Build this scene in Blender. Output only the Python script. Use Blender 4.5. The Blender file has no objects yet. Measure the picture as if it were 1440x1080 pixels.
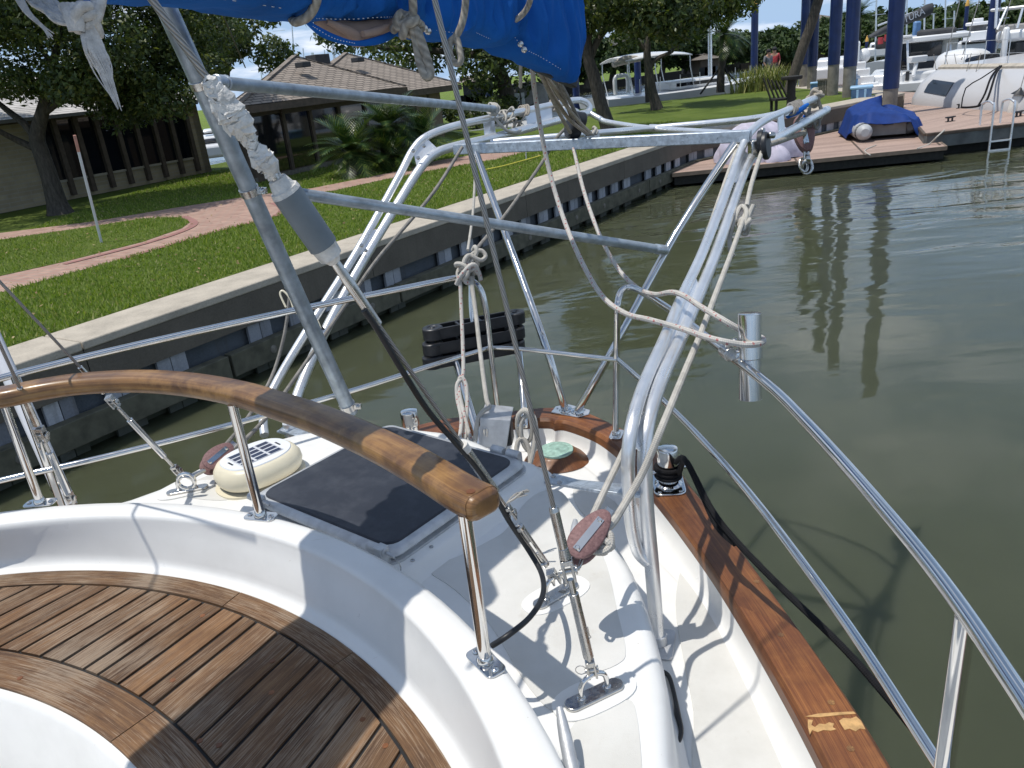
import bpy, bmesh, math, random
import numpy as np
from mathutils import Vector, Matrix, Quaternion
random.seed(7); rng = np.random.default_rng(7)
scene = bpy.context.scene
COL = scene.collection
# ------------------------------------------------------------------ camera model (origin of the scene = the lens)
F = 1100.0; PIT = math.radians(21.8); ROL = math.radians(6.2)
_f = Vector((0, math.cos(PIT), -math.sin(PIT))); _r0 = Vector((1, 0, 0)); _u0 = Vector((0, math.sin(PIT), math.cos(PIT)))
_r = _r0*math.cos(ROL) - _u0*math.sin(ROL); _u = _r0*math.sin(ROL) + _u0*math.cos(ROL)
def ray(x, y): return _f + _r*((x-720)/F) + _u*((540-y)/F)
def D(x, y, d): return ray(x, y)*d                      # point at a distance
def Z(x, y, z):                                         # point on a level plane
    d = ray(x, y); return d*(z/d.z)
def Y(x, y, yy):
    d = ray(x, y); return d*(yy/d.y)
def P(p):
    d = p.dot(_f); return (720+F*p.dot(_r)/d, 540-F*p.dot(_u)/d, d)
V = Vector
WATER = -3.1; LAWN = -2.02
cam = bpy.data.cameras.new('Camera'); co = bpy.data.objects.new('Camera', cam); COL.objects.link(co)
cam.sensor_width = 36.0; cam.lens = 36.0*F/1440.0; cam.clip_start = 0.02; cam.clip_end = 3000
co.matrix_world = Matrix(((_r.x, _u.x, -_f.x, 0), (_r.y, _u.y, -_f.y, 0), (_r.z, _u.z, -_f.z, 0), (0, 0, 0, 1)))
scene.camera = co
# ------------------------------------------------------------------ light
SX, SY = 0.30, 0.06                                     # ground shift of a shadow per metre of height
w = bpy.data.worlds.new('World'); scene.world = w; w.use_nodes = True
nt = w.node_tree; nt.nodes.clear()
sky = nt.nodes.new('ShaderNodeTexSky'); sky.sky_type = 'NISHITA'; sky.sun_disc = False
sky.sun_elevation = math.atan2(1, math.hypot(SX, SY)); sky.sun_rotation = math.atan2(-SX, -SY)
sky.air_density = 1.0; sky.dust_density = 0.5; sky.ozone_density = 1.2; sky.altitude = 0
geo = nt.nodes.new('ShaderNodeTexCoord'); sep = nt.nodes.new('ShaderNodeSeparateXYZ')
nt.links.new(geo.outputs['Generated'], sep.inputs[0])
zc = nt.nodes.new('ShaderNodeMath'); zc.operation = 'ADD'; zc.inputs[1].default_value = 0.18; nt.links.new(sep.outputs['Z'], zc.inputs[0])
zm = nt.nodes.new('ShaderNodeMath'); zm.operation = 'MAXIMUM'; zm.inputs[1].default_value = 0.05; nt.links.new(zc.outputs[0], zm.inputs[0])
dx = nt.nodes.new('ShaderNodeMath'); dx.operation = 'DIVIDE'; nt.links.new(sep.outputs['X'], dx.inputs[0]); nt.links.new(zm.outputs[0], dx.inputs[1])
dy = nt.nodes.new('ShaderNodeMath'); dy.operation = 'DIVIDE'; nt.links.new(sep.outputs['Y'], dy.inputs[0]); nt.links.new(zm.outputs[0], dy.inputs[1])
cmb = nt.nodes.new('ShaderNodeCombineXYZ'); nt.links.new(dx.outputs[0], cmb.inputs[0]); nt.links.new(dy.outputs[0], cmb.inputs[1])
cn = nt.nodes.new('ShaderNodeTexNoise'); cn.inputs['Scale'].default_value = 1.9; cn.inputs['Detail'].default_value = 7; cn.inputs['Roughness'].default_value = 0.55
nt.links.new(cmb.outputs[0], cn.inputs['Vector'])
cr = nt.nodes.new('ShaderNodeValToRGB'); cr.color_ramp.elements[0].position = 0.49; cr.color_ramp.elements[1].position = 0.67
cr.color_ramp.elements[1].color = (0.85, 0.85, 0.85, 1)
nt.links.new(cn.outputs['Fac'], cr.inputs[0])
mx = nt.nodes.new('ShaderNodeMixRGB'); mx.inputs[2].default_value = (10.5, 11.0, 12.0, 1)
hz = nt.nodes.new('ShaderNodeMapRange'); hz.inputs['From Min'].default_value = 0.0; hz.inputs['From Max'].default_value = 0.55; hz.inputs['To Min'].default_value = 0.92; hz.inputs['To Max'].default_value = 0.25
nt.links.new(sep.outputs['Z'], hz.inputs['Value']); hm = nt.nodes.new('ShaderNodeMixRGB'); hm.inputs[2].default_value = (4.2, 6.2, 9.2, 1)
nt.links.new(hz.outputs[0], hm.inputs[0]); nt.links.new(sky.outputs[0], hm.inputs[1])
nt.links.new(cr.outputs[0], mx.inputs[0]); nt.links.new(hm.outputs[0], mx.inputs[1])
bg = nt.nodes.new('ShaderNodeBackground'); bg.inputs[1].default_value = 0.088
nt.links.new(mx.outputs[0], bg.inputs[0]); wo = nt.nodes.new('ShaderNodeOutputWorld'); nt.links.new(bg.outputs[0], wo.inputs[0])
sl = bpy.data.lights.new('Sun', 'SUN'); sl.energy = 3.4; sl.angle = math.radians(0.5); sl.color = (1.0, 0.955, 0.88)
so = bpy.data.objects.new('Sun', sl); COL.objects.link(so)
so.rotation_euler = V((SX, SY, -1)).to_track_quat('-Z', 'Y').to_euler()
vs = scene.view_settings; scene.display_settings.display_device = 'sRGB'
vs.view_transform = 'Standard'; vs.look = 'None'; vs.exposure = 0.14; vs.gamma = 1.0; vs.use_curve_mapping = False
try:
    scene.cycles.max_bounces = 8; scene.cycles.transparent_max_bounces = 8; scene.cycles.use_denoising = True
    scene.cycles.sample_clamp_indirect = 6.0
except Exception: pass
# ------------------------------------------------------------------ mesh builder
class MB:
    def __init__(s): s.v = []; s.f = []; s.uv = []; s.mi = []; s.m = 0
    def face(s, idx, uv=None):
        s.f.append(tuple(idx)); s.uv.append(uv if uv else [(0, 0)]*len(idx)); s.mi.append(s.m)
    def poly(s, pts):
        b = len(s.v); s.v += [tuple(p) for p in pts]; s.face(range(b, b+len(pts)), [(p[0], p[1]) for p in pts]); return s
    def box(s, c, size, R=None):
        c = V(c); hx, hy, hz = [q/2 for q in size]; b = len(s.v)
        for sx in (-1, 1):
            for sy in (-1, 1):
                for sz in (-1, 1):
                    q = V((sx*hx, sy*hy, sz*hz)); s.v.append(tuple(c+(R @ q if R else q)))
        for q in ((0, 1, 3, 2), (4, 6, 7, 5), (0, 4, 5, 1), (2, 3, 7, 6), (0, 2, 6, 4), (1, 5, 7, 3)):
            s.face([b+i for i in q], [(0, 0), (1, 0), (1, 1), (0, 1)])
        return s
    def bar(s, p, q, w, h, up=V((0, 0, 1))):           # box from p to q, w across, h along up
        p, q = V(p), V(q); x = (q-p); L = x.length; x = x/L; y = V(up).cross(x).normalized(); z = x.cross(y)
        R = Matrix((x, y, z)).transposed(); return s.box((p+q)/2, (L, w, h), R)
    def tube(s, pts, r, seg=10, closed=False, caps=True, sub=0, prof=None, up=None, tw=0.0):
        pts = [V(p) for p in pts]
        if sub: pts, r = cat(pts, r, sub, closed)
        n = len(pts); rs = r if isinstance(r, (list, tuple)) else [r]*n
        T = []
        for i in range(n):
            a = pts[(i-1) % n] if (closed or i > 0) else pts[i]; b = pts[(i+1) % n] if (closed or i < n-1) else pts[i]
            t = b-a; T.append(t.normalized() if t.length > 1e-9 else V((0, 0, 1)))
        if up is None:
            ref = V((0, 0, 1)) if abs(T[0].z) < 0.9 else V((1, 0, 0)); N = [(ref-T[0]*ref.dot(T[0])).normalized()]
            for i in range(1, n):
                ax = T[i-1].cross(T[i])
                v = N[-1].copy()
                if ax.length > 1e-8: v = Quaternion(ax.normalized(), T[i-1].angle(T[i])) @ v
                v = v-T[i]*v.dot(T[i]); N.append(v.normalized())
        else:
            up = V(up); N = [(up-t*up.dot(t)).normalized() for t in T]
        b0 = len(s.v); L = 0; Ls = []
        for i in range(n):
            if i: L += (pts[i]-pts[i-1]).length
            Ls.append(L); B = T[i].cross(N[i])
            if prof:
                for (pa, pb) in prof: s.v.append(tuple(pts[i]+B*(pa*rs[i])+N[i]*(pb*rs[i])))
            else:
                for k in range(seg):
                    a = 2*math.pi*k/seg+tw*L; s.v.append(tuple(pts[i]+(N[i]*math.cos(a)+B*math.sin(a))*rs[i]))
        if prof: seg = len(prof)
        m = n if closed else n-1
        for i in range(m):
            j = (i+1) % n; l0 = Ls[i]; l1 = Ls[j] if j else L+(pts[0]-pts[-1]).length
            for k in range(seg):
                k2 = (k+1) % seg
                s.face((b0+i*seg+k, b0+i*seg+k2, b0+j*seg+k2, b0+j*seg+k), [(k/seg, l0), ((k+1)/seg, l0), ((k+1)/seg, l1), (k/seg, l1)])
        if caps and not closed:
            s.face([b0+k for k in range(seg)][::-1]); s.face([b0+(n-1)*seg+k for k in range(seg)])
        return s
    def lathe(s, prof, c, axis=V((0, 0, 1)), seg=20, sq=None):
        axis = V(axis).normalized(); ref = V((1, 0, 0)) if abs(axis.x) < 0.9 else V((0, 1, 0))
        X = (ref-axis*ref.dot(axis)).normalized(); Yv = axis.cross(X); b = len(s.v); c = V(c); n = len(prof)
        for (r, z) in prof:
            for k in range(seg):
                a = 2*math.pi*k/seg; ca, sa = math.cos(a), math.sin(a)
                if sq:
                    ca = math.copysign(abs(ca)**sq[2], ca)*sq[0]; sa = math.copysign(abs(sa)**sq[2], sa)*sq[1]
                s.v.append(tuple(c+(X*ca+Yv*sa)*r+axis*z))
        for i in range(n-1):
            for k in range(seg):
                k2 = (k+1) % seg; s.face((b+i*seg+k, b+i*seg+k2, b+(i+1)*seg+k2, b+(i+1)*seg+k), [(k/seg, prof[i][1]), ((k+1)/seg, prof[i][1]), ((k+1)/seg, prof[i+1][1]), (k/seg, prof[i+1][1])])
        if prof[0][0] > 1e-6: s.face([b+k for k in range(seg)][::-1])
        if prof[-1][0] > 1e-6: s.face([b+(n-1)*seg+k for k in range(seg)])
        return s
    def ball(s, c, r, seg=12, rings=8, R=None, sc=(1, 1, 1)):
        c = V(c); b = len(s.v)
        for i in range(rings+1):
            t = math.pi*i/rings
            for k in range(seg):
                a = 2*math.pi*k/seg; q = V((math.sin(t)*math.cos(a)*sc[0], math.sin(t)*math.sin(a)*sc[1], math.cos(t)*sc[2]))*r
                s.v.append(tuple(c+(R @ q if R else q)))
        for i in range(rings):
            for k in range(seg):
                k2 = (k+1) % seg; s.face((b+i*seg+k, b+(i+1)*seg+k, b+(i+1)*seg+k2, b+i*seg+k2))
        return s
    def loft(s, rows, closed=False, cap=False):         # rows: equal-length point lists
        b = len(s.v); m = len(rows[0]); acc = [0.0]
        for i in range(1, len(rows)): acc.append(acc[-1]+(V(rows[i][0])-V(rows[i-1][0])).length)
        for rw in rows: s.v += [tuple(p) for p in rw]
        mm = m if closed else m-1
        cross = [0.0]
        for k in range(1, m+1): cross.append(cross[-1]+(V(rows[0][k % m])-V(rows[0][k-1])).length)
        for i in range(len(rows)-1):
            for k in range(mm):
                k2 = (k+1) % m
                s.face((b+i*m+k, b+i*m+k2, b+(i+1)*m+k2, b+(i+1)*m+k), [(cross[k], acc[i]), (cross[k+1], acc[i]), (cross[k+1], acc[i+1]), (cross[k], acc[i+1])])
        if cap:
            s.face([b+k for k in range(m)][::-1]); e = b+(len(rows)-1)*m; s.face([e+k for k in range(m)])
        return s
    def prism(s, poly, z0, z1):                         # poly of (x,y); closed block
        b = len(s.v); n = len(poly)
        s.v += [(p[0], p[1], z0) for p in poly]+[(p[0], p[1], z1) for p in poly]
        uv = [(p[0], p[1]) for p in poly]
        s.face(list(range(b, b+n))[::-1], uv[::-1]); s.face(list(range(b+n, b+2*n)), uv)
        for i in range(n):
            j = (i+1) % n; s.face((b+i, b+j, b+n+j, b+n+i))
        return s
def cat(pts, r, sub, closed=False):
    n = len(pts); rl = isinstance(r, (list, tuple)); out = []; ro = []
    m = n if closed else n-1
    for i in range(m):
        g = (lambda k: pts[k % n]) if closed else (lambda k: pts[max(0, min(n-1, k))])
        p0, p1, p2, p3 = g(i-1), g(i), g(i+1), g(i+2)
        for k in range(sub):
            t = k/sub
            out.append(0.5*((2*p1)+(p2-p0)*t+(2*p0-5*p1+4*p2-p3)*t*t+(3*p1-p0-3*p2+p3)*t**3))
            if rl: ro.append(r[i]*(1-t)+r[(i+1) % n]*t)
    if not closed:
        out.append(pts[-1].copy())
        if rl: ro.append(r[-1])
    return out, (ro if rl else r)
def rrect(w, h, rad, k=3):                              # rounded-rectangle profile
    out = []
    for (cx, cy, a0) in ((w/2-rad, h/2-rad, 0), (-w/2+rad, h/2-rad, 90), (-w/2+rad, -h/2+rad, 180), (w/2-rad, -h/2+rad, 270)):
        for i in range(k+1):
            a = math.radians(a0+90*i/k); out.append((cx+rad*math.cos(a), cy+rad*math.sin(a)))
    return out
def build(name, mb, mats, parent=None, smooth=True, ang=38, bevel=0, subs=0):
    me = bpy.data.meshes.new(name); me.from_pydata(mb.v, [], mb.f)
    uvl = me.uv_layers.new(name='UVMap'); flat = [c for q in mb.uv for p in q for c in p]; uvl.data.foreach_set('uv', flat)
    if not isinstance(mats, (list, tuple)): mats = [mats]
    for m in mats: me.materials.append(m)
    if len(mats) > 1: me.polygons.foreach_set('material_index', mb.mi)
    if smooth:
        me.polygons.foreach_set('use_smooth', [True]*len(me.polygons))
        try: me.set_sharp_from_angle(angle=math.radians(ang))
        except Exception: pass
    me.update(); o = bpy.data.objects.new(name, me); COL.objects.link(o)
    if bevel:
        b = o.modifiers.new('bevel', 'BEVEL'); b.width = bevel; b.segments = 2; b.limit_method = 'ANGLE'; b.angle_limit = math.radians(40); b.harden_normals = False
    if subs:
        b = o.modifiers.new('sub', 'SUBSURF'); b.levels = subs; b.render_levels = subs
    if parent is not None: put(o, parent)
    return o
def tag(o, label=None, cat=None, group=None, kind=None):
    if label: o['label'] = label
    if cat: o['category'] = cat
    if group: o['group'] = group
    if kind: o['kind'] = kind
    return o
BASES = {}
def thing(name, loc, label, cat, group=None):
    o = bpy.data.objects.new(name, None); COL.objects.link(o); o.location = loc; o.empty_display_size = 0.1
    BASES[o.name] = V(loc); return tag(o, label, cat, group)
def put(o, parent):
    o.parent = parent; o.matrix_parent_inverse = Matrix.Translation(-BASES.get(parent.name, V((0, 0, 0))))
def copy_tree(o, parent=None):
    c = o.copy(); COL.objects.link(c)
    if o.name in BASES: BASES[c.name] = BASES[o.name]
    if parent is not None: c.parent = parent
    for ch in [q for q in o.children]: copy_tree(ch, c)
    return c
# ------------------------------------------------------------------ materials
def new(name):
    m = bpy.data.materials.new(name); m.use_nodes = True; t = m.node_tree; b = t.nodes['Principled BSDF']; return m, t, b
def lk(t, a, b): t.links.new(a, b)
def coords(t, space='Object', scale=(1, 1, 1), rot=(0, 0, 0)):
    c = t.nodes.new('ShaderNodeTexCoord'); mp = t.nodes.new('ShaderNodeMapping'); mp.inputs['Scale'].default_value = scale; mp.inputs['Rotation'].default_value = rot
    lk(t, c.outputs[space], mp.inputs[0]); return mp.outputs[0]
def noise(t, vec, scale, detail=4, rough=0.55, dist=0):
    n = t.nodes.new('ShaderNodeTexNoise'); n.inputs['Scale'].default_value = scale; n.inputs['Detail'].default_value = detail
    n.inputs['Roughness'].default_value = rough; n.inputs['Distortion'].default_value = dist; lk(t, vec, n.inputs['Vector']); return n.outputs['Fac']
def ramp(t, fac, stops):
    r = t.nodes.new('ShaderNodeValToRGB'); e = r.color_ramp.elements
    while len(e) < len(stops): e.new(0.5)
    for q, (p, c) in zip(e, stops): q.position = p; q.color = (*c, 1) if len(c) == 3 else c
    lk(t, fac, r.inputs[0]); return r.outputs[0]
def mixc(t, fac, a, b, mode='MIX'):
    m = t.nodes.new('ShaderNodeMixRGB'); m.blend_type = mode
    for i, q in ((0, fac), (1, a), (2, b)):
        if hasattr(q, 'is_output'): lk(t, q, m.inputs[i])
        elif i == 0: m.inputs[0].default_value = q
        else: m.inputs[i].default_value = (*q, 1)
    return m.outputs[0]
def math_(t, op, a, b=0.0):
    m = t.nodes.new('ShaderNodeMath'); m.operation = op
    for i, q in ((0, a), (1, b)):
        if hasattr(q, 'is_output'): lk(t, q, m.inputs[i])
        else: m.inputs[i].default_value = q
    return m.outputs[0]
def bump(t, b, h, strength=0.3, dist=0.01, prev=None):
    n = t.nodes.new('ShaderNodeBump'); n.inputs['Strength'].default_value = strength; n.inputs['Distance'].default_value = dist
    lk(t, h, n.inputs['Height'])
    if prev: lk(t, prev, n.inputs['Normal'])
    lk(t, n.outputs[0], b.inputs['Normal']); return n.outputs[0]
def simple(name, c, rough=0.5, metal=0.0, var=0.15, vscale=6, bmp=0.0, bscale=80, coat=0, space='Object', spec=None, rvar=0.0):
    m, t, b = new(name); v = coords(t, space)
    n = noise(t, v, vscale, 5)
    lo = tuple(q*(1-var) for q in c); hi = tuple(min(1, q*(1+var)) for q in c)
    lk(t, ramp(t, n, [(0.3, lo), (0.7, hi)]), b.inputs['Base Color'])
    b.inputs['Roughness'].default_value = rough; b.inputs['Metallic'].default_value = metal
    if rvar:
        lk(t, ramp(t, noise(t, v, vscale*2.3, 4), [(0.3, (max(0, rough-rvar),)*3), (0.7, (min(1, rough+rvar),)*3)]), b.inputs['Roughness'])
    if coat: b.inputs['Coat Weight'].default_value = coat; b.inputs['Coat Roughness'].default_value = 0.08
    if spec is not None: b.inputs['Specular IOR Level'].default_value = spec
    if bmp: bump(t, b, noise(t, v, bscale, 3), bmp, 0.004)
    return m
M = {}
M['chrome'] = simple('polished_steel', (0.70, 0.69, 0.67), 0.09, 1.0, 0.06, 14, rvar=0.05)
M['steel'] = simple('dull_steel', (0.52, 0.51, 0.49), 0.27, 1.0, 0.15, 30, rvar=0.1)
M['alu'] = simple('aluminium', (0.80, 0.81, 0.82), 0.33, 0.75, 0.07, 9, bmp=0.08, bscale=200, rvar=0.08)
M['alurough'] = simple('cast_aluminium', (0.55, 0.56, 0.57), 0.5, 0.6, 0.15, 25, bmp=0.15, bscale=120)
M['galv'] = simple('galvanised_steel', (0.36, 0.41, 0.45), 0.42, 0.55, 0.28, 22, bmp=0.12, bscale=60, rvar=0.12)
M['galvbright'] = simple('galvanised_plate', (0.52, 0.57, 0.62), 0.4, 0.7, 0.3, 45, rvar=0.15)
M['insul'] = simple('grey_plastic_tube', (0.165, 0.195, 0.215), 0.5, 0, 0.18, 10, bmp=0.1, bscale=40)
M['tape'] = simple('white_tape', (0.66, 0.64, 0.60), 0.5, 0, 0.25, 40, bmp=1.0, bscale=110)
M['wire'] = None
M['blackrub'] = simple('black_rubber', (0.013, 0.014, 0.016), 0.45, 0, 0.3, 20)
M['blackpl'] = simple('black_plastic', (0.018, 0.019, 0.022), 0.42, 0, 0.3, 25, bmp=0.1)
M['white'] = simple('white_paint', (0.78, 0.78, 0.77), 0.3, 0, 0.03, 3)
M['pvc'] = simple('white_pvc', (0.62, 0.63, 0.66), 0.4, 0, 0.06, 5)
M['cream'] = simple('cream_plastic', (0.72, 0.66, 0.50), 0.38, 0, 0.07, 8)
M['vwhite'] = simple('vent_top_white', (0.74, 0.76, 0.78), 0.3, 0, 0.03, 8)
M['bronze'] = simple('verdigris_bronze', (0.30, 0.46, 0.39), 0.65, 0.1, 0.35, 40, bmp=0.4, bscale=60)
M['pile_blue'] = simple('navy_pile_sleeve', (0.008, 0.022, 0.095), 0.35, 0, 0.25, 3)
M['pile_conc'] = simple('pile_concrete', (0.22, 0.20, 0.17), 0.85, 0, 0.25, 5)
M['yellow'] = simple('yellow_cone', (0.75, 0.42, 0.09), 0.5)
M['bluebin'] = simple('blue_dock_box', (0.13, 0.25, 0.46), 0.4, 0, 0.12, 4)
M['bluelid'] = simple('pale_blue_lid', (0.30, 0.50, 0.70), 0.4, 0, 0.1, 4)
M['glass'] = simple('dark_glass', (0.006, 0.008, 0.012), 0.04, 0, 0.1, 2, spec=0.8)
M['greycanvas'] = simple('grey_canvas', (0.30, 0.29, 0.28), 0.85, 0, 0.2, 4, bmp=0.2)
M['charcoal'] = simple('charcoal_canvas', (0.045, 0.047, 0.052), 0.8, 0, 0.2, 4)
M['tan'] = simple('tan_canvas', (0.42, 0.38, 0.32), 0.85, 0, 0.2, 5, bmp=0.2)
M['hullwhite'] = simple('boat_gelcoat', (0.74, 0.75, 0.76), 0.22, 0, 0.05, 1.0)
M['hullgrey'] = simple('boat_hull_grey', (0.52, 0.52, 0.53), 0.25, 0, 0.05, 0.7)
M['fender'] = simple('fender_vinyl', (0.72, 0.71, 0.66), 0.4, 0, 0.1, 4)
M['red'] = simple('red_cloth', (0.42, 0.05, 0.06), 0.8)
M['skin'] = simple('skin', (0.42, 0.25, 0.17), 0.55)
M['greycloth'] = simple('grey_cloth', (0.20, 0.21, 0.23), 0.85)
M['darkcloth'] = simple('dark_cloth', (0.03, 0.03, 0.035), 0.85)
M['rust'] = simple('rust', (0.35, 0.15, 0.05), 0.8, 0, 0.4, 40)
def m_gel():
    m, t, b = new('gelcoat'); v = coords(t)
    n = noise(t, v, 5, 6, 0.6); n2 = noise(t, v, 60, 3)
    c = ramp(t, n, [(0.25, (0.69, 0.685, 0.66)), (0.55, (0.765, 0.76, 0.735)), (0.8, (0.79, 0.785, 0.765))])
    st = ramp(t, noise(t, v, 23, 6, 0.7), [(0.70, (0, 0, 0)), (0.80, (1, 1, 1))])
    c = mixc(t, math_(t, 'MULTIPLY', st, 0.30), c, (0.50, 0.45, 0.36))
    sp_ = ramp(t, noise(t, v, 120, 2, 0.5), [(0.775, (0, 0, 0)), (0.79, (1, 1, 1))]); c = mixc(t, math_(t, 'MULTIPLY', sp_, 0.55), c, (0.30, 0.20, 0.11))
    sc = ramp(t, noise(t, coords(t, 'Object', (4, 90, 30), (0.2, 0.4, 0.9)), 1.0, 4, 0.6), [(0.735, (0, 0, 0)), (0.76, (1, 1, 1))]); c = mixc(t, math_(t, 'MULTIPLY', sc, 0.35), c, (0.48, 0.44, 0.36))
    lk(t, c, b.inputs['Base Color']); lk(t, ramp(t, n, [(0.3, (0.45,)*3), (0.7, (0.26,)*3)]), b.inputs['Roughness'])
    bump(t, b, n2, 0.05, 0.003); return m
M['gel'] = m_gel()
def m_nonskid():
    m, t, b = new('nonskid_paint'); v = coords(t)
    n = noise(t, v, 4, 6, 0.65); n2 = noise(t, v, 420, 2); n3 = noise(t, v, 17, 6, 0.7)
    c = ramp(t, n, [(0.25, (0.53, 0.52, 0.485)), (0.55, (0.62, 0.612, 0.58)), (0.8, (0.67, 0.66, 0.63))])
    c = mixc(t, ramp(t, n3, [(0.62, (0, 0, 0)), (0.78, (0.4, 0.4, 0.4))]), c, (0.42, 0.38, 0.31))
    lk(t, c, b.inputs['Base Color']); b.inputs['Roughness'].default_value = 0.75
    bump(t, b, n2, 0.25, 0.002); return m
M['nonskid'] = m_nonskid()
def m_teak(name, dark, mid, light, coat, grey=0.0, rough=0.45, scale=1.0, stain=0.5, across=60):
    m, t, b = new(name); uv = coords(t, 'UV', (across*scale, 3.0*scale, 1)); ob = coords(t)
    g = t.nodes.new('ShaderNodeNewGeometry')
    add = t.nodes.new('ShaderNodeVectorMath'); add.operation = 'ADD'
    rr = t.nodes.new('ShaderNodeVectorMath'); rr.operation = 'SCALE'; rr.inputs['Scale'].default_value = 37.0
    cb = t.nodes.new('ShaderNodeCombineXYZ'); lk(t, g.outputs['Random Per Island'], cb.inputs[0]); lk(t, g.outputs['Random Per Island'], cb.inputs[1])
    lk(t, cb.outputs[0], rr.inputs[0]); lk(t, rr.outputs[0], add.inputs[0]); lk(t, uv, add.inputs[1])
    fine = noise(t, add.outputs[0], 1.9, 7, 0.68, 1.0); mp = t.nodes.new('ShaderNodeMapping'); mp.inputs['Scale'].default_value = (0.25, 0.5, 1); lk(t, add.outputs[0], mp.inputs[0])
    broad = noise(t, mp.outputs[0], 1.2, 4, 0.5, 1.0)
    mixf = math_(t, 'ADD', math_(t, 'MULTIPLY', fine, 0.6), math_(t, 'MULTIPLY', broad, 0.4))
    c = ramp(t, mixf, [(0.33, dark), (0.5, mid), (0.66, light)])
    big = noise(t, ob, 7, 5, 0.6)
    c = mixc(t, ramp(t, big, [(0.4, (0, 0, 0)), (0.68, (stain,)*3)]), c, dark)
    gold = noise(t, coords(t, 'Object', (1, 1, 1), (0.3, 0.2, 0.5)), 11, 5, 0.65); c = mixc(t, ramp(t, gold, [(0.5, (0, 0, 0)), (0.66, (0.55 if coat > .2 else 0.25,)*3)]), c, light)
    v = math_(t, 'ADD', math_(t, 'MULTIPLY', g.outputs['Random Per Island'], 0.48), 0.75)
    hs = t.nodes.new('ShaderNodeHueSaturation'); lk(t, v, hs.inputs['Value']); lk(t, c, hs.inputs['Color']); c = hs.outputs[0]
    if grey:
        gm = math_(t, 'MULTIPLY', math_(t, 'SUBTRACT', math_(t, 'ADD', fine, math_(t, 'MULTIPLY', noise(t, ob, 4, 4), 0.55)), 0.76), 8.0)
        gm.node.use_clamp = True
        c = mixc(t, math_(t, 'MULTIPLY', gm, grey), c, (0.33, 0.265, 0.195))
    lk(t, c, b.inputs['Base Color']); b.inputs['Roughness'].default_value = rough
    if coat: b.inputs['Coat Weight'].default_value = coat; b.inputs['Coat Roughness'].default_value = 0.18
    bump(t, b, fine, 0.5 if grey else 0.12, 0.0025); return m
M['teakrail'] = m_teak('varnished_teak', (0.055, 0.022, 0.011), (0.215, 0.105, 0.033), (0.37, 0.205, 0.068), 0.3, 0, 0.42, 0.5, 0.85)
M['teakcap'] = m_teak('oiled_teak_cap', (0.055, 0.018, 0.007), (0.165, 0.056, 0.016), (0.31, 0.13, 0.038), 0.1, 0, 0.5, 0.8, 0.55, 260)
M['teakdeck'] = m_teak('weathered_teak', (0.052, 0.025, 0.012), (0.155, 0.076, 0.031), (0.27, 0.148, 0.062), 0, 0.62, 0.75, 1.6, 0.45, 150)
M['caulk'] = simple('black_caulk', (0.012, 0.012, 0.013), 0.6)
def m_rope(name, base, fleck=None, nb=26, lay=False, dirt=0.35):
    m, t, b = new(name)
    uvn = t.nodes.new('ShaderNodeTexCoord'); sp = t.nodes.new('ShaderNodeSeparateXYZ'); lk(t, uvn.outputs['UV'], sp.inputs[0])
    u, v = sp.outputs[0], sp.outputs[1]
    def wav(ku, kv):
        return math_(t, 'SINE', math_(t, 'ADD', math_(t, 'MULTIPLY', u, 6.2832*ku), math_(t, 'MULTIPLY', v, kv)))
    if lay: h = wav(3, 260)
    else: h = math_(t, 'MULTIPLY', wav(4, 700), wav(-4, 700))
    ob = coords(t); n = noise(t, ob, 35, 5, 0.6)
    c = ramp(t, n, [(0.3, tuple(q*(1-dirt) for q in base)), (0.65, base)])
    hm = math_(t, 'ADD', math_(t, 'MULTIPLY', h, 0.16), 0.84)
    c = mixc(t, 1.0, c, mixc(t, hm, (0, 0, 0), (1, 1, 1)), 'MULTIPLY')
    if fleck:
        fm = math_(t, 'GREATER_THAN', math_(t, 'MULTIPLY', wav(1, 110), wav(-1, 170)), 0.80)
        c = mixc(t, math_(t, 'MULTIPLY', fm, 0.75), c, fleck)
    lk(t, c, b.inputs['Base Color']); b.inputs['Roughness'].default_value = 0.9; b.inputs['Specular IOR Level'].default_value = 0.2
    pr = bump(t, b, h, 0.5, 0.0015); bump(t, b, n, 0.3, 0.003, pr); return m
M['ropew'] = m_rope('white_braided_rope', (0.62, 0.59, 0.53), dirt=0.25)
M['ropered'] = m_rope('red_fleck_rope', (0.66, 0.63, 0.58), (0.40, 0.07, 0.07), dirt=0.2)
M['ropegrey'] = m_rope('weathered_grey_rope', (0.36, 0.34, 0.31), dirt=0.45)
M['ropetan'] = m_rope('weathered_tan_rope', (0.54, 0.48, 0.40), dirt=0.35)
M['ropeblack'] = m_rope('black_braided_rope', (0.016, 0.016, 0.018))
M['roplay'] = m_rope('three_strand_rope', (0.50, 0.46, 0.39), lay=True, dirt=0.5)
def m_wire():
    m, t, b = new('wire_rope'); uvn = t.nodes.new('ShaderNodeTexCoord'); sp = t.nodes.new('ShaderNodeSeparateXYZ'); lk(t, uvn.outputs['UV'], sp.inputs[0])
    h = math_(t, 'SINE', math_(t, 'ADD', math_(t, 'MULTIPLY', sp.outputs[0], 6.2832*7), math_(t, 'MULTIPLY', sp.outputs[1], 330)))
    lk(t, ramp(t, math_(t, 'ADD', math_(t, 'MULTIPLY', h, 0.5), 0.5), [(0.1, (0.20, 0.19, 0.18)), (0.8, (0.40, 0.385, 0.36))]), b.inputs['Base Color'])
    b.inputs['Metallic'].default_value = 0.7; b.inputs['Roughness'].default_value = 0.4; bump(t, b, h, 0.6, 0.001); return m
M['wire'] = m_wire()
M['fray'] = simple('frayed_fibre', (0.60, 0.57, 0.53), 0.95, 0, 0.25, 60, bmp=0.6, bscale=300)
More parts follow.
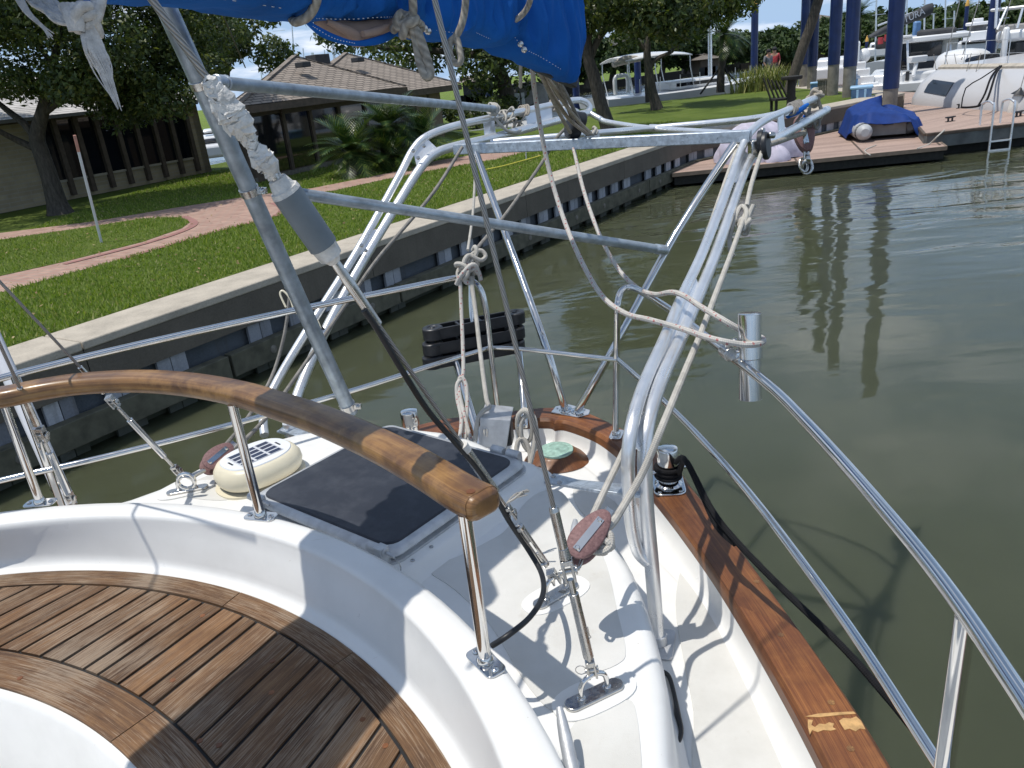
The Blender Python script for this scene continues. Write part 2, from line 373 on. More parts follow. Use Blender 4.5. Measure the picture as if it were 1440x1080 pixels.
def m_canvas(name, c, rough=0.8, fold=14):
    m, t, b = new(name); v = coords(t, 'Object', (1, 1, 1)); n = noise(t, v, 5, 4); w = noise(t, v, 900, 1); f = noise(t, v, fold, 4, 0.5, 0.4)
    lk(t, ramp(t, n, [(0.3, tuple(q*0.8 for q in c)), (0.7, tuple(min(1, q*1.15) for q in c))]), b.inputs['Base Color'])
    b.inputs['Roughness'].default_value = rough; b.inputs['Specular IOR Level'].default_value = 0.25
    pr = bump(t, b, f, 0.35, 0.02); bump(t, b, w, 0.25, 0.0008, pr); return m
M['bluecover'] = m_canvas('blue_sail_canvas', (0.006, 0.108, 0.42))
M['navycover'] = m_canvas('navy_boat_cover', (0.010, 0.040, 0.19), 0.7, 3)
M['sailcloth'] = m_canvas('beige_sailcloth', (0.42, 0.30, 0.24))
M['lilac'] = m_canvas('lilac_cover', (0.50, 0.47, 0.56), 0.8, 5)
M['navypad'] = None
def m_pad():
    m, t, b = new('navy_vinyl_pad'); v = coords(t)
    s = ramp(t, noise(t, coords(t, 'Object', (1, 1, 1), (0, 0, 0.6)), 11, 7, 0.7), [(0.45, (0, 0, 0)), (0.75, (0.5, 0.5, 0.5))])
    lk(t, mixc(t, s, (0.018, 0.022, 0.033), (0.075, 0.082, 0.098)), b.inputs['Base Color']); b.inputs['Roughness'].default_value = 0.55
    bump(t, b, noise(t, v, 350, 2), 0.2, 0.001); return m
M['navypad'] = m_pad()
def m_plum():
    m, t, b = new('plum_tufnol'); v = coords(t)
    lk(t, ramp(t, noise(t, v, 160, 5, 0.7), [(0.3, (0.13, 0.065, 0.065)), (0.6, (0.24, 0.135, 0.13)), (0.8, (0.36, 0.24, 0.23))]), b.inputs['Base Color'])
    b.inputs['Roughness'].default_value = 0.7; bump(t, b, noise(t, v, 200, 3), 0.2, 0.002); return m
M['plum'] = m_plum()
def m_solar():
    m, t, b = new('solar_cells'); uv = coords(t, 'UV')
    br = t.nodes.new('ShaderNodeTexBrick'); br.offset = 0; br.inputs['Scale'].default_value = 1.0; br.inputs['Mortar Size'].default_value = 0.03
    br.inputs['Brick Width'].default_value = 0.333; br.inputs['Row Height'].default_value = 0.25
    br.inputs['Color1'].default_value = (0.010, 0.018, 0.05, 1); br.inputs['Color2'].default_value = (0.016, 0.014, 0.035, 1); br.inputs['Mortar'].default_value = (0.55, 0.56, 0.58, 1)
    lk(t, uv, br.inputs['Vector']); lk(t, br.outputs[0], b.inputs['Base Color']); b.inputs['Roughness'].default_value = 0.12; return m
M['solar'] = m_solar()
# ================================================================== OUR OWN SAILBOAT (stern, seen from its round cockpit)
boat = thing('sailboat', (-1.4, 0.6, WATER), 'white sailboat in the foreground with teak trim, round cockpit, stern rails and davits', 'sailboat')
def bp(name, mb, mat, parent=None, **k): return build(name, mb, mat, parent or boat, **k)
S0 = V((0.24, 3.14)); AX = V((-0.5, -0.866)); NX = V((0.866, -0.5))
def mirror(p): rel = V((p[0], p[1]))-S0; return S0+AX*rel.dot(AX)-NX*rel.dot(NX)
outer = [(.237, 3.136), (.32, 3.05), (.414, 2.895), (.497, 2.745), (.553, 2.594), (.585, 2.32), (.618, 2.07), (.655, 1.69), (.68, 1.4), (.688, 1.159), (.68, .6), (.63, -.1), (.5, -1.2)]
inner = [(.16, 3.00), (.205, 2.99), (.305, 2.865), (.36, 2.74), (.396, 2.61), (.447, 2.325), (.485, 2.10), (.522, 1.82), (.546, 1.491), (.555, 1.176), (.55, .6), (.50, -.1), (.37, -1.2)]
def dense(l): return [V(p) for p in cat([V((q[0], q[1], 0)) for q in l], 0, 6)[0]]
od, idn = dense(outer), dense(inner)
def both(l): return [V((*mirror(p), 0)) for p in reversed(l[1:])]+l
OD, ID = both(od), both(idn)
CAPZ = -1.39; DK = -1.5
# teak cap rail: closed section loft with UV along the grain
def seg3(a, b, z1, z0, k):
    n = (b-a).normalized(); r = .012
    return [a+V((0, 0, z0)), a+V((0, 0, z1-r)), a+n*r+V((0, 0, z1)), b-n*r+V((0, 0, z1)), b+V((0, 0, z1-r)), b+V((0, 0, z0))]
def caprows(i0, i1): return [seg3(ID[i], OD[i], CAPZ, CAPZ-.045, i) for i in range(i0, i1)]
nO = len(OD); tip = len(od)-1
cuts = [0, tip-22, tip, tip+16, tip+44, nO]              # scarfed lengths of the cap
seam = 1.02
for q in range(len(cuts)-1):
    mb = MB(); rows = caprows(cuts[q], min(nO, cuts[q+1]+1)); mb.loft(rows, closed=True, cap=True)
    o = bp('teak_cap_rail', mb, M['teakcap'])
# bulwark inside face and cove, then deck
mb = MB(); rows = []
for i in range(nO):
    n = (ID[i]-OD[i]).normalized(); p = ID[i]
    rows.append([p+V((0, 0, CAPZ-.03))-n*.006, p+n*.004+V((0, 0, DK+.05)), p+n*.012+V((0, 0, DK+.025)), p+n*.03+V((0, 0, DK+.008)), p+n*.055+V((0, 0, DK)), p+n*.09+V((0, 0, DK))])
mb.loft(rows); bp('bulwark', mb, M['gel'], ang=80)
mb = MB(); mb.poly([ID[i]+(ID[i]-OD[i]).normalized()*.05+V((0, 0, DK-.002)) for i in range(nO)]); bp('side_deck', mb, M['gel'])
mb = MB(); rows = []
for i in range(nO):
    n = (OD[i]-ID[i]).normalized(); p = OD[i]-n*.012
    rows.append([p+V((0, 0, CAPZ-.02)), p+V((0, 0, CAPZ-.25)), p-n*.04+V((0, 0, CAPZ-.7)), p-n*.18+V((0, 0, CAPZ-1.3)), p-n*.55+V((0, 0, WATER-.3))])
mb.loft(rows); bp('hull', mb, M['gel'], ang=60)
# nonskid panels on the side deck
def sheet(name, pts, z, mat, dz=0.0, th=0.002):
    mb = MB(); q = [Z(x, y, z) for x, y in pts]; c = cat(q, 0, 4, True)[0]
    mb.prism([(p.x, p.y) for p in c], z-.004, z+th+dz); return bp(name, mb, mat, bevel=0)
sheet('nonskid_panel', [(962, 790), (985, 790), (1000, 840), (1040, 930), (1085, 1040), (1110, 1110), (985, 1110), (975, 1000), (962, 930), (950, 850)], DK, M['nonskid'])
sheet('nonskid_panel', [(806, 690), (820, 682), (840, 690), (870, 712), (868, 735), (835, 735), (812, 712)], DK, M['nonskid'])
# ---------------- raised aft trunk
TZ = -1.22; ZT = -1.065; ZG = -1.22
CO = V((-1.384*1.065, .521*1.065)); RO = 1.456*1.065; CI = V((-1.353*1.065, .572*1.065)); RI = 1.319*1.065
CG = V((-1.286*1.22, .379*1.22)); RG = 1.25*1.22; CM = V((-1.29*1.22, .371*1.22)); RM = 1.208*1.22
CW = V((-1.506*1.22, .123*1.22)); RW = 1.195*1.22
tp = [Z(x, y, TZ) for x, y in ((187, 697), (240, 677), (310, 642), (400, 612), (470, 599), (550, 597), (640, 606), (700, 630), (740, 655), (800, 702), (850, 740), (880, 775), (912, 850), (940, 960), (948, 1080))]
tp = [V((p.x, p.y, 0)) for p in tp]+[V(q) for q in ((.19, .72, 0), (.1, .2, 0), (-.1, -.8, 0), (-1.4, -1.4, 0), (-2.9, -.9, 0), (-3.2, .6, 0), (-2.6, 1.75, 0), (-1.9, 2.18, 0))]
tpd = cat(tp, 0, 8, True)[0]
def polar_hit(c, th, poly):
    d = V((math.cos(th), math.sin(th))); best = None
    for i in range(len(poly)):
        a = poly[i].xy-c; b = poly[(i+1) % len(poly)].xy-c; e = b-a; den = d.x*e.y-d.y*e.x
        if abs(den) < 1e-9: continue
        t = (a.x*e.y-a.y*e.x)/den; s = (a.x*d.y-a.y*d.x)/den
        if t > 0 and -1e-6 <= s <= 1+1e-6 and (best is None or t > best): best = t
    return best
mb = MB(); rows = []; NA = 160
for i in range(NA+1):
    th = 2*math.pi*i/NA; d = V((math.cos(th), math.sin(th))); R = polar_hit(CO, th, tpd) or 2.0
    R = max(R, RO+.03); rw = []
    for k in range(7): rr = (RO-.05)+(R-.05-(RO-.05))*k/6; rw.append((CO.x+d.x*rr, CO.y+d.y*rr, TZ))
    for off, z in ((-.03, TZ-.003), (-.013, TZ-.012), (0, TZ-.035), (.018, DK+.05), (.028, DK+.02), (.05, DK+.002)):
        rw.append((CO.x+d.x*(R+off), CO.y+d.y*(R+off), z))
    rows.append(rw)
mb.loft(rows); bp('aft_trunk', mb, M['gel'], ang=70)
sheet('nonskid_panel', [(712, 745), (735, 712), (757, 694), (785, 690), (806, 712), (832, 752), (853, 795), (868, 860), (880, 915), (868, 935), (820, 955), (790, 985), (775, 1000), (735, 955), (690, 880), (640, 830), (600, 800), (640, 785), (690, 760)], TZ, M['nonskid'])
sheet('nonskid_panel', [(800, 1030), (850, 1000), (885, 985), (896, 1010), (903, 1080), (904, 1130), (830, 1130)], TZ, M['nonskid'])
sheet('nonskid_panel', [(255, 697), (262, 684), (300, 668), (318, 684), (330, 700), (300, 704)], TZ, M['nonskid'])
for (px, py, ang) in ((836, 979, .42), (782, 838, .55), (262, 690, .3)):   # smooth oval lands round the chain plates
    c = Z(px, py, TZ); mb = MB(); pts = []
    for k in range(28):
        a = 2*math.pi*k/28; q = V((.095*math.copysign(abs(math.cos(a))**.7, math.cos(a)), .048*math.copysign(abs(math.sin(a))**.8, math.sin(a))))
        pts.append((c.x+q.x*math.cos(ang)-q.y*math.sin(ang), c.y+q.x*math.sin(ang)+q.y*math.cos(ang)))
    mb.prism(pts, TZ-.003, TZ+.0045); bp('chainplate_land', mb, M['gel'])
# ---------------- cockpit coaming: lofted ring between the two circles
def circ(c, r, th, z): return V((c.x+r*math.cos(th), c.y+r*math.sin(th), z))
mb = MB(); rows = []; NA = 144
for i in range(NA+1):
    th = 2*math.pi*i/NA
    gi = lambda o, z: circ(CG, RG+o, th, z); ti = lambda o, z: circ(CI, RI+o, th, z); to = lambda o, z: circ(CO, RO+o, th, z)
    mixp = lambda f, o, z: (gi(o, z)*(1-f)+ti(o, z)*f)
    rows.append([gi(-.004, ZG-.012), gi(.0, ZG-.001), gi(.012, ZG+.002), gi(.022, ZG+.008), gi(.029, ZG+.018), gi(.032, ZG+.032), gi(.033, ZG+.040)*.95+ti(-.002, ZG+.040)*.05, gi(.034, ZG+.10)*.45+ti(-.002, ZG+.10)*.55,
                 ti(-.003, ZT-.024), ti(-.002, ZT-.014), ti(.0005, ZT-.0065), ti(.0055, ZT-.0018), ti(.013, ZT-.0003), ti(.024, ZT), to(-.04, ZT), to(-.018, ZT-.0008), to(-.005, ZT-.008), to(.0, ZT-.025), to(.008, TZ+.03), to(.018, TZ+.008), to(.045, TZ+.0005)])
mb.loft(rows); bp('cockpit_coaming', mb, M['gel'], ang=80)
# foot well inside the ring seat
mb = MB(); rows = []
for i in range(97):
    th = 2*math.pi*i/96; rows.append([circ(CW, RW+.01, th, ZG-.006), circ(CW, RW-.004, th, ZG-.008), circ(CW, RW-.02, th, ZG-.02), circ(CW, RW-.06, th, ZG-.2), circ(CW, RW-.10, th, ZG-.40), circ(CW, RW-.16, th, ZG-.44), circ(CW, .02, th, ZG-.44)])
mb.loft(rows); bp('foot_well', mb, M['gel'], ang=60)
# ---------------- teak ring seat
seat_base = MB(); rows = []
for i in range(97):
    th = 2*math.pi*i/96; rows.append([circ(CW, RW+.004, th, ZG-.007), circ(CG, RG-.004, th, ZG-.007)])
seat_base.loft(rows); seat = bp('teak_ring_seat', seat_base, M['caulk'])
def arcstrip(c0, r0, c1, r1, t0, t1, n=14, th=.006):
    mb = MB(); rows = []; w0 = random.random()
    for i in range(n+1):
        t = t0+(t1-t0)*i/n; a = circ(c0, r0, t, ZG); b = circ(c1, r1, t, ZG); rows.append([a-V((0, 0, .01)), a, b, b-V((0, 0, .01))])
    mb.loft(rows, closed=True, cap=True); return mb
# margins (grain runs round the ring)
edges_o = [-70, -8, 42, 59, 101, 150, 215, 290]
mb = MB()
for a, b in zip(edges_o[:-1], edges_o[1:]):
    q = arcstrip(CM, RM, CG, RG-.001, math.radians(a+.06), math.radians(b-.06), 30); o = len(mb.v); mb.v += q.v; mb.f += [tuple(i+o for i in f) for f in q.f]; mb.uv += q.uv; mb.mi += q.mi
bp('outer_margin', mb, M['teakdeck'], seat)
RWI = RW+.100
mb = MB()
for a, b in ((-70, 20), (20, 51), (51, 77), (77, 130), (130, 200), (200, 290)):
    q = arcstrip(CW, RW, CW, RWI, math.radians(a+.06), math.radians(b-.06), 30); o = len(mb.v); mb.v += q.v; mb.f += [tuple(i+o for i in f) for f in q.f]; mb.uv += q.uv; mb.mi += q.mi
bp('inner_margin', mb, M['teakdeck'], seat)
# planks between the margins: lines fan slightly
def chit(c, r, p, d):
    m = p-c; b = m.dot(d); q = m.dot(m)-r*r; disc = b*b-q
    return None if disc < 0 else -b+math.sqrt(disc)
joints = [(-1.332, 1.909), (-1.259, 1.899), (-1.177, 1.881), (-1.112, 1.862), (-1.048, 1.835), (-.984, 1.804), (-.915, 1.775), (-.871, 1.752), (-.81, 1.712), (-.745, 1.667), (-.703, 1.637), (-.639, 1.581), (-.578, 1.529), (-.517, 1.462), (-.458, 1.393)]
jt = [V(p) for p in joints]
ths = [math.atan2(p.y-CM.y, p.x-CM.x) for p in jt]
while ths[0] < math.radians(165): ths.insert(0, ths[0]+.062)
while ths[-1] > math.radians(-75): ths.append(ths[-1]-.062)
mb = MB(); N = len(ths)
def plankdir(t): a = math.radians(41+(math.degrees(t)-100)*-.36); a = min(max(a, math.radians(15)), math.radians(108)); return V((math.cos(a), math.sin(a)))
for i in range(N-1):
    g = .0052/RM; qs = []
    for t, sgn in ((ths[i], -1), (ths[i+1], 1)):
        t = t+sgn*g; d = plankdir(t); o = CM+V((math.cos(t), math.sin(t)))*(RM-.008); m = CW-o
        s = chit(CW, RWI+.008, o, -d); L = m.dot(-d); disc = (RWI+.008)**2-(m.dot(m)-L*L)
        if disc < 0: qs = None; break
        s = L-math.sqrt(disc)
        if s <= 0.02: qs = None; break
        qs.append((o, o-d*s))
    if not qs: continue
    (a0, b0), (a1, b1) = qs
    n = 10; rows = []
    for k in range(n+1):
        f = k/n; l = a0.lerp(b0, f); r = a1.lerp(b1, f); zz = ZG+.0005*math.sin(7*f+i)
        rows.append([(l.x, l.y, zz-.01), (l.x, l.y, zz-.0015), (l.x+(r.x-l.x)*.05, l.y+(r.y-l.y)*.05, zz), (l.x+(r.x-l.x)*.95, l.y+(r.y-l.y)*.95, zz), (r.x, r.y, zz-.0015), (r.x, r.y, zz-.01)])
    mb.loft(rows, closed=True, cap=True)
bp('seat_planks', mb, M['teakdeck'], seat)
mb = MB()                                                # bungs
for (px, py) in ((285, 866), (243, 957), (28, 954), (510, 1012), (542, 1049), (382, 974), (383, 930), (281, 1042), (308, 1048)):
    c = Z(px, py, ZG); mb.lathe([(.0065, -.004), (.0065, .0012), (0, .0014)], c, seg=10)
bp('wood_plugs', mb, M['teakcap'], seat)
# ---------------- curved teak handrail on steel stanchions
ZH = -.715
hp = [Z(x, y, ZH) for x, y in ((676, 707), (650, 694), (600, 663), (550, 635), (500, 611), (450, 590), (400, 573), (350, 557), (300, 546), (250, 539), (200, 536), (150, 537), (100, 541), (50, 549), (0, 559))]
dlast = (hp[-1]-hp[-2]).normalized(); c2 = CI
for k in range(1, 9):
    a = math.atan2(hp[14].y-c2.y, hp[14].x-c2.x)+k*.13; rr = (hp[14].xy-c2).length; hp.append(V((c2.x+rr*math.cos(a), c2.y+rr*math.sin(a), ZH)))
e = (hp[0]-hp[1]).normalized(); hp = [hp[0]+e*.018, hp[0]+e*.013, hp[0]+e*.004]+hp
rs = [.60, .86, .97]+[1.0]*(len(hp)-3)
mb = MB(); mb.tube(hp, rs, sub=4, prof=rrect(.078, .052, .019, 4), up=(0, 0, 1))
hr = bp('teak_handrail', mb, M['teakrail'], ang=70)
mb = MB()                                                # epoxy repair on the cap scarf
for pts in ([(1132, 1008), (1150, 1004), (1178, 1002), (1200, 1001), (1204, 1004), (1180, 1006), (1150, 1009)], [(1136, 1012), (1143, 1013), (1141, 1020), (1146, 1023), (1152, 1018), (1160, 1019), (1166, 1016), (1173, 1018), (1171, 1023), (1176, 1026), (1168, 1028), (1158, 1027), (1150, 1030), (1142, 1027), (1139, 1033), (1136, 1022)], [(1180, 1014), (1186, 1010), (1196, 1011), (1204, 1008), (1211, 1014), (1217, 1026), (1209, 1025), (1203, 1029), (1195, 1025), (1188, 1027), (1184, 1021)]):
    mb.prism([tuple(Z(x, y, CAPZ).xy) for x, y in pts], CAPZ-.002, CAPZ+.0012)
bp('filler_patch', mb, simple('pale_wood_filler', (.50, .30, .12), .7, 0, .3, 60))
for (px, py) in ((1064, 818), (1098, 893), (1169, 988), (1196, 1053), (905, 650), (1010, 742)):
    mb = MB(); mb.lathe([(.008, -.003), (.008, .0008), (0, .001)], Z(px, py, CAPZ), seg=10); bp('cap_plug', mb, M['teakrail'])
mb = MB(); c = Z(662, 691, ZH+.0265); mb.lathe([(.0085, -.004), (.0085, .0006), (0, .0008)], c, seg=12); bp('wood_plug', mb, M['teakcap'], hr)
def basep(c, ang, w, h, t=.005):
    mb = MB(); R = Matrix.Rotation(ang, 3, 'Z'); pr = rrect(w, h, .014, 4)
    mb.prism([((R @ V((x, y, 0))).x+c.x, (R @ V((x, y, 0))).y+c.y) for x, y in pr], c.z, c.z+t)
    for s in (-1, 1):
        q = c+R @ V((s*w*.36, 0, 0)); mb.lathe([(.008, t), (.0075, t+.003), (.003, t+.0055), (0, t+.006)], q, seg=12)
    mb.lathe([(.0175, t), (.017, t+.006), (.0135, t+.014)], c, seg=18); return mb
for (px, py, ang) in ((683, 932, -1.0), (367, 727, -.35), (57, 708, -.05), (-160, 740, .4)):
    b = Z(px, py, ZT); mb = MB(); mb.tube([b, V((b.x, b.y, ZH-.012))], .0127, 16)
    st = bp('handrail_stanchion', mb, M['chrome'], hr); mb = basep(b, ang, .094, .045)
    o = bp('stanchion_base', mb, M['chrome'], hr, bevel=.0015)
# ---------------- deck hatch
ZL = -1.145
p1, p2, p3 = Z(349, 697, ZL), Z(548, 780, ZL), Z(722, 640, ZL)
e1 = (p2-p1); e1.z = 0; w1 = e1.length; e1.normalize(); e2 = V((-e1.y, e1.x, 0)); w2 = (p3-p2).dot(e2)
HR = Matrix((e1, e2, V((0, 0, 1)))).transposed(); hc = (p1+p2)/2+e2*w2/2
def hpoly(w, h, rad, c=hc, k=5): return [((HR @ V((x, y, 0))).x+c.x, (HR @ V((x, y, 0))).y+c.y) for x, y in rrect(w, h, rad, k)]
def lofted(levels):                                      # list of (w,h,rad,z)
    mb = MB(); rows = [[V((x, y, z)) for x, y in hpoly(w, h, r)] for w, h, r, z in levels]; mb.loft(rows, closed=True, cap=False)
    b = len(mb.v)-len(rows[-1]); mb.face(range(b, len(mb.v)), [(p.x, p.y) for p in rows[-1]]); return mb
hatch = bp('deck_hatch', lofted([(w1+.17, w2+.17, .10, TZ-.002), (w1+.12, w2+.12, .085, TZ+.008), (w1+.095, w2+.095, .08, TZ+.03), (w1+.075, w2+.075, .07, TZ+.037)]), M['gel'], ang=60)
bp('hatch_frame', lofted([(w1+.02, w2+.02, .05, TZ+.03), (w1+.02, w2+.02, .05, TZ+.045), (w1-.012, w2-.012, .045, TZ+.046), (w1-.012, w2-.012, .045, TZ+.055), (w1+.006, w2+.006, .045, TZ+.056), (w1+.002, w2+.002, .045, ZL-.012), (w1-.02, w2-.02, .04, ZL-.003)]), M['alurough'], hatch)
bp('hatch_cover', lofted([(w1-.05, w2-.05, .045, ZL-.006), (w1-.05, w2-.05, .045, ZL-.001), (w1-.058, w2-.058, .043, ZL+.003), (w1-.2, w2-.2, .03, ZL+.005)]), M['navypad'], hatch)
for (u, v) in ((.455, -.505), (-.40, -.505)):            # front latches
    c = hc+e1*w1*u+e2*w2*v; c.z = TZ+.068; mb = MB(); mb.box(c, (.03, .03, .05), HR); mb.tube([c-e1*.05+V((0, 0, .012)), c+e1*.02+V((0, 0, .012))], .012, 12)
    mb.tube([c+e1*.02+V((0, 0, .012)), c+e1*.05+V((0, 0, .008))], .005, 8); bp('hatch_latch', mb, M['alurough'], hatch, bevel=.003)
c = hc+e1*w1*.545+e2*w2*-.5; c.z = TZ+.06; mb = MB(); mb.tube([c+(e1*math.cos(a)*.022+V((0, 0, 1))*math.sin(a)*.022+e2*-.012) for a in [k*.4488 for k in range(14)]], .0014, 6, closed=True); bp('split_ring', mb, M['steel'], hatch)
for u in (.30, .40):
    c = hc+e1*w1*u+e2*w2*.51; c.z = TZ+.055
    mb = MB(); mb.tube([c-e1*.02+V((0, 0, .02)), c+e1*.03+V((0, 0, .02))], .014, 12); mb.box(c+V((0, 0, .0)), (.05, .04, .03), HR); bp('hatch_hinge', mb, M['alurough'], hatch, bevel=.003)
mb = MB()
for v in (-.42, -.30, .1): 
    c = hc+e1*(w1*.5+.03)+e2*w2*v; c.z = TZ+.038; mb.lathe([(.006, -.002), (.006, .002), (.002, .003), (.002, .0005), (0, .0005)], c, seg=10)
bp('hatch_screws', mb, M['steel'], hatch)
# ---------------- solar ventilator
vc = Z(368, 672, TZ); va = math.radians(44)
def vloft(levels, mat, name, par):
    rows = []
    for a, b, z in levels:
        rw = []
        for k in range(40):
            t = 2*math.pi*k/40; x = a*math.copysign(abs(math.cos(t))**.84, math.cos(t)); y = b*math.copysign(abs(math.sin(t))**.84, math.sin(t))
            rw.append(V((vc.x+x*math.cos(va)-y*math.sin(va), vc.y+x*math.sin(va)+y*math.cos(va), TZ+z)))
        rows.append(rw)
    mb = MB(); mb.loft(rows, closed=True); b = len(mb.v)-40; mb.face(range(b, b+40)); return bp(name, mb, mat, par, ang=50)
vent = vloft([(.155, .115, 0), (.155, .115, .008), (.135, .10, .009), (.13, .095, .012)], M['cream'], 'solar_ventilator', None)
vloft([(.118, .083, .010), (.118, .083, .022)], M['blackpl'], 'vent_slot', vent)
vloft([(.137, .112, .020), (.143, .118, .026), (.149, .124, .048), (.146, .121, .066), (.134, .110, .084), (.118, .094, .093)], M['cream'], 'vent_body', vent)
vloft([(.120, .096, .092), (.118, .094, .0955), (.114, .090, .096)], M['vwhite'], 'vent_lid', vent)
mb = MB(); R = Matrix.Rotation(va, 3, 'Z')
q = [V((vc.x, vc.y, TZ+.0975))+R @ V((x, y, 0)) for x, y in ((-.080, -.060), (.074, -.060), (.074, .056), (-.080, .056))]
b = len(mb.v); mb.v += [tuple(p) for p in q]; mb.face((b, b+1, b+2, b+3), [(0, 0), (1, 0), (1, 1), (0, 1)]); bp('solar_panel', mb, M['solar'], vent, smooth=False)
mb = MB()
for x in (-.093, .086): mb.box(V((vc.x, vc.y, TZ+.0968))+R @ V((x, .0, 0)), (.006, .032, .001), R)
bp('lid_marks', mb, M['blackpl'], vent)
# ---------------- stern rail (pushpit)
ZR = -.775; ZLOW = -1.08; RT = .0128
rail = MB(); capc = lambda px, py: Z(px, py, CAPZ)
sb = capc(866, 612); top_s = [V((sb.x, sb.y, CAPZ+.004)), Z(867, 505, ZLOW), Z(868, 440, ZR-.08), Z(869, 424, ZR-.038), Z(873, 411, ZR-.012)]
leg = [Z(x, y, ZR) for x, y in ((883, 404), (896, 407), (912, 416), (950, 441), (1000, 479), (1080, 541), (1135, 595), (1190, 655), (1242, 715), (1300, 785), (1356, 860), (1440, 985))]
ext = leg[-1]+(leg[-1]-leg[-2])*1.5; ext2 = ext+V((-.05, -.8, 0))
mb = MB(); mb.tube(top_s+leg+[ext, ext2], RT, 14, sub=5)
pp = bp('stern_rail', mb, M['chrome'])
mb = MB(); low = [Z(x, y, ZLOW) for x, y in ((868, 505), (943, 573), (1010, 643), (1075, 720), (1193, 880), (1316, 1068))]; low.append(low[-1]+(low[-1]-low[-2])*1.2)
mb.tube(low, .0105, 12, sub=4); bp('lower_rail', mb, M['chrome'], pp)
def stanch(px, py, zr, r=RT, mat='chrome'):
    t = Z(px, py, zr); mb = MB(); mb.tube([V((t.x, t.y, CAPZ)), t], r, 14); return bp('rail_stanchion', mb, M[mat], pp)
stanch(1358, 868, ZR-.01, .0145)
# port half
pl = [Z(x, y, ZR) for x, y in ((655, 391), (640, 391), (560, 407), (430, 433), (300, 461), (150, 495), (20, 527), (-200, 585))]
pb = mirror((sb.x, sb.y)); pb = Z(690, 492, ZLOW)
pleg = [V((pb.x, pb.y, CAPZ)), V((pb.x, pb.y, ZLOW)), V((pb.x, pb.y, ZR-.12)), V((pb.x*.75+pl[0].x*.25, pb.y*.75+pl[0].y*.25, ZR-.035))]
mb = MB(); mb.tube(pleg+pl, RT, 14, sub=5); bp('port_rail', mb, M['chrome'], pp)
mb = MB(); pll = [Z(x, y, ZLOW) for x, y in ((688, 489), (600, 516), (500, 548), (380, 582), (250, 617), (120, 649), (0, 676), (-200, 728))]
mb.tube(pll, .0105, 12, sub=4); bp('port_lower_rail', mb, M['chrome'], pp)
mb = MB(); mb.tube([Z(690, 489, ZLOW), Z(735, 491, ZLOW), Z(868, 506, ZLOW)], .0095, 12, sub=4); bp('gate_bar', mb, M['chrome'], pp)
stanch(20, 528, ZR)
c = Z(867, 612, CAPZ); mb = basep(c, 1.2, .085, .05, .006); bp('rail_foot', mb, M['chrome'], pp, bevel=.002)
# galvanised bracket and V struts under the davit beam
# ---------------- davits (twin welded aluminium tubes)
def davit(name, lo, up, webs, rl, ru):
    mb = MB(); mb.tube([D(x, y, d) for x, y, d in lo], rl, 18, sub=5); dv = bp(name, mb, M['alu'], ang=60)
    mb = MB(); mb.tube([D(x, y, d) for x, y, d in up], ru, 16, sub=5); bp('davit_upper_tube', mb, M['alu'], dv, ang=60)
    for (a, b, c, e) in webs:
        q = [D(*a), D(*b), D(*c), D(*e)]; n = (q[1]-q[0]).cross(q[2]-q[0]).normalized()*.003; mb = MB()
        b0 = len(mb.v); mb.v += [tuple(p+n) for p in q]+[tuple(p-n) for p in q]
        for f in ((0, 1, 2, 3), (7, 6, 5, 4), (0, 4, 5, 1), (1, 5, 6, 2), (2, 6, 7, 3), (3, 7, 4, 0)): mb.face([b0+i for i in f])
        bp('davit_web', mb, M['alu'], dv)
    return dv
dR = davit('stern_davit',
  [(925, 906, 2.15), (917, 800, 2.06), (909, 712, 1.99), (907, 640, 1.95), (912, 590, 1.97), (930, 535, 2.09), (957, 477, 2.3), (985, 410, 2.56), (1009, 350, 2.8), (1041, 257, 3.2), (1057, 222, 3.36), (1078, 203, 3.46), (1118, 180, 3.72), (1163, 154, 4.08)],
  [(911, 790, 2.05), (897, 774, 2.04), (888, 738, 2.01), (884, 690, 1.96), (884, 630, 1.91), (893, 580, 1.95), (910, 530, 2.08), (934, 477, 2.26), (960, 415, 2.5), (990, 350, 2.76), (1026, 257, 3.14), (1044, 207, 3.34), (1057, 184, 3.42), (1078, 168, 3.5), (1108, 155, 3.68), (1148, 137, 4.0)],
  [((896, 762, 2.03), (885, 680, 1.955), (908, 690, 1.975), (913, 762, 2.03)), ((888, 625, 1.93), (893, 585, 1.96), (911, 592, 1.98), (907, 640, 1.94)), ((903, 552, 2.03), (934, 480, 2.26), (955, 480, 2.29), (920, 560, 2.04)), ((934, 480, 2.26), (975, 383, 2.63), (985, 410, 2.56), (955, 480, 2.29)),
   ((1026, 257, 3.14), (1044, 210, 3.33), (1058, 224, 3.36), (1041, 257, 3.2)), ((1093, 164, 3.56), (1101, 161, 3.6), (1104, 188, 3.62), (1096, 193, 3.57))], .0195, .0172)
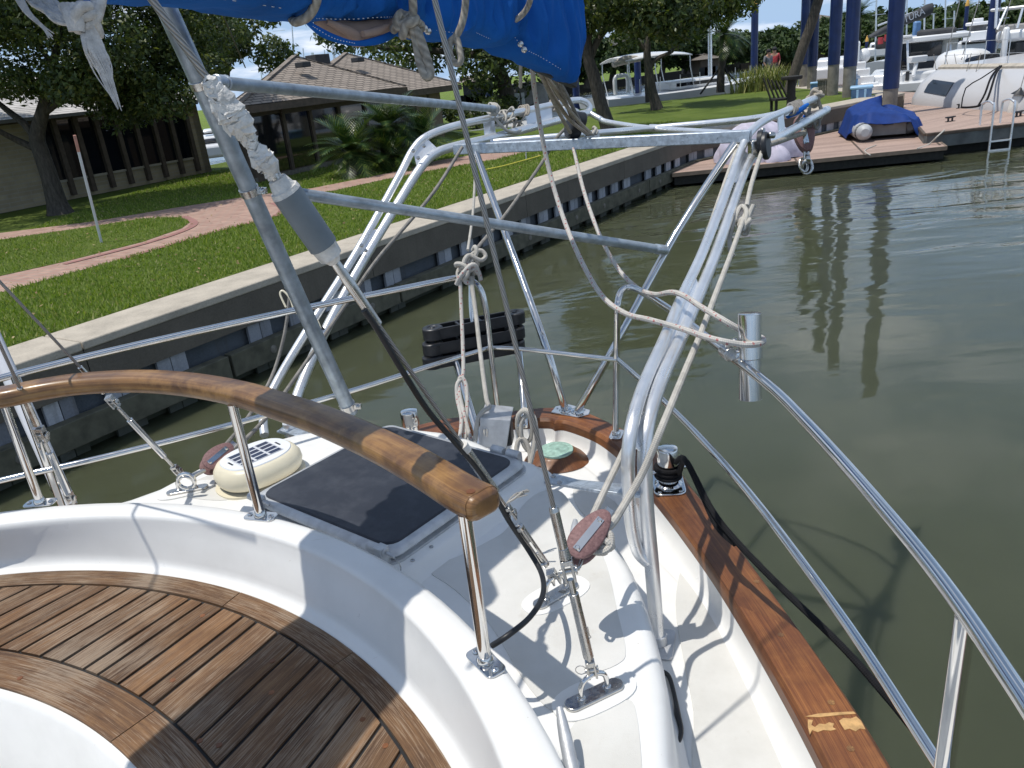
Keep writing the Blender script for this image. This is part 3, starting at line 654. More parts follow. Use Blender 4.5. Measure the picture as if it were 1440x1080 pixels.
dL = davit('stern_davit',
  [(411, 602, 3.32), (413, 575, 3.38), (424, 540, 3.46), (455, 470, 3.56), (500, 385, 3.67), (560, 285, 3.82), (590, 238, 3.90), (610, 217, 3.95), (640, 206, 4.02), (700, 192, 4.22), (770, 173, 4.56), (828, 158, 4.9)],
  [(372, 612, 3.32), (371, 585, 3.38), (385, 545, 3.46), (430, 468, 3.54), (500, 357, 3.68), (560, 250, 3.85), (580, 212, 3.92), (600, 192, 3.96), (640, 177, 4.06), (700, 164, 4.26), (770, 149, 4.6), (808, 141, 4.82), (822, 143, 4.88), (829, 150, 4.90), (828, 157, 4.9)],
  [((581, 214, 3.92), (600, 195, 3.96), (618, 212, 3.97), (588, 242, 3.9)), ((680, 170, 4.2), (695, 166, 4.24), (697, 193, 4.22), (682, 197, 4.16)), ((740, 157, 4.45), (775, 149, 4.62), (777, 172, 4.58), (742, 180, 4.42)),
   ((500, 360, 3.68), (520, 325, 3.72), (540, 320, 3.76), (518, 355, 3.7)), ((372, 582, 3.38), (373, 570, 3.40), (412, 565, 3.40), (411, 578, 3.38))], .0225, .019)
# foot plates
c = Z(926, 906, DK); mb = basep(c, 1.25, .12, .085, .006); mb.lathe([(.024, .006), (.0225, .035)], c, seg=18); bp('davit_foot', mb, M['alurough'], dR, bevel=.002)
mb = MB()
for (px, py, d) in ((581, 212, 3.9), (588, 222, 3.9), (596, 205, 3.92), (514, 352, 3.68), (508, 345, 3.68)):
    q = D(px, py, d-.02); mb.lathe([(.010, 0), (.010, .006), (.004, .009), (0, .009)], q, axis=-ray(px, py), seg=10)
bp('davit_bolts', mb, M['steel'], dL)
# cross beam and X braces between the davits
bA, bB = D(640, 210, 3.98), D(1056, 191, 3.36)
mb = MB(); mb.bar(bA, bB, .05, .05); beam = bp('davit_cross_beam', mb, M['galvbright'], bevel=.004)
mb = MB(); mb.tube([D(828, 158, 4.9), D(842, 166, 4.86), D(856, 172, 4.8), D(918, 181, 4.35), D(1045, 189, 3.44)], .0165, 12, sub=4); bp('cross_brace', mb, M['alu'], beam)
mb = MB(); mb.tube([D(690, 200, 4.0), D(830, 188, 3.98), D(918, 180, 4.31), D(1050, 168, 3.95), D(1106, 158, 3.66)], .0165, 12, sub=4); bp('cross_brace', mb, M['alu'], beam)
mb = MB(); q = D(918, 180, 4.32); mb.lathe([(.02, -.02), (.02, .02)], q, axis=_r, seg=12); bp('brace_clamp', mb, M['alu'], beam)
# chrome V struts
vb = Z(800, 578, CAPZ); vs_ = bp('strut_plate', (lambda mb: (mb.prism([(Z(x, y, CAPZ).x, Z(x, y, CAPZ).y) for x, y in ((775, 581), (781, 573), (800, 570), (830, 578), (828, 584), (812, 588), (795, 585))], CAPZ, CAPZ+.006), mb)[1])(MB()), M['chrome'], bevel=.002)
mb = MB(); mb.tube([Z(795, 578, CAPZ)+V((0, 0, .005)), D(772, 500, 3.3), D(735, 395, 3.45), D(700, 300, 3.66), D(670, 216, 3.9)], .0165, 14, sub=3); bp('davit_strut', mb, M['chrome'], vs_)
mb = MB(); mb.tube([Z(812, 580, CAPZ)+V((0, 0, .005)), D(868, 480, 3.2), D(950, 330, 3.26), D(1032, 203, 3.36)], .0165, 14, sub=3); bp('davit_strut', mb, M['chrome'], vs_)
mb = MB()
for (px, py) in ((796, 578), (812, 580)): mb.lathe([(.03, .006), (.028, .011), (.018, .014)], Z(px, py, CAPZ), seg=16)
for (px, py) in ((800, 585), (822, 578), (784, 576)): mb.lathe([(.006, .006), (.003, .010), (0, .010)], Z(px, py, CAPZ), seg=10)
bp('strut_socket', mb, M['chrome'], vs_)
# flat galvanised brackets from trunk to davit foot
def strap(pts, w, name='davit_bracket', par=None):
    mb = MB(); mb.tube(pts, 1, prof=[(w/2, .004), (-w/2, .004), (-w/2, -.004), (w/2, -.004)], up=(0, 0, 1)); return bp(name, mb, M['galvbright'], par, bevel=.001)
br = strap([Z(772, 673, TZ+.006), Z(800, 679, TZ+.006), D(850, 686, 1.99), D(900, 690, 1.98)], .062)
mb = MB()
for (px, py) in ((778, 670), (787, 679)): mb.lathe([(.009, 0), (.008, .004), (.003, .007), (0, .007)], Z(px, py, TZ+.010), seg=12)
bp('bracket_bolts', mb, M['steel'], br)
strap([D(405, 600, 3.33), D(440, 612, 3.2), Z(478, 608, TZ+.004)], .09)
strap([D(395, 603, 3.33), D(425, 611, 3.3)], .06)
mb = MB(); mb.lathe([(.03, 0), (.03, .06)], Z(411, 612, -1.34), seg=18); bp('davit_socket', mb, M['alu'], dL)
# ================================================================== standing rigging and deck fittings (parts of the boat)
def online(A, B, y):                                     # point of the 3D line A-B seen at picture height y
    lo, hi = -1.0, 6.0
    f = lambda t: P(A+(B-A)*t)[1]-y
    best = min((abs(f(-0.3+i*0.002)), -0.3+i*0.002) for i in range(1500) if (A+(B-A)*(-0.3+i*0.002)).dot(_f) > .15)
    return A+(B-A)*best[1]
def seg_line(A, B, segs, parent, uvtw=0):
    for (y0, y1, r0, r1, mat, nm) in segs:
        a, b = online(A, B, y0), online(A, B, y1); mb = MB(); n = 10 if mat == 'wire' else 2
        mb.tube([a.lerp(b, k/n) for k in range(n+1)], [r0+(r1-r0)*k/n for k in range(n+1)], 14)
        build(nm, mb, M[mat], parent, bevel=0.0012 if mat in ('steel', 'chrome') and r0 > .007 else 0)
def jaw(A, B, y, size, parent, ax=None):
    c = online(A, B, y); t = (B-A).normalized(); n = (ax or _r); n = (n-t*n.dot(t)).normalized(); mb = MB()
    for s in (-1, 1): mb.bar(c+n*s*size*.55-t*size*1.3, c+n*s*size*.55+t*size*1.2, size*.35, size*1.25, up=t.cross(n))
    mb.box(c+t*size*1.3, (size*1.45, size*1.2, size*.7), Matrix((n, t.cross(n), t)).transposed())
    mb.tube([c-n*size*1.05, c+n*size*.9], size*.36, 12); mb.lathe([(size*.6, 0), (size*.6, size*.2), (0, size*.25)], c+n*size*.85, axis=n, seg=14)
    build('rigging_toggle', mb, M['steel'], parent, bevel=.001)
def openbody(A, B, y0, y1, w, parent):
    a, b = online(A, B, y0), online(A, B, y1); t = (b-a).normalized(); n = (_r-t*_r.dot(t)).normalized(); mb = MB()
    for s in (-1, 1): mb.bar(a+n*s*w*.62, b+n*s*w*.62, w*.42, w*.95, up=t.cross(n))
    for q in (a, b): mb.lathe([(w*.55, -w*.8), (w*.95, -w*.5), (w*.95, w*.5), (w*.55, w*.8)], q, axis=t, seg=14)
    mb.tube([a, a.lerp(b, .38)], w*.4, 10); mb.tube([b, b.lerp(a, .3)], w*.4, 10)
    build('turnbuckle', mb, M['steel'], parent, bevel=.001)
def chainplate(px, py, ang, h=.055, w=.062):
    c = Z(px, py, TZ+.004); R = Matrix.Rotation(ang, 3, 'Z'); mb = MB(); pr = []
    for k in range(24):
        a = 2*math.pi*k/24; x = (.05 if math.cos(a) > 0 else -.05)+.019*math.cos(a); y = .019*math.sin(a); q = R @ V((x, y, 0)); pr.append((c.x+q.x, c.y+q.y))
    mb.prism(pr, c.z, c.z+.008)
    o = bp('chain_plate', mb, M['steel'], bevel=.002); mb = MB()
    mb.tube([c+R @ V((w/2*s[0], 0, s[1])) for s in ((1, .0), (1, h*.55), (.72, h*.9), (0, h*1.06), (-.72, h*.9), (-1, h*.55), (-1, .0))], .0058, 12, sub=4)
    for s in (-1, 1): mb.lathe([(.0095, .004), (.009, .012), (.006, .014)], c+R @ V((s*w/2, 0, 0)), seg=12)
    bp('plate_hoop', mb, M['chrome'], o)
    mb = MB(); q = R @ V((.03, -.022, 0)); mb.lathe([(.0, .0012), (.018, .0012), (.02, .0002)], c+q-V((0, 0, .004)), seg=14, sq=(1.5, .5, 1)) ; bp('rust_stain', mb, M['rust'], o)
    return c+V((0, 0, h))
# --- backstay to the near chain plate
A = chainplate(836, 979, .42); B = D(602, -40, 1.2)
w1_ = bp('backstay', (lambda mb: mb.tube([online(A, B, 714), online(A, B, 300), A+(B-A)*1.05, A+(B-A)*3.2], .0046, 10))(MB()), M['wire'])
seg_line(A, B, [(720, 712, .0105, .008, 'steel', 'swage_fitting'), (770, 718, .0098, .0098, 'steel', 'swage_fitting'), (786, 770, .012, .0098, 'steel', 'swage_fitting'), (925, 834, .0108, .0098, 'steel', 'turnbuckle'), (936, 924, .006, .006, 'steel', 'threaded_stud'), (836, 815, .0065, .0065, 'steel', 'threaded_stud')], w1_)
jaw(A, B, 803, .0165, w1_); jaw(A, B, 943, .0135, w1_)
mb = MB(); c = online(A, B, 880); mb.tube([c+V((.012, -.006, .0)), c+V((.014, -.006, -.02)), c+V((.017, -.006, -.026)), c+V((.013, -.006, -.03))], .0012, 6); c = online(A, B, 943); mb.tube([c+_r*-.022+V((0, 0, math.sin(k*.6)*.011))+_r*(math.cos(k*.6)*.011) for k in range(11)], .001, 6, closed=True); build('split_pins', mb, M['steel'], w1_)
# --- insulated stay to the second chain plate
A2 = chainplate(782, 838, .62); B2 = D(430, 310, 1.33)
w2_ = bp('insulated_stay', (lambda mb: mb.tube([online(A2, B2, 630), online(A2, B2, 540), online(A2, B2, 452)], .0046, 10))(MB()), M['wire'])
seg_line(A2, B2, [(634, 626, .0125, .0125, 'tape', 'end_collar'), (692, 630, .0115, .0115, 'steel', 'turnbuckle'), (712, 690, .006, .006, 'steel', 'threaded_stud'), (456, 400, .0085, .0105, 'steel', 'swage_fitting'), (402, 364, .0105, .0085, 'steel', 'swage_fitting'),
    (368, 360, .011, .018, 'tape', 'end_collar'), (360, 344, .0215, .0235, 'tape', 'end_collar'), (346, 270, .0258, .0258, 'insul', 'stay_insulator'), (271, 266, .0262, .0245, 'tape', 'end_collar'), (267, 252, .022, .0155, 'tape', 'end_collar'), (254, 232, .0095, .0085, 'steel', 'swage_fitting')], w2_)
jaw(A2, B2, 722, .0145, w2_); jaw(A2, B2, 812, .0155, w2_); jaw(A2, B2, 833, .013, w2_)
openbody(A2, B2, 742, 792, .0115, w2_)
mb = MB(); ta, tb = online(A2, B2, 250), online(A2, B2, 112); n = 110; pts = []; rr = []
for k in range(n+1):
    f = k/n; pts.append(ta.lerp(tb, f)+V((random.uniform(-1, 1), 0, random.uniform(-1, 1)))*.0022)
    prof = [.0085, .010, .0165, .0175, .0205, .016, .0115, .0105, .0115, .015, .020, .0225, .021, .0235, .0215, .019, .017, .0135, .0125, .010]
    q = f*(len(prof)-1); i = int(min(q, len(prof)-2)); rr.append((prof[i]*(1-(q-i))+prof[i+1]*(q-i))*random.uniform(.9, 1.08))
mb.tube(pts, rr, 26)
for i, v in enumerate(mb.v):
    k = math.sin(i*.37)*math.sin(i*.91)+.8*math.sin(v[0]*420+v[2]*310); mb.v[i] = (v[0]+.0011*k+random.uniform(-.0008, .0008), v[1]+.0008*k, v[2]+.0011*k+random.uniform(-.0008, .0008))
build('white_tape_wrap', mb, M['tape'], w2_, ang=25)
mb = MB(); pts = [online(A2, B2, 120), online(A2, B2, 40), online(A2, B2, -40), online(A2, B2, -40)+(B2-A2)*.6]; mb.tube(pts, .0062, 10); build('upper_stay_wire', mb, M['wire'], w2_)
def dep(A, B, y): return P(online(A, B, y))[2]
mb = MB(); cb = [(512, 436), (530, 462), (560, 512), (600, 575), (640, 622), (668, 655), (692, 690), (716, 733), (744, 775)]
mb.tube([D(x, y, dep(A2, B2, y)-.012) for x, y in cb]+[D(762, 808, 1.80), D(763, 838, 1.70), D(745, 868, 1.62), D(715, 893, 1.56), Z(692, 908, ZT+.001)], .0062, 12, sub=5)
bp('black_cable', mb, M['blackrub'])
# --- quarter shrouds on the port side
A3 = chainplate(264, 690, .15, .05, .055); B3 = D(-6, 390, 2.1)
w3_ = bp('port_shroud', (lambda mb: mb.tube([online(A3, B3, 520), A3+(B3-A3)*1.02, A3+(B3-A3)*2.5], .0042, 10))(MB()), M['wire'])
seg_line(A3, B3, [(552, 516, .0088, .0075, 'chrome', 'swage_fitting'), (592, 574, .0058, .0058, 'steel', 'threaded_stud'), (642, 590, .0102, .0102, 'chrome', 'turnbuckle'), (656, 640, .0058, .0058, 'steel', 'threaded_stud')], w3_)
jaw(A3, B3, 566, .0155, w3_); jaw(A3, B3, 662, .0145, w3_)
A4 = Z(101, 706, ZT-.07); B4 = D(-4, 476, 2.1)
w4_ = bp('port_shroud', (lambda mb: mb.tube([online(A4, B4, 545), A4+(B4-A4)*1.02, A4+(B4-A4)*2.8], .0045, 10))(MB()), M['wire'])
seg_line(A4, B4, [(598, 545, .0098, .008, 'steel', 'swage_fitting'), (640, 622, .006, .006, 'steel', 'threaded_stud'), (694, 636, .0115, .011, 'chrome', 'turnbuckle')], w4_)
jaw(A4, B4, 612, .019, w4_); jaw(A4, B4, 700, .016, w4_)
mb = MB(); a, b = Z(97, 712, -1.33), D(-20, 452, 3.0); mb.tube([a, b, b+(b-a)*.8], .030, 20); wp = bp('white_plastic_pole', mb, M['pvc'])
mb = MB(); c = a+(b-a)*.10; mb.lathe([(.0315, -.012), (.0325, -.01), (.0325, .01), (.0315, .012)], c, axis=(b-a), seg=20); build('pole_band', mb, M['steel'], wp)
# --- galvanised pole and struts
pa, pb_ = D(493, 580, 3.0), D(222, -15, 2.02)
mb = MB(); mb.tube([pa, pb_, pb_+(pb_-pa)*.45], .0275, 24); gp = bp('galvanised_pole', mb, M['galv'])
def on(A, B, y): return online(A, B, y)
def clamp(y, h=.028): 
    c = on(pa, pb_, y); t = (pb_-pa).normalized(); mb = MB(); mb.lathe([(.0285, -h/2), (.031, -h/2), (.031, h/2), (.0285, h/2)], c, axis=t, seg=22)
    mb.bar(c+_r*.026-_f*.004, c+_r*.052-_f*.004, .022, .018); mb.lathe([(.008, 0), (.008, .006), (.003, .008), (0, .008)], c+_r*.042-_f*.014, axis=-_f, seg=10); build('pole_clamp', mb, M['steel'], gp, bevel=.001); return c
c1 = clamp(118, .022); c2_ = clamp(268, .024); clamp(571, .03)
h0 = D(306, 116, P(c1)[2]-.02); h1 = D(694, 153, 4.14); mb = MB(); mb.tube([h0, h1], .0185, 18); s1 = build('upper_strut_pipe', mb, M['galv'], gp)
t = (h1-h0).normalized(); mb = MB(); mb.lathe([(.0195, 0), (.0215, .002), (.0215, .03), (.0195, .032)], h0-t*.008, axis=t, seg=18); mb.lathe([(.0195, .034), (.0225, .035), (.0225, .039), (.0195, .04)], h0-t*.004, axis=t, seg=18); build('pipe_end_fitting', mb, M['galvbright'], s1)
k0 = D(392, 268, P(c2_)[2]-.02); k1 = D(936, 352, 3.22); mb = MB(); mb.tube([k0, k1], .018, 18); s2 = build('lower_strut_pipe', mb, M['galv'], gp)
t = (k1-k0).normalized(); mb = MB(); mb.lathe([(.019, 0), (.021, .002), (.021, .035), (.019, .037)], k0-t*.005, axis=t, seg=18); build('pipe_end_fitting', mb, M['galvbright'], s2); mb = MB(); mb.lathe([(.018, -.06), (.0205, -.055), (.0205, 0), (.015, .004)], k1, axis=t, seg=18); build('pipe_end_fitting', mb, M['galvbright'], s2)
# --- mooring bollards on the cap
def bollard(c, ang):
    R = Matrix.Rotation(ang, 3, 'Z'); mb = MB(); pr = rrect(.155, .11, .03, 4)
    mb.prism([((R @ V((x, y, 0))).x+c.x, (R @ V((x, y, 0))).y+c.y) for x, y in pr], c.z, c.z+.008); 
    mb.lathe([(.05, .008), (.042, .014), (.034, .02)], c, seg=24)
    o = bp('mooring_bollard', mb, M['chrome'], bevel=.003)
    mb = MB(); mb.lathe([(.033, .012), (.0315, .03), (.031, .075), (.0355, .082), (.0365, .086), (.0365, .138), (.034, .143), (.02, .1465), (0, .147)], c, seg=28); build('bollard_drum', mb, M['chrome'], o, ang=45)
    mb = MB(); d = R @ V((.3, -.95, 0)); mb.tube([c+V((0, 0, .06))-d*.075, c+V((0, 0, .06))+d*.085], .0075, 12); build('bollard_pin', mb, M['chrome'], o, bevel=.002)
    mb = MB()
    for (x, y) in ((-.06, .035), (.06, .035), (.06, -.035), (-.06, -.035)): mb.lathe([(.007, .008), (.004, .0115), (0, .0115)], c+R @ V((x, y, 0)), seg=10)
    build('bollard_screws', mb, M['steel'], o); return o
bc = Z(940, 682, CAPZ); bollard(bc, 1.45)
bm = mirror((bc.x, bc.y)); bc2 = Z(582, 622, CAPZ); bollard(V((bc2.x, bc2.y, CAPZ)), -.4)
# --- aluminium box on the transom, deck plate, cleats, black hose
mb = MB(); q = [D(x, y, d) for x, y, d in ((682, 568, 3.0), (722, 572, 3.02), (718, 591, 2.90), (675, 588, 2.88), (674, 628, 2.89), (712, 632, 2.91))]
off = V((0, 0.006, -.005)); b0 = len(mb.v); mb.v += [tuple(p) for p in q]+[tuple(p+off) for p in q]
for f in ((0, 3, 2, 1), (3, 4, 5, 2), (6, 7, 8, 9), (9, 8, 11, 10), (0, 1, 7, 6), (4, 10, 11, 5), (0, 6, 9, 3), (3, 9, 10, 4), (1, 2, 8, 7), (2, 5, 11, 8)): mb.face([b0+i for i in f])
ab = bp('aluminium_hood', mb, M['alurough'], bevel=.004, smooth=False)
mb = MB(); mb.box(D(705, 606, 2.99), (.085, .08, .10), Matrix.Rotation(-.15, 3, 'Z')); build('hood_body', mb, M['blackpl'], ab, bevel=.01)
mb = MB(); mb.tube([D(682, 613, 2.87), D(681, 604, 2.865), D(685, 603, 2.865), D(685, 614, 2.87)], .004, 8, sub=3); mb.lathe([(.012, 0), (.012, .03), (.01, .032)], D(727, 598, 2.93), axis=_r, seg=12); build('hood_pin', mb, M['steel'], ab)
dc = Z(782, 633, -1.455); mb = MB(); mb.lathe([(.135, DK-dc.z+.001), (.115, DK-dc.z+.012), (.088, -.012), (.078, -.004), (.0, -.004)], dc, seg=36, sq=(1.0, .86, .9)); pad = bp('teak_pad', mb, M['teakcap'], ang=60)
mb = MB(); mb.lathe([(.07, -.004), (.07, .004), (.064, .006), (.052, .004), (.05, .006), (.0, .006)], dc, seg=36); build('bronze_deck_plate', mb, M['bronze'], pad, ang=50)
def cleat(c, d, L=.17):
    d = V(d).normalized(); mb = MB(); n = 9; pts = [c+V((0, 0, .035))+d*(L/2)*(k/4-1)+V((0, 0, .012*abs(k/4-1)**2)) for k in range(n)]
    mb.tube(pts, [.006, .0105, .0125, .013, .013, .013, .0125, .0105, .006], 12, sub=2)
    for s in (-1, 1): mb.lathe([(.02, 0), (.012, .008), (.0105, .035)], c+d*s*.03, seg=12)
    return bp('horn_cleat', mb, M['alurough'])
cleat(Z(808, 778, TZ), D(812, 730, 1.9)-D(806, 790, 1.75)); cleat(Z(806, 1100, TZ), D(797, 1050, 1.4)-D(812, 1120, 1.35), .2)
mb = MB(); mb.tube([Z(x, y, DK+.009) for x, y in ((930, 944), (941, 952), (950, 985), (953, 1005), (958, 1030), (949, 1060), (948, 1100))], [.0065, .006, .0055, .008, .0055, .005, .005], 10, sub=5); bp('black_hose', mb, M['blackrub'])
# --- rod holder clamped on the rail
rq = Z(1040, 508, ZR); rd = P(rq)[2]
mb = MB(); a, b = D(1054, 441, rd-.03), D(1055, 561, rd+.02); mb.tube([a, a.lerp(b, .02), b], .0295, 28, caps=False); mb.tube([a, b], .027, 28, caps=False); 
for q in (a, b): mb.lathe([(.027, -.001), (.0298, 0), (.027, .001)], q, axis=(b-a), seg=28)
rh = bp('rod_holder', mb, M['chrome'])
mb = MB(); t = (b-a).normalized(); c = a.lerp(b, .44); mb.lathe([(.0305, -.018), (.0325, -.016), (.0325, .016), (.0305, .018)], c, axis=t, seg=28); mb.tube([c, D(1026, 500, rd)], .014, 12); build('holder_collar', mb, M['chrome'], rh)
rt = (Z(1080, 537, ZR)-Z(1000, 478, ZR)).normalized(); mb = MB(); mb.tube([D(1023, 496, rd)-rt*.02, D(1023, 496, rd)+rt*.02], .0185, 16); mb.lathe([(.009, 0), (.009, .02), (.004, .022)], D(1024, 496, rd)+V((0, 0, .014)), seg=10)
mb.lathe([(.008, 0), (.008, .018), (.004, .02)], D(1033, 489, rd)+V((0, 0, .006)), seg=10); build('rail_clamp', mb, M['steel'], rh, bevel=.002)
# --- folded boarding ladder with black plastic steps
def step(y0, mat=None):
    a, b = D(609, 468+y0, 3.34), D(724, 446+y0, 3.46); t = (b-a).normalized(); n = V((0, 0, 1)).cross(t).normalized(); up = t.cross(n); n = -n if n.y < 0 else n
    R = Matrix((t, n, V((0, 0, 1)))).transposed(); L = (b-a).length; mb = MB(); c = (a+b)/2
    for s in (-1, 1): mb.box(c+n*s*.034, (L, .01, .05), R)
    for k in (-.2, 0.06): mb.box(c+t*L*k+V((0, 0, .018)), (.012, .06, .01), R)
    mb.box(c-V((0, 0, .01)), (L, .06, .012), R)
    for q in (a, b): mb.lathe([(.045, -.025), (.045, .022), (.040, .026), (.024, .026), (.022, .022), (.012, .022), (.01, .028), (0, .028)], q, seg=22)
    return mb
lad = bp('boarding_ladder', step(0), M['blackpl'], bevel=.002)
for y0 in (21, 40): build('ladder_step', step(y0), M['blackpl'], lad, bevel=.002)
mb = MB(); mb.tube([D(640, 505, 3.36), D(648, 530, 3.3), D(670, 605, 3.12), D(697, 690, 2.95)], .017, 14, sub=3); build('ladder_leg', mb, M['chrome'], lad)
mb = MB(); mb.tube([D(662, 396, 3.4), D(662, 430, 3.42), D(665, 460, 3.42)], .011, 12, sub=3); build('ladder_leg', mb, M['chrome'], lad)
mb = MB(); mb.tube([D(730, 494, 3.38), D(735, 550, 3.28), D(738, 600, 3.2)], .015, 12, sub=3); build('ladder_leg', mb, M['chrome'], lad)
# ================================================================== loose gear: ropes, blocks, sail
def rope(name, pts, r, mat, label, cat_='rope', sub=6, group=None, parent=None, closed=False, seg=12):
    mb = MB(); mb.tube([p if isinstance(p, Vector) else D(*p) for p in pts], r, seg, sub=sub, closed=closed)
    o = build(name, mb, M[mat], parent, ang=80)
    if parent is None: tag(o, label, cat_, group)
    return o
def knot(c, R, r, n=3, seed=0, mb=None, flat=1.0):
    rg = random.Random(seed); mb = mb or MB(); c = c if isinstance(c, Vector) else D(*c)
    for k in range(n):
        pts = []; a0 = rg.uniform(0, 6.28); ax = V((rg.uniform(-1, 1), rg.uniform(-1, 1), rg.uniform(-1, 1))).normalized(); q = ax.orthogonal().normalized(); u = ax.cross(q); cc = c+V((rg.uniform(-1, 1), rg.uniform(-1, 1)*flat, rg.uniform(-1, 1)))*R*.45
        for i in range(9): a = a0+i*.7; pts.append(cc+(q*math.cos(a)+u*math.sin(a)*.7)*R*rg.uniform(.75, 1.1)+ax*R*.35*math.sin(1.7*a))
        mb.tube(pts, r, 10, sub=4)
    return mb
def block(name, a, b, w, th, parent=None, label=None, mat='plum', shell=True):
    """oval wooden block: long axis a-b, cheeks facing the viewer"""
    L = (b-a); ln = L.length; t = L/ln; c = (a+b)/2; n = -(c.normalized()); n = (n-t*n.dot(t)).normalized(); n = (n+V((0, 0, .35))); n = (n-t*n.dot(t)).normalized(); s = t.cross(n)
    def cheek(o0, o1):
        mb = MB(); rows = []
        for (k, off) in ((.94, o0), (1, o0+.2*(o1-o0)), (1, o0+.7*(o1-o0)), (.90, o1)):
            rows.append([c+n*off+t*(ln/2*k*math.cos(q))+s*(w/2*k*math.copysign(abs(math.sin(q))**.85, math.sin(q))*(1-.18*math.cos(q))) for q in [2*math.pi*i/32 for i in range(32)]])
        mb.loft(rows, closed=True, cap=True); return mb
    o = build(name, cheek(th*.25, th*.5), M[mat], parent, ang=50)
    build('block_cheek', cheek(-th*.5, -th*.25), M[mat], o, ang=50)
    mb = MB(); mb.lathe([(w*.40, -th*.2), (w*.33, 0), (w*.40, th*.2)], c, axis=n, seg=22); build('sheave', mb, M['blackpl'], o)
    mb = MB(); mb.bar(c+n*(th*.51)-t*ln*.40, c+n*(th*.51)+t*ln*.30, .016*w/.065, .004, up=n)
    for k in (-.36, .26): mb.lathe([(.006*w/.065, .002), (.004*w/.065, .005), (0, .005)], c+n*th*.51+t*ln*k, axis=n, seg=10)
    build('block_strap', mb, M['chrome'], o)
    if label: tag(o, label, 'pulley block', 'wooden rope blocks')
    return o
bkR = block('rope_block', D(803, 786, 1.70), D(853, 724, 1.76), .068, .052, None, 'plum wooden block shackled to the backstay beside the starboard davit')
mb = MB(); mb.bar(D(846, 735, 1.79), D(858, 715, 1.8), .018, .005, up=-_f); mb.tube([D(808, 781, 1.71), D(803, 792, 1.69), D(812, 800, 1.68), D(818, 788, 1.7)], .0045, 10, sub=3); build('block_shackle', mb, M['steel'], bkR)
bkL = block('rope_block', D(287, 660, 2.66), D(324, 629, 2.76), .07, .05, None, 'plum wooden block low on the port side, beside the solar ventilator')
mb = MB(); mb.tube([D(288, 661, 2.66), D(276, 667, 2.64), D(270, 672, 2.62)], .008, 8); build('block_shackle', mb, M['steel'], bkL); mb = MB(); mb.bar(D(318, 636, 2.78), D(330, 622, 2.80), .02, .006, up=-_f); build('block_becket', mb, M['steel'], bkL)
mb = MB(); mb.tube([D(262, 676, 2.6)+V((math.cos(a)*.028, 0, math.sin(a)*.028)) for a in [k*.4488 for k in range(14)]], .006, 8, closed=True); build('shackle_ring', mb, M['chrome'], bkL)
# starboard fall
rope('davit_fall_rope', [(842, 762, 1.76), (852, 745, 1.74), (862, 735, 1.77), (880, 706, 1.86), (906, 660, 1.88), (932, 598, 1.88), (958, 535, 2.05), (985, 470, 2.28), (1008, 410, 2.5), (1030, 352, 2.78), (1043, 315, 2.96), (1050, 296, 3.05)], .0092, 'ropew', 'thick white braided rope running from the plum block up along the starboard davit')
rope('davit_fall_rope', [(826, 742, 1.78), (838, 716, 1.84), (852, 686, 1.9), (872, 645, 1.98), (884, 618, 2.02), (905, 560, 2.14), (950, 440, 2.5), (990, 340, 2.85), (1012, 278, 3.1), (1030, 226, 3.3), (1042, 193, 3.42), (1046, 184, 3.44)], .0085, 'ropew', 'white rope passing behind the starboard davit tubes, the inner of its two falls')
mb = knot((1043, 318, 3.0), .028, .009, 3, 5); mb.tube([D(1030, 360, 2.9), D(1026, 335, 2.95), D(1036, 300, 3.02), D(1044, 290, 3.04), D(1050, 300, 3.0), D(1044, 325, 2.96), D(1052, 306, 3.0), D(1060, 288, 3.0)], .0095, 10, sub=4)
tag(build('rope_loop', mb, M['ropew'], ang=80), 'fuzzy white rope loop tied round the middle of the starboard davit', 'rope')
mb = MB(); mb.tube([D(760+x, 470+y, 1.9) for x, y in ()] or [D(849, 748, 1.73), D(858, 752, 1.72), D(858, 768, 1.71), D(846, 776, 1.71), D(835, 775, 1.72)], .0085, 10, sub=4)
mb = knot((850, 762, 1.73), .016, .0075, 3, 3, mb); tag(build('rope_hitch', mb, M['ropew'], ang=80), 'grey white rope hitch tied under the plum block on the backstay', 'rope')
# port fall
rope('davit_fall_rope', [(650, 207, 3.9), (610, 270, 3.72), (560, 330, 3.6), (525, 372, 3.54), (470, 452, 3.42), (430, 510, 3.34), (380, 580, 3.2), (345, 618, 2.98), (318, 640, 2.8)], .0085, 'ropegrey', 'grey weathered rope running down the port davit to its wooden block')
rope('davit_fall_rope', [(408, 410, 3.4), (400, 470, 3.42), (382, 530, 3.38), (350, 585, 3.1), (318, 625, 2.86), (298, 650, 2.7)], .0075, 'ropegrey', 'thin grey rope on the outer side of the port davit, ending at the block')
# zip ties on the port davit
for i, (px, py, d) in enumerate(((449, 461, 3.55), (409, 565, 3.38))):
    c = D(px, py, d); mb = MB(); a = D(424, 540, 3.46)-D(500, 385, 3.67); mb.lathe([(.025, -.004), (.0275, -.003), (.0275, .003), (.025, .004)], c, axis=a, seg=18); o = build('cable_tie', mb, M['blackpl'], dL)
mb = MB(); mb.tube([D(x, y, 3.2) for x, y in ((402, 432), (394, 414), (398, 409), (408, 420), (415, 438), (430, 446), (445, 450), (451, 462))], .0042, 8, sub=5); tag(build('cable_loop', mb, M['cream']), 'short beige cable loop tied to the port rail beside the grey pole', 'cable')
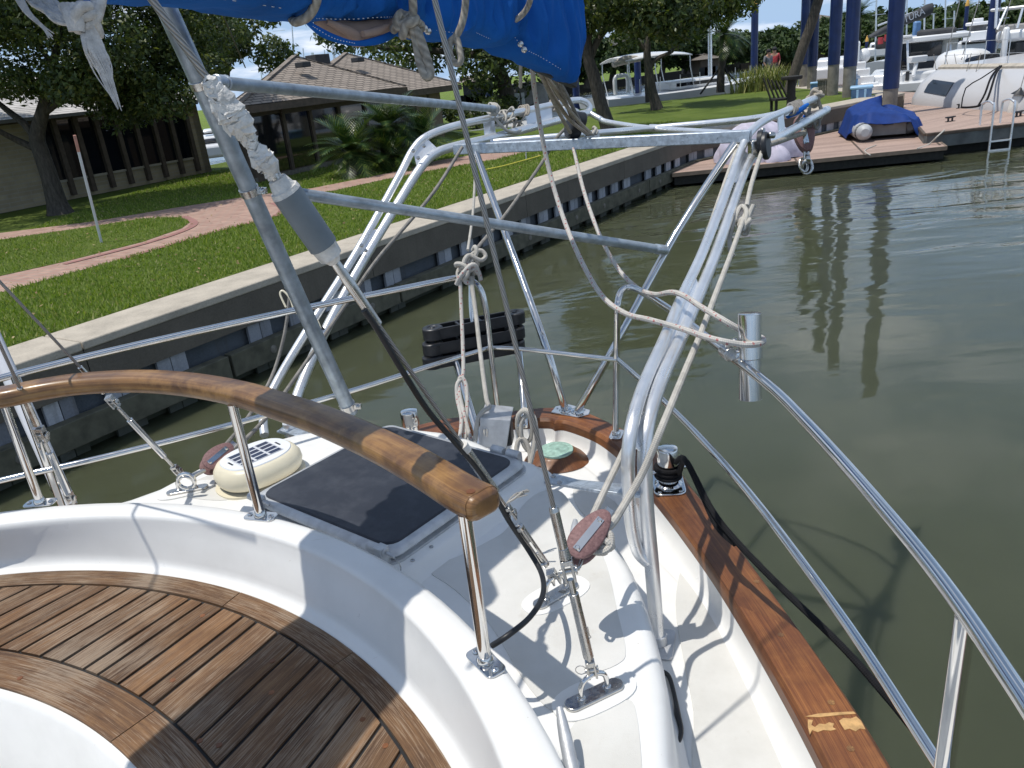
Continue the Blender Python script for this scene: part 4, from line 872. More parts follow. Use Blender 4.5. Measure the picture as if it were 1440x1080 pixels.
# long red-flecked sheet looped round the rod holder
rope('sheet_rope', [(748, 92, 2.62), (755, 150, 2.85), (770, 230, 2.95), (790, 300, 2.9), (815, 362, 2.75), (845, 414, 2.6), (878, 440, 2.45), (915, 450, 2.3), (958, 462, 2.24), (1000, 476, rd-.03), (1040, 484, rd-.05), (1064, 484, rd-.04), (1073, 480, rd-.0), (1068, 474, rd+.04), (1040, 463, rd+.04), (1012, 447, rd+.06), (985, 431, 2.29), (962, 416, 2.36), (944, 411, 2.45), (920, 414, 2.62), (895, 404, 2.85), (868, 376, 3.05), (843, 330, 3.3), (822, 272, 3.5), (808, 215, 3.68), (803, 188, 3.72)], .0086, 'ropered', 'white rope with red flecks hanging from the boom and looped round the rod holder', sub=8)
# tangle on the stern gate
gk = Z(655, 391, ZR); gd = P(gk)[2]
mb = knot((655, 378, gd-.04), .042, .0095, 4, 11); mb.tube([D(665, 352, gd-.02), D(668, 347, gd-.04), D(670, 356, gd-.05), D(662, 370, gd-.05), D(655, 382, gd-.05), D(660, 362, gd-.05), D(675, 352, gd-.04), D(683, 360, gd-.04), D(676, 366, gd-.05), D(664, 360, gd-.06)], .0088, 10, sub=5)
tag(build('rope_tangle', mb, M['ropew'], ang=80), 'knotted tangle of white rope ends on the corner of the port stern rail', 'rope')
mb = knot((658, 384, gd-.06), .034, .0095, 2, 21); mb.tube([D(642, 400, gd-.06), D(648, 388, gd-.08), D(664, 372, gd-.08), D(672, 380, gd-.06), D(676, 394, gd-.04)], .0095, 10, sub=4); tag(build('rope_tangle', mb, M['ropered'], ang=80), 'red flecked rope hitch just below the white tangle on the stern rail', 'rope')
rope('hanging_rope', [(647, 394, gd-.06), (649, 440, gd-.09), (651, 490, gd-.14), (651, 528, gd-.2), (643, 540, gd-.22), (643, 560, gd-.24), (649, 590, gd-.3), (646, 625, gd-.36), (652, 640, gd-.36), (655, 600, gd-.3), (657, 565, gd-.25), (655, 540, gd-.22), (648, 530, gd-.21), (645, 545, gd-.22), (652, 580, gd-.28), (664, 625, gd-.34)], .0078, 'ropered', 'red flecked rope hanging straight down from the stern rail with a looped end')
rope('hanging_rope', [(662, 390, gd-.05), (669, 440, gd-.1), (676, 500, gd-.18), (684, 560, gd-.28), (688, 572, gd-.3), (680, 578, gd-.32), (672, 590, gd-.33), (668, 620, gd-.34)], .0088, 'ropew', 'plain white rope hanging from the stern rail to the aluminium hood')
rope('hanging_rope', [(668, 250, 3.6), (665, 300, 3.5), (658, 352, gd)], .0062, 'ropew', 'short white rope rising from the tangle on the stern rail')
rope('guy_rope', [(800, 176, 3.82), (782, 195, 3.8), (760, 232, 3.75), (712, 300, 3.6), (672, 348, gd+.02), (658, 372, gd-.02)], .0078, 'ropegrey', 'grey rope slanting from the mainsheet block down to the stern rail tangle')
mb = MB()
for k, (x, y, s) in enumerate(((738, 600, .055), (744, 610, .06), (736, 640, .05))):
    c = D(x, y, 2.93); mb.tube([c+_r*(s*.5*math.cos(a))+V((0, .012*k*math.sin(a), s*math.sin(a)*1.15)) for a in [i*.5236 for i in range(12)]], .0088, 10, sub=4, closed=True)
mb.tube([D(728, 585, 2.95), D(738, 576, 2.93), D(752, 590, 2.9), D(752, 622, 2.9), D(745, 655, 2.9)], .0088, 10, sub=5)
tag(build('rope_coil', mb, M['ropew'], ang=80), 'small coil of cream rope hanging inside the transom near the bronze plate', 'rope')
# black dock line
mb = MB(); z0 = .045
for k, h in enumerate((.052, .036, .066)):
    mb.tube([bc+V((math.cos(a)*.040, math.sin(a)*.040, h+.006*math.sin(a*.5))) for a in [i*.449 for i in range(15)]], .0085, 10, sub=3)
mb.tube([bc+V((.0, -.04, .05)), bc+V((.03, -.03, .06)), D(963, 648, 2.32), D(978, 672, 2.26), D(1000, 715, 2.18), D(1030, 755, 2.1), D(1092, 820, 1.98), D(1180, 905, 1.84), D(1240, 972, 1.76), D(1300, 1045, 1.7), D(1360, 1120, 1.66)], .0088, 12, sub=6)
mb.tube([bc+V((.03, .02, .07)), D(962, 645, 2.3), D(985, 690, 2.24), D(1008, 740, 2.16), D(1034, 765, 2.1)], .0085, 10, sub=5)
tag(build('dock_line', mb, M['ropeblack'], ang=80), 'black braided dock line wrapped on the chrome bollard and leading forward', 'rope')
# frayed whipping on deck
mb = MB()
for k in range(9):
    a = D(712, 708, 2.03); mb.tube([a, a+V((.02, .01, .012))+V((random.uniform(-.006, .006),)*3), a+V((.055+random.uniform(-.015, .01), .03+random.uniform(-.012, .012), .012+random.uniform(-.01, .012)))], .0016, 5, sub=3)
mb.tube([D(716, 706, 2.0), D(725, 700, 1.99), D(734, 692, 1.98)], .003, 6, sub=2); tag(build('frayed_lashing', mb, M['ropew']), 'short frayed white lashing tied to the turnbuckle', 'lashing')
# ---------------- mizzen boom and sail cover
boom = thing('mizzen_boom', D(820, 60, 2.75), 'overhead boom wrapped in a sagging bright blue canvas sail cover', 'boom')
outl = [(120, -22, 1.42), (190, -2, 1.55), (250, 6, 1.62), (310, 9, 1.69), (360, 20, 1.76), (400, 24, 1.82), (430, 30, 1.86), (455, 29, 1.9), (480, 30, 1.94), (510, 31, 1.98), (540, 28, 2.02), (560, 28, 2.06), (580, 40, 2.10), (605, 54, 2.15), (630, 58, 2.19), (652, 52, 2.23), (672, 58, 2.27), (692, 67, 2.31), (705, 60, 2.34), (714, 47, 2.36), (730, 76, 2.40), (750, 90, 2.44), (770, 100, 2.48), (790, 112, 2.54), (803, 117, 2.58), (811, 100, 2.62), (816, 70, 2.65), (820, 40, 2.67)]
xs = [o[0] for o in outl]; bpts = [D(*o) for o in outl]
fwd_ = (bpts[0]-bpts[5])/(bpts[0]-bpts[5]).length; bpts = [bpts[0]+fwd_*1.6, bpts[0]+fwd_*1.0, bpts[0]+fwd_*.45]+bpts
bx = (D(600, 0, 2.15)-D(250, -30, 1.62)); bx.z = 0; bx.normalize(); by = V((-bx.y, bx.x, 0))
by = by if by.dot(V((0, 1, 0))) > 0 else -by
dn = cat(bpts, 0, 7)[0]; rows = []; rg = random.Random(4); fph = [rg.uniform(0, 6.28) for _ in range(6)]
for i, p in enumerate(dn):
    f = i/(len(dn)-1); end = max(0, (f-.70)/.30); wd = .135*(1-.72*end**.8)*(1+.55*max(0, (.42-f)/.42)); hh = .30*(1-.15*end)
    wob = .008*math.sin(i*.55)+.006*math.sin(i*1.31+1)
    ztop = max(p.z+hh*.6, (.30-.25*f)+.28)
    c = p; rw = []
    for (u, v) in ((0, 0), (-.35, .02), (-.72, .07), (-.98, .17), (-1.0, .32), (-.85, .52), (-.5, .82), (0, 1.0), (.5, .82), (.85, .52), (1.0, .32), (.98, .17), (.72, .07), (.35, .02)):
        z = c.z+(ztop-c.z)*v; fold = .16*abs(math.sin(i*.21+v*7+fph[0]))**.5+.07*math.sin(i*.47-v*11+fph[1])+.05*math.sin(i*.9+v*23); q = c+by*(u*wd*(.95+fold))+by*(wob+.075*(1-.6*end))*min(1, v*8); rw.append(V((q.x, q.y, z+.006*math.sin(i*.7+u*5)*(v > 0))))
    rows.append(rw)
mb = MB(); mb.loft(rows, closed=True, cap=True); cov = build('sail_cover', mb, M['bluecover'], boom, ang=80)
# lower edge flap with the folded sail showing through
def ribbon(top, bot, mat, name, th=.004, parent=None):
    a = cat([D(*q) for q in top], 0, 5)[0]; b = cat([D(*q) for q in bot], 0, 5)[0]; n = min(len(a), len(b)); mb = MB()
    rr_ = []
    for i in range(n):
        m = a[i].lerp(b[i], .5)+_f*.012; d = _f*th
        rr_.append([a[i], a[i].lerp(b[i], .3)-_f*.004, m-_f*.016, b[i], b[i]+d, m+d-_f*.012, a[i]+d])
    mb.loft(rr_, closed=True, cap=True); return build(name, mb, M[mat], parent, ang=80)
ribbon([(430, 26, 1.80), (450, 38, 1.84), (475, 50, 1.88), (500, 57, 1.92), (526, 52, 1.96), (548, 44, 2.0), (566, 32, 2.02)], [(428, 31, 1.80), (448, 49, 1.84), (472, 59, 1.88), (500, 64, 1.92), (530, 62, 1.96), (552, 53, 2.0), (568, 38, 2.02)], 'bluecover', 'cover_flap', .004, cov)
mb = MB(); fs = [(444, 27, 1.92), (470, 38, 1.95), (500, 46, 1.98), (525, 42, 2.01), (556, 28, 2.05)]
mb.tube([D(*q) for q in fs], [.012, .026, .034, .030, .012], 14, sub=4); mb.tube([D(460, 30, 1.88), D(490, 44, 1.92), D(506, 52, 1.95), D(520, 42, 1.98)], [.006, .012, .014, .006], 10, sub=4); mb.tube([D(510, 48, 1.93), D(530, 44, 1.97), D(548, 34, 2.0)], [.008, .011, .005], 10, sub=4)
build('folded_sail', mb, M['sailcloth'], boom, ang=80)
mb = MB()
for ln in ([(443, 14), (480, 12), (530, 9), (570, 12)], [(445, 26), (490, 27), (540, 24), (560, 24)], [(440, 37), (470, 54), (500, 61)], [(600, 40), (640, 46), (660, 44)], [(670, 46), (692, 55), (705, 50)], [(716, 40), (735, 66), (760, 80), (790, 98)], [(205, -12), (300, -3), (400, 12)]):
    ps = cat([V((x, y, 0)) for x, y in ln], 0, 24)[0]
    mb = MB()
    for i in range(0, len(ps)-2, 3):
        def onc(p):
            f = np.interp(p.x, xs, [o[2] for o in outl]); return D(p.x, p.y, f-.06)
        mb.tube([onc(ps[i]), onc(ps[i+1])], .0009, 4, caps=False)
    build('cover_stitching', mb, M['vwhite'], cov)
mb2 = MB()
for (x, y) in ((732, 62), (737, 70), (597, 40), (602, 44)):
    q = D(x, y, np.interp(x, xs, [o[2] for o in outl])-.05); mb2.lathe([(.009, 0), (.009, .003), (.005, .005), (0, .005)], q, axis=-ray(x, y), seg=12)
build('cover_snaps', mb2, M['steel'], cov)
mb = MB(); e0 = dn[-1]+V((0, 0, .17)); e0b = dn[20]+V((0, 0, .22)); mb.tube([e0+(e0-e0b).normalized()*.02, e0b, e0b+(e0b-e0)*2.2], .045, 20); build('boom_spar', mb, M['alu'], boom)
mb = MB(); mb.bar(D(752, 92, 2.5), D(808, 118, 2.64), .03, .03, up=V((0, 0, 1))); build('boom_fitting', mb, M['blackpl'], boom, bevel=.005)
# rope ties round the cover
def tie(pts, r, label, extra=None):
    mb = MB(); mb.tube([D(*p) for p in pts], r, 12, sub=6)
    if extra: extra(mb)
    return tag(build('rope_tie', mb, M['roplay'], ang=80), label, 'rope', 'rope ties round the sail cover')
tie([(446, -40, 1.74), (446, -5, 1.76), (441, 12, 1.78), (432, 24, 1.79), (420, 30, 1.80), (413, 30, 1.83), (408, 20, 1.9)], .0105, 'thick weathered rope band hooked under the sail cover, left of the beige sail')
def ex2(mb):
    knot((574, 34, 1.98), .026, .011, 3, 8, mb); mb.tube([D(553, 42, 1.99), D(560, 36, 1.97), D(575, 33, 1.95), D(585, 28, 1.96), D(578, 22, 1.97), D(568, 28, 1.96)], .0115, 10, sub=5)
    mb.tube([D(580, 40, 1.97), D(586, 60, 1.98), D(590, 85, 1.99), D(597, 104, 1.99), D(602, 108, 1.99), D(605, 100, 1.99), D(598, 75, 1.98), D(590, 52, 1.97), D(583, 40, 1.97)], .0115, 12, sub=6)
tie([(578, -40, 1.9), (580, -5, 1.93), (581, 14, 1.95), (579, 28, 1.96)], .0105, 'knotted rope tie with two thick ends hanging over the shingled roof', ex2)
def ex3(mb): mb.tube([D(641, 52, 2.06), D(633, 60, 2.06), D(632, 74, 2.06), D(637, 86, 2.06), D(644, 89, 2.06), D(648, 82, 2.06), D(645, 66, 2.06), D(642, 54, 2.06)], .0095, 12, sub=6)
tie([(655, -40, 2.0), (655, -5, 2.02), (653, 18, 2.04), (648, 38, 2.05), (640, 53, 2.06)], .0095, 'rope tie ending in one small hanging loop, right of the backstay wire', ex3)
tie([(748, -40, 2.18), (746, -5, 2.2), (742, 10, 2.24), (733, 22, 2.26), (722, 29, 2.28), (716, 28, 2.34)], .0085, 'thin rope tie nearest the outer end of the blue cover')
# mainsheet tackle
ms = thing('mainsheet_tackle', D(812, 186, 3.75), 'grey mainsheet tackle with black block between boom end and davit cross beam', 'tackle')
def part_rope(name, pts, r, mat, par): return rope(name, pts, r, mat, None, parent=par)
part_rope('tackle_rope', [(752, 90, 2.62), (775, 130, 3.0), (798, 165, 3.45), (812, 178, 3.62), (828, 190, 3.7)], .0085, 'ropetan', ms)
part_rope('tackle_rope', [(757, 96, 2.66), (782, 150, 3.15), (797, 178, 3.5), (802, 186, 3.66)], .0085, 'ropetan', ms)
part_rope('tackle_rope', [(764, 100, 2.68), (790, 140, 3.1), (815, 172, 3.5), (832, 188, 3.7)], .008, 'ropetan', ms)
part_rope('tackle_rope', [(778, 108, 2.7), (793, 138, 3.1), (803, 164, 3.5), (806, 172, 3.64)], .0078, 'ropegrey', ms)
part_rope('tackle_rope', [(786, 114, 2.72), (800, 140, 3.1), (812, 164, 3.5), (815, 170, 3.64)], .0078, 'ropegrey', ms)
part_rope('tackle_rope', [(733, 78, 2.5), (732, 100, 2.6), (732, 122, 2.7)], .006, 'ropew', ms)
mb = MB(); mb.box(D(810, 178, 3.70), (.05, .05, .11), Matrix.Rotation(.5, 3, 'Y')); mb.lathe([(.045, -.03), (.045, .03)], D(806, 181, 3.7), axis=_r+_f*.4, seg=18); mb.lathe([(.036, -.03), (.036, .03)], D(814, 168, 3.68), axis=_r+_f*.4, seg=18); build('sheet_block', mb, M['blackpl'], ms, bevel=.008)
mb = knot((834, 187, 3.70), .02, .007, 3, 2); build('shackle_lashing', mb, M['ropew'], ms); mb = MB(); mb.box(D(832, 192, 3.72), (.07, .05, .02)); build('sheet_padeye', mb, M['steel'], ms, bevel=.004)
# lashings on the davit ends
mb = MB()
for k in range(5): mb.tube([D(690+k*1.8, 153+k*.3, 4.16+.01*k)+V((math.cos(a)*.016+random.uniform(-.004, .004), math.sin(a)*.026, math.sin(a+.3)*.027)) for a in [i*.5236 for i in range(12)]], .0065, 8, sub=3, closed=True)
knot((712, 168, 4.25), .05, .0065, 3, 6, mb); mb.tube([D(695, 165, 4.2), D(712, 183, 4.22), D(728, 186, 4.3), D(735, 176, 4.4)], .009, 8, sub=4); tag(build('lashing', mb, M['ropew'], ang=80), 'white lashing binding the galvanised strut to the port davit', 'lashing')
mb = MB()
for k in range(4): mb.tube([D(732+k*3, 156.5-k*.6, 4.42)+V((math.cos(a)*.014, math.sin(a)*.024, math.sin(a+.3)*.026)) for a in [i*.5236 for i in range(12)]], .0055, 8, sub=3, closed=True)
mb.tube([D(741, 155, 4.42), D(736, 166, 4.40), D(727, 178, 4.42)], .005, 8, sub=3); knot((725, 178, 4.42), .05, .005, 4, 9, mb); tag(build('lashing', mb, M['ropetan'], ang=80), 'tan cord turns tied round the upper tube of the port davit', 'lashing')
mb = MB()
mb.tube([D(775+i*.35, 148, 4.63)+V((math.cos(i*.5236)*.014, math.sin(i*.5236)*.027, math.sin(i*.5236+.3)*.029)) for i in range(26)], .0075, 8, sub=3)
tag(build('lashing', mb, M['ropetan'], ang=80), 'single brown rope turn on the port davit behind the tackle', 'lashing')
mb = MB()
for k in range(6): mb.tube([D(1112+k*2.4, 153.5-k*.95, 3.70+.015*k)+V((math.cos(a)*.014, math.sin(a)*.022, math.sin(a+.3)*.024)) for a in [i*.5236 for i in range(12)]], .0058, 8, sub=3, closed=True)
mb.tube([D(1124, 149, 3.78), D(1130, 158, 3.82), D(1140, 168, 3.95)], .0055, 8, sub=3); knot((1140, 168, 3.95), .05, .006, 4, 12, mb); mb.tube([D(1128, 160, 3.75), D(1118, 176, 3.8), D(1130, 178, 3.8)], .007, 8, sub=4); tag(build('lashing', mb, M['ropegrey'], ang=80), 'neat grey cord whipping round the upper tube of the starboard davit', 'lashing')
mb = knot((1146, 138, 4.0), .036, .0085, 5, 13); mb.tube([D(1150, 140, 4.0), D(1156, 160, 4.02), D(1150, 172, 4.05), D(1140, 185, 4.1), D(1137, 192, 4.1)], .010, 8, sub=4); tag(build('lashing', mb, M['ropetan'], ang=80), 'bunched rope knot over the outer end of the starboard davit', 'lashing')
mb = MB(); mb.tube([D(1108, 162, 3.7), D(1122, 156, 3.74), D(1136, 147, 3.8)], [.016, .017, .008], 8, sub=3); mb.tube([D(1130, 163, 3.9), D(1140, 170, 3.92), D(1145, 178, 3.95)], .006, 8, sub=3); tag(build('webbing_strap', mb, M['bluecover']), 'bright blue webbing strap on the starboard davit', 'strap')
bkE = block('rope_block', D(1126, 164, 3.98), D(1136, 214, 3.98), .10, .09, None, 'large brown wooden block hanging from the outer end of the starboard davit', mat='plum')
mb = MB(); mb.tube([D(1134, 214, 3.98), D(1134, 224, 3.98)], .016, 10); mb.tube([D(1135, 234, 3.98)+V((math.cos(a)*.026, .008*math.sin(2*a), math.sin(a)*.036)) for a in [i*.5236 for i in range(12)]], .0075, 8, sub=2, closed=True); mb.tube([D(1130, 232, 3.99)+V((math.cos(a)*.02, .02*math.sin(a), math.sin(a)*.03)) for a in [i*.5236 for i in range(12)]], .0065, 8, sub=2, closed=True); mb.lathe([(.02, 0), (.02, .02)], D(1132, 223, 3.97), axis=_r, seg=12); build('swivel_shackle', mb, M['steel'], bkE)
cb_ = thing('cam_cleat_block', D(1073, 200, 3.35), 'black ratchet block bolted to the starboard davit at its bend', 'pulley block', None)
mb = MB(); mb.lathe([(.052, -.012), (.058, -.006), (.058, .006), (.052, .012)], D(1077, 205, 3.32), axis=_r*.85-_f*.5, seg=26); mb.lathe([(.05, -.01), (.052, .01)], D(1071, 200, 3.34), axis=_r*.85-_f*.5, seg=26); build('block_shell', mb, M['blackpl'], cb_)
mb = MB(); mb.box(D(1062, 208, 3.36), (.05, .06, .07)); mb.bar(D(1073, 180, 3.33), D(1071, 205, 3.33), .02, .02, up=_f); mb.lathe([(.014, 0), (.014, .03)], D(1080, 190, 3.3), axis=_r, seg=12); build('block_arm', mb, M['steel'], cb_, bevel=.006)
rope('davit_fall_rope', [(1079, 204, 3.34), (1095, 199, 3.5), (1112, 193, 3.7), (1130, 187, 3.92)], .0125, 'roplay', 'thick three strand rope between the black ratchet block and the big brown block')
rope('davit_fall_rope', [(1072, 212, 3.32), (1064, 235, 3.24), (1056, 262, 3.14), (1050, 290, 3.04)], .0095, 'ropew', 'fuzzy white rope dropping from the black ratchet block along the davit')
# ---------------- frayed rope bunch high on the left
fr = thing('frayed_rope_bunch', D(112, 25, 1.3), 'dirty white frayed rope bunch with ragged strands, hanging at upper left', 'rope')
mb = MB(); rg = random.Random(3)
for k in range(26): 
    o = rg.uniform(-16, 16); w_ = lambda: rg.uniform(-5, 5); mb.tube([D(38+o, -30, 1.32), D(62+o*.8+w_(), 4+w_(), 1.31), D(88+o*.5+w_(), 24+w_(), 1.29), D(112, 36+rg.uniform(-8, 8), 1.28)], [.0036, .0042, .0042, .0036], 7, sub=4)
for k in range(4): 
    o = rg.uniform(-4, 4); mb.tube([D(142+o, -30, 1.3), D(138+o, 5, 1.29), D(132+o*.5, 28, 1.285), D(118, 40, 1.28)], .009, 8, sub=4)
for k in range(5): o = rg.uniform(-9, 9); mb.tube([D(95+o, 8, 1.27), D(104+o, 26, 1.265), D(108+o*.7, 44, 1.27)], .0075, 8, sub=4)
build('rope_strands', mb, M['fray'], fr, ang=80)
mb = knot((113, 26, 1.28), .020, .0085, 4, 5); build('rope_knot', mb, M['fray'], fr, ang=80)
mb = MB()
for k in range(90):
    o = rg.gauss(0, 1); e = rg.uniform(.35, 1.0); sp = rg.choice((-1, 1))*rg.uniform(.2, 1)
    mb.tube([D(122+o*4, 36, 1.28), D(133+o*6.5, 66, 1.28+o*.006), D(134+(150-134)*e+o*7*(1-e*.5)+sp*6, 68+42*e, 1.285), D(134+36*e+sp*5*(1-e*.5), 68+90*e, 1.29)], [.0024, .0016, .0011, .0005], 5, sub=4)
for k in range(10):
    o = rg.uniform(-6, 6); mb.tube([D(18+o, -20, 1.3), D(36+o*.7, 14, 1.3), D(56+o*.4, 34, 1.3), D(74+rg.uniform(-6, 6), 50+rg.uniform(-6, 6), 1.3)], [.003, .002, .0015, .0006], 5, sub=4)
build('frayed_ends', mb, M['fray'], fr)
# thin stay crossing the sky gap
mb = MB(); a, b = D(296, -20, 6.0), D(345, 95, 9.0); mb.tube([a+(a-b)*.6, a, b], .007, 6); bp('port_topping_wire', mb, M['blackrub'])
# ================================================================== SETTING
def m_water():
    m, t, b = new('harbour_water'); v = coords(t, 'Object', (1, 1, 1), (0, 0, .45))
    st = coords(t, 'Object', (.55, 1.5, 1), (0, 0, -.25))
    n1 = noise(t, st, .8, 2.0, .45, .5); n2 = noise(t, st, 4.2, 2, .5, .3); n3 = noise(t, coords(t, 'Object', (1, 1, 1), (0, 0, .2)), .22, 2)
    lk(t, ramp(t, noise(t, v, .6, 4), [(.3, (.055, .062, .035)), (.7, (.066, .073, .043))]), b.inputs['Base Color'])
    b.inputs['Roughness'].default_value = .035; b.inputs['IOR'].default_value = 1.333
    b.inputs['Subsurface Weight'].default_value = 1.0; b.inputs['Subsurface Radius'].default_value = (1.0, 1.0, .7); b.inputs['Subsurface Scale'].default_value = 1.1
    amp = ramp(t, n3, [(.35, (.25,)*3), (.65, (1,)*3)])
    h = math_(t, 'MULTIPLY', math_(t, 'ADD', n1, math_(t, 'MULTIPLY', n2, .10)), amp)
    # fewer ripples in the lee of the hull and the wall
    g = t.nodes.new('ShaderNodeTexCoord'); sp = t.nodes.new('ShaderNodeSeparateXYZ'); lk(t, g.outputs['Object'], sp.inputs[0])
    s = math_(t, 'ADD', math_(t, 'MULTIPLY', sp.outputs[1], .10), -.35); s.node.use_clamp = True
    h2 = math_(t, 'MULTIPLY', h, math_(t, 'ADD', math_(t, 'MULTIPLY', s, .85), .15))
    bump(t, b, h2, .48, .14); return m
M['water'] = m_water()
def m_grass():
    m, t, b = new('lawn_grass'); v = coords(t); n = noise(t, v, .8, 5, .6); n2 = noise(t, v, 30, 5, .7); n3 = noise(t, v, 120, 2)
    f = math_(t, 'ADD', math_(t, 'MULTIPLY', n, .65), math_(t, 'MULTIPLY', n2, .35))
    lk(t, ramp(t, f, [(.3, (.085, .135, .02)), (.5, (.15, .215, .034)), (.66, (.21, .27, .055)), (.78, (.29, .28, .11))]), b.inputs['Base Color']); b.inputs['Roughness'].default_value = .8; b.inputs['Specular IOR Level'].default_value = .2
    bump(t, b, math_(t, 'ADD', n2, math_(t, 'MULTIPLY', n3, .6)), .9, .06); return m
M['grass'] = m_grass()
def m_rand(name, stops, rough=.6, trans=0.0):
    m, t, b = new(name); g = t.nodes.new('ShaderNodeNewGeometry'); c = ramp(t, g.outputs['Random Per Island'], stops); lk(t, c, b.inputs['Base Color']); b.inputs['Roughness'].default_value = rough; b.inputs['Specular IOR Level'].default_value = .35
    if trans:
        tr = t.nodes.new('ShaderNodeBsdfTranslucent'); lk(t, mixc(t, 1.0, c, (1.5, 1.7, .6), 'MULTIPLY'), tr.inputs[0]); ms = t.nodes.new('ShaderNodeMixShader'); ms.inputs[0].default_value = trans
        lk(t, b.outputs[0], ms.inputs[1]); lk(t, tr.outputs[0], ms.inputs[2]); lk(t, ms.outputs[0], t.nodes['Material Output'].inputs[0])
    return m
M['blade'] = m_rand('grass_blades', [(0, (.10, .16, .022)), (.5, (.185, .255, .04)), (.85, (.25, .31, .065)), (1, (.38, .34, .17))], .6, .3)
M['oakleaf'] = m_rand('live_oak_leaves', [(0, (.030, .05, .018)), (.45, (.055, .084, .026)), (.8, (.095, .122, .036)), (.95, (.14, .16, .042)), (1, (.19, .20, .06))], .42, .25)
M['farleaf'] = m_rand('distant_leaves', [(0, (.022, .044, .013)), (.5, (.042, .072, .021)), (1, (.08, .112, .032))], .6, .12)
M['frond'] = m_rand('sago_fronds', [(0, (.018, .045, .014)), (.6, (.04, .085, .02)), (1, (.14, .17, .04))], .35, .12)
M['spike'] = m_rand('spiky_grass', [(0, (.10, .13, .04)), (.6, (.20, .22, .07)), (1, (.36, .33, .13))], .6, .2)
def m_bark():
    m, t, b = new('oak_bark'); v = coords(t, 'Object', (1, 1, .25)); n = noise(t, v, 22, 6, .65)
    lk(t, ramp(t, n, [(.3, (.03, .026, .021)), (.6, (.09, .077, .062)), (.8, (.15, .135, .115))]), b.inputs['Base Color']); b.inputs['Roughness'].default_value = .9; bump(t, b, n, .8, .03); return m
M['bark'] = m_bark()
def m_brick(name, c1, c2, mor, w_, h_, vert=False, bmp=.3, ms=.012, rot=0.0):
    m, t, b = new(name); br = t.nodes.new('ShaderNodeTexBrick'); br.inputs['Scale'].default_value = 1; br.inputs['Mortar Size'].default_value = ms; br.inputs['Brick Width'].default_value = w_; br.inputs['Row Height'].default_value = h_
    br.inputs['Color1'].default_value = (*c1, 1); br.inputs['Color2'].default_value = (*c2, 1); br.inputs['Mortar'].default_value = (*mor, 1); br.inputs['Mortar Smooth'].default_value = .3; br.inputs['Bias'].default_value = -.1
    lk(t, coords(t, 'UV' if vert else 'Object', (1, 1, 1), (0, 0, rot)), br.inputs['Vector']); n = noise(t, coords(t), 3.5, 5, .6)
    lk(t, mixc(t, .55, br.outputs[0], mixc(t, n, (.35, .33, .30), (1.3, 1.25, 1.2)), 'MULTIPLY'), b.inputs['Base Color']); b.inputs['Roughness'].default_value = .85; bump(t, b, br.outputs['Fac'], -bmp, .01); return m
M['paver'] = m_brick('brick_pavers', (.44, .285, .225), (.35, .205, .165), (.33, .26, .215), .22, .11, rot=.6)
M['redpaver'] = m_brick('red_border_pavers', (.36, .165, .15), (.30, .14, .13), (.28, .19, .16), .12, .2, rot=.6)
M['tanbrick'] = m_brick('tan_brick', (.44, .37, .25), (.36, .30, .20), (.40, .36, .29), .62, .10, True)
def m_shingle(name, c, rowh=.16, w=.5):
    m, t, b = new(name); br = t.nodes.new('ShaderNodeTexBrick'); br.inputs['Scale'].default_value = 1; br.inputs['Mortar Size'].default_value = .022; br.inputs['Brick Width'].default_value = w; br.inputs['Row Height'].default_value = rowh
    br.inputs['Color1'].default_value = (*[q*1.12 for q in c], 1); br.inputs['Color2'].default_value = (*[q*.86 for q in c], 1); br.inputs['Mortar'].default_value = (*[q*.32 for q in c], 1); br.inputs['Mortar Smooth'].default_value = .1
    lk(t, coords(t, 'UV'), br.inputs['Vector']); n = noise(t, coords(t), 2, 5); n2 = noise(t, coords(t), 40, 3)
    lk(t, mixc(t, .6, br.outputs[0], mixc(t, math_(t, 'ADD', math_(t, 'MULTIPLY', n, .6), math_(t, 'MULTIPLY', n2, .4)), (.5, .5, .5), (1.5, 1.5, 1.5)), 'MULTIPLY'), b.inputs['Base Color']); b.inputs['Roughness'].default_value = .9; bump(t, b, br.outputs['Fac'], -.5, .02); return m
M['shingle'] = m_shingle('weathered_shingles', (.29, .245, .205), .13, .36)
M['paleshingle'] = m_shingle('pale_shingles', (.50, .48, .46), .2, .7)
M['thatch'] = m_shingle('old_thatch', (.22, .19, .16), .1, .3)
def m_conc(name, c, s=3):
    m, t, b = new(name); v = coords(t); n = noise(t, v, s, 7, .65); n2 = noise(t, v, 45, 4, .7)
    lk(t, ramp(t, math_(t, 'ADD', math_(t, 'MULTIPLY', n, .6), math_(t, 'MULTIPLY', n2, .4)), [(.3, tuple(q*.62 for q in c)), (.55, c), (.75, tuple(q*1.2 for q in c))]), b.inputs['Base Color']); b.inputs['Roughness'].default_value = .9; bump(t, b, n2, .5, .01); return m
M['conc'] = m_conc('old_concrete', (.46, .41, .335)); M['concface'] = m_conc('shaded_brown_concrete', (.13, .113, .09), 2)  # dark face copy holds the wall's shade in its colour; planter shares it
M['pan'] = m_conc('grey_vinyl_piling', (.44, .46, .50), 1.2); M['panrec'] = m_conc('shaded_vinyl_piling', (.10, .115, .13), 1.2)  # shade under the cap is put into the darker recess copy
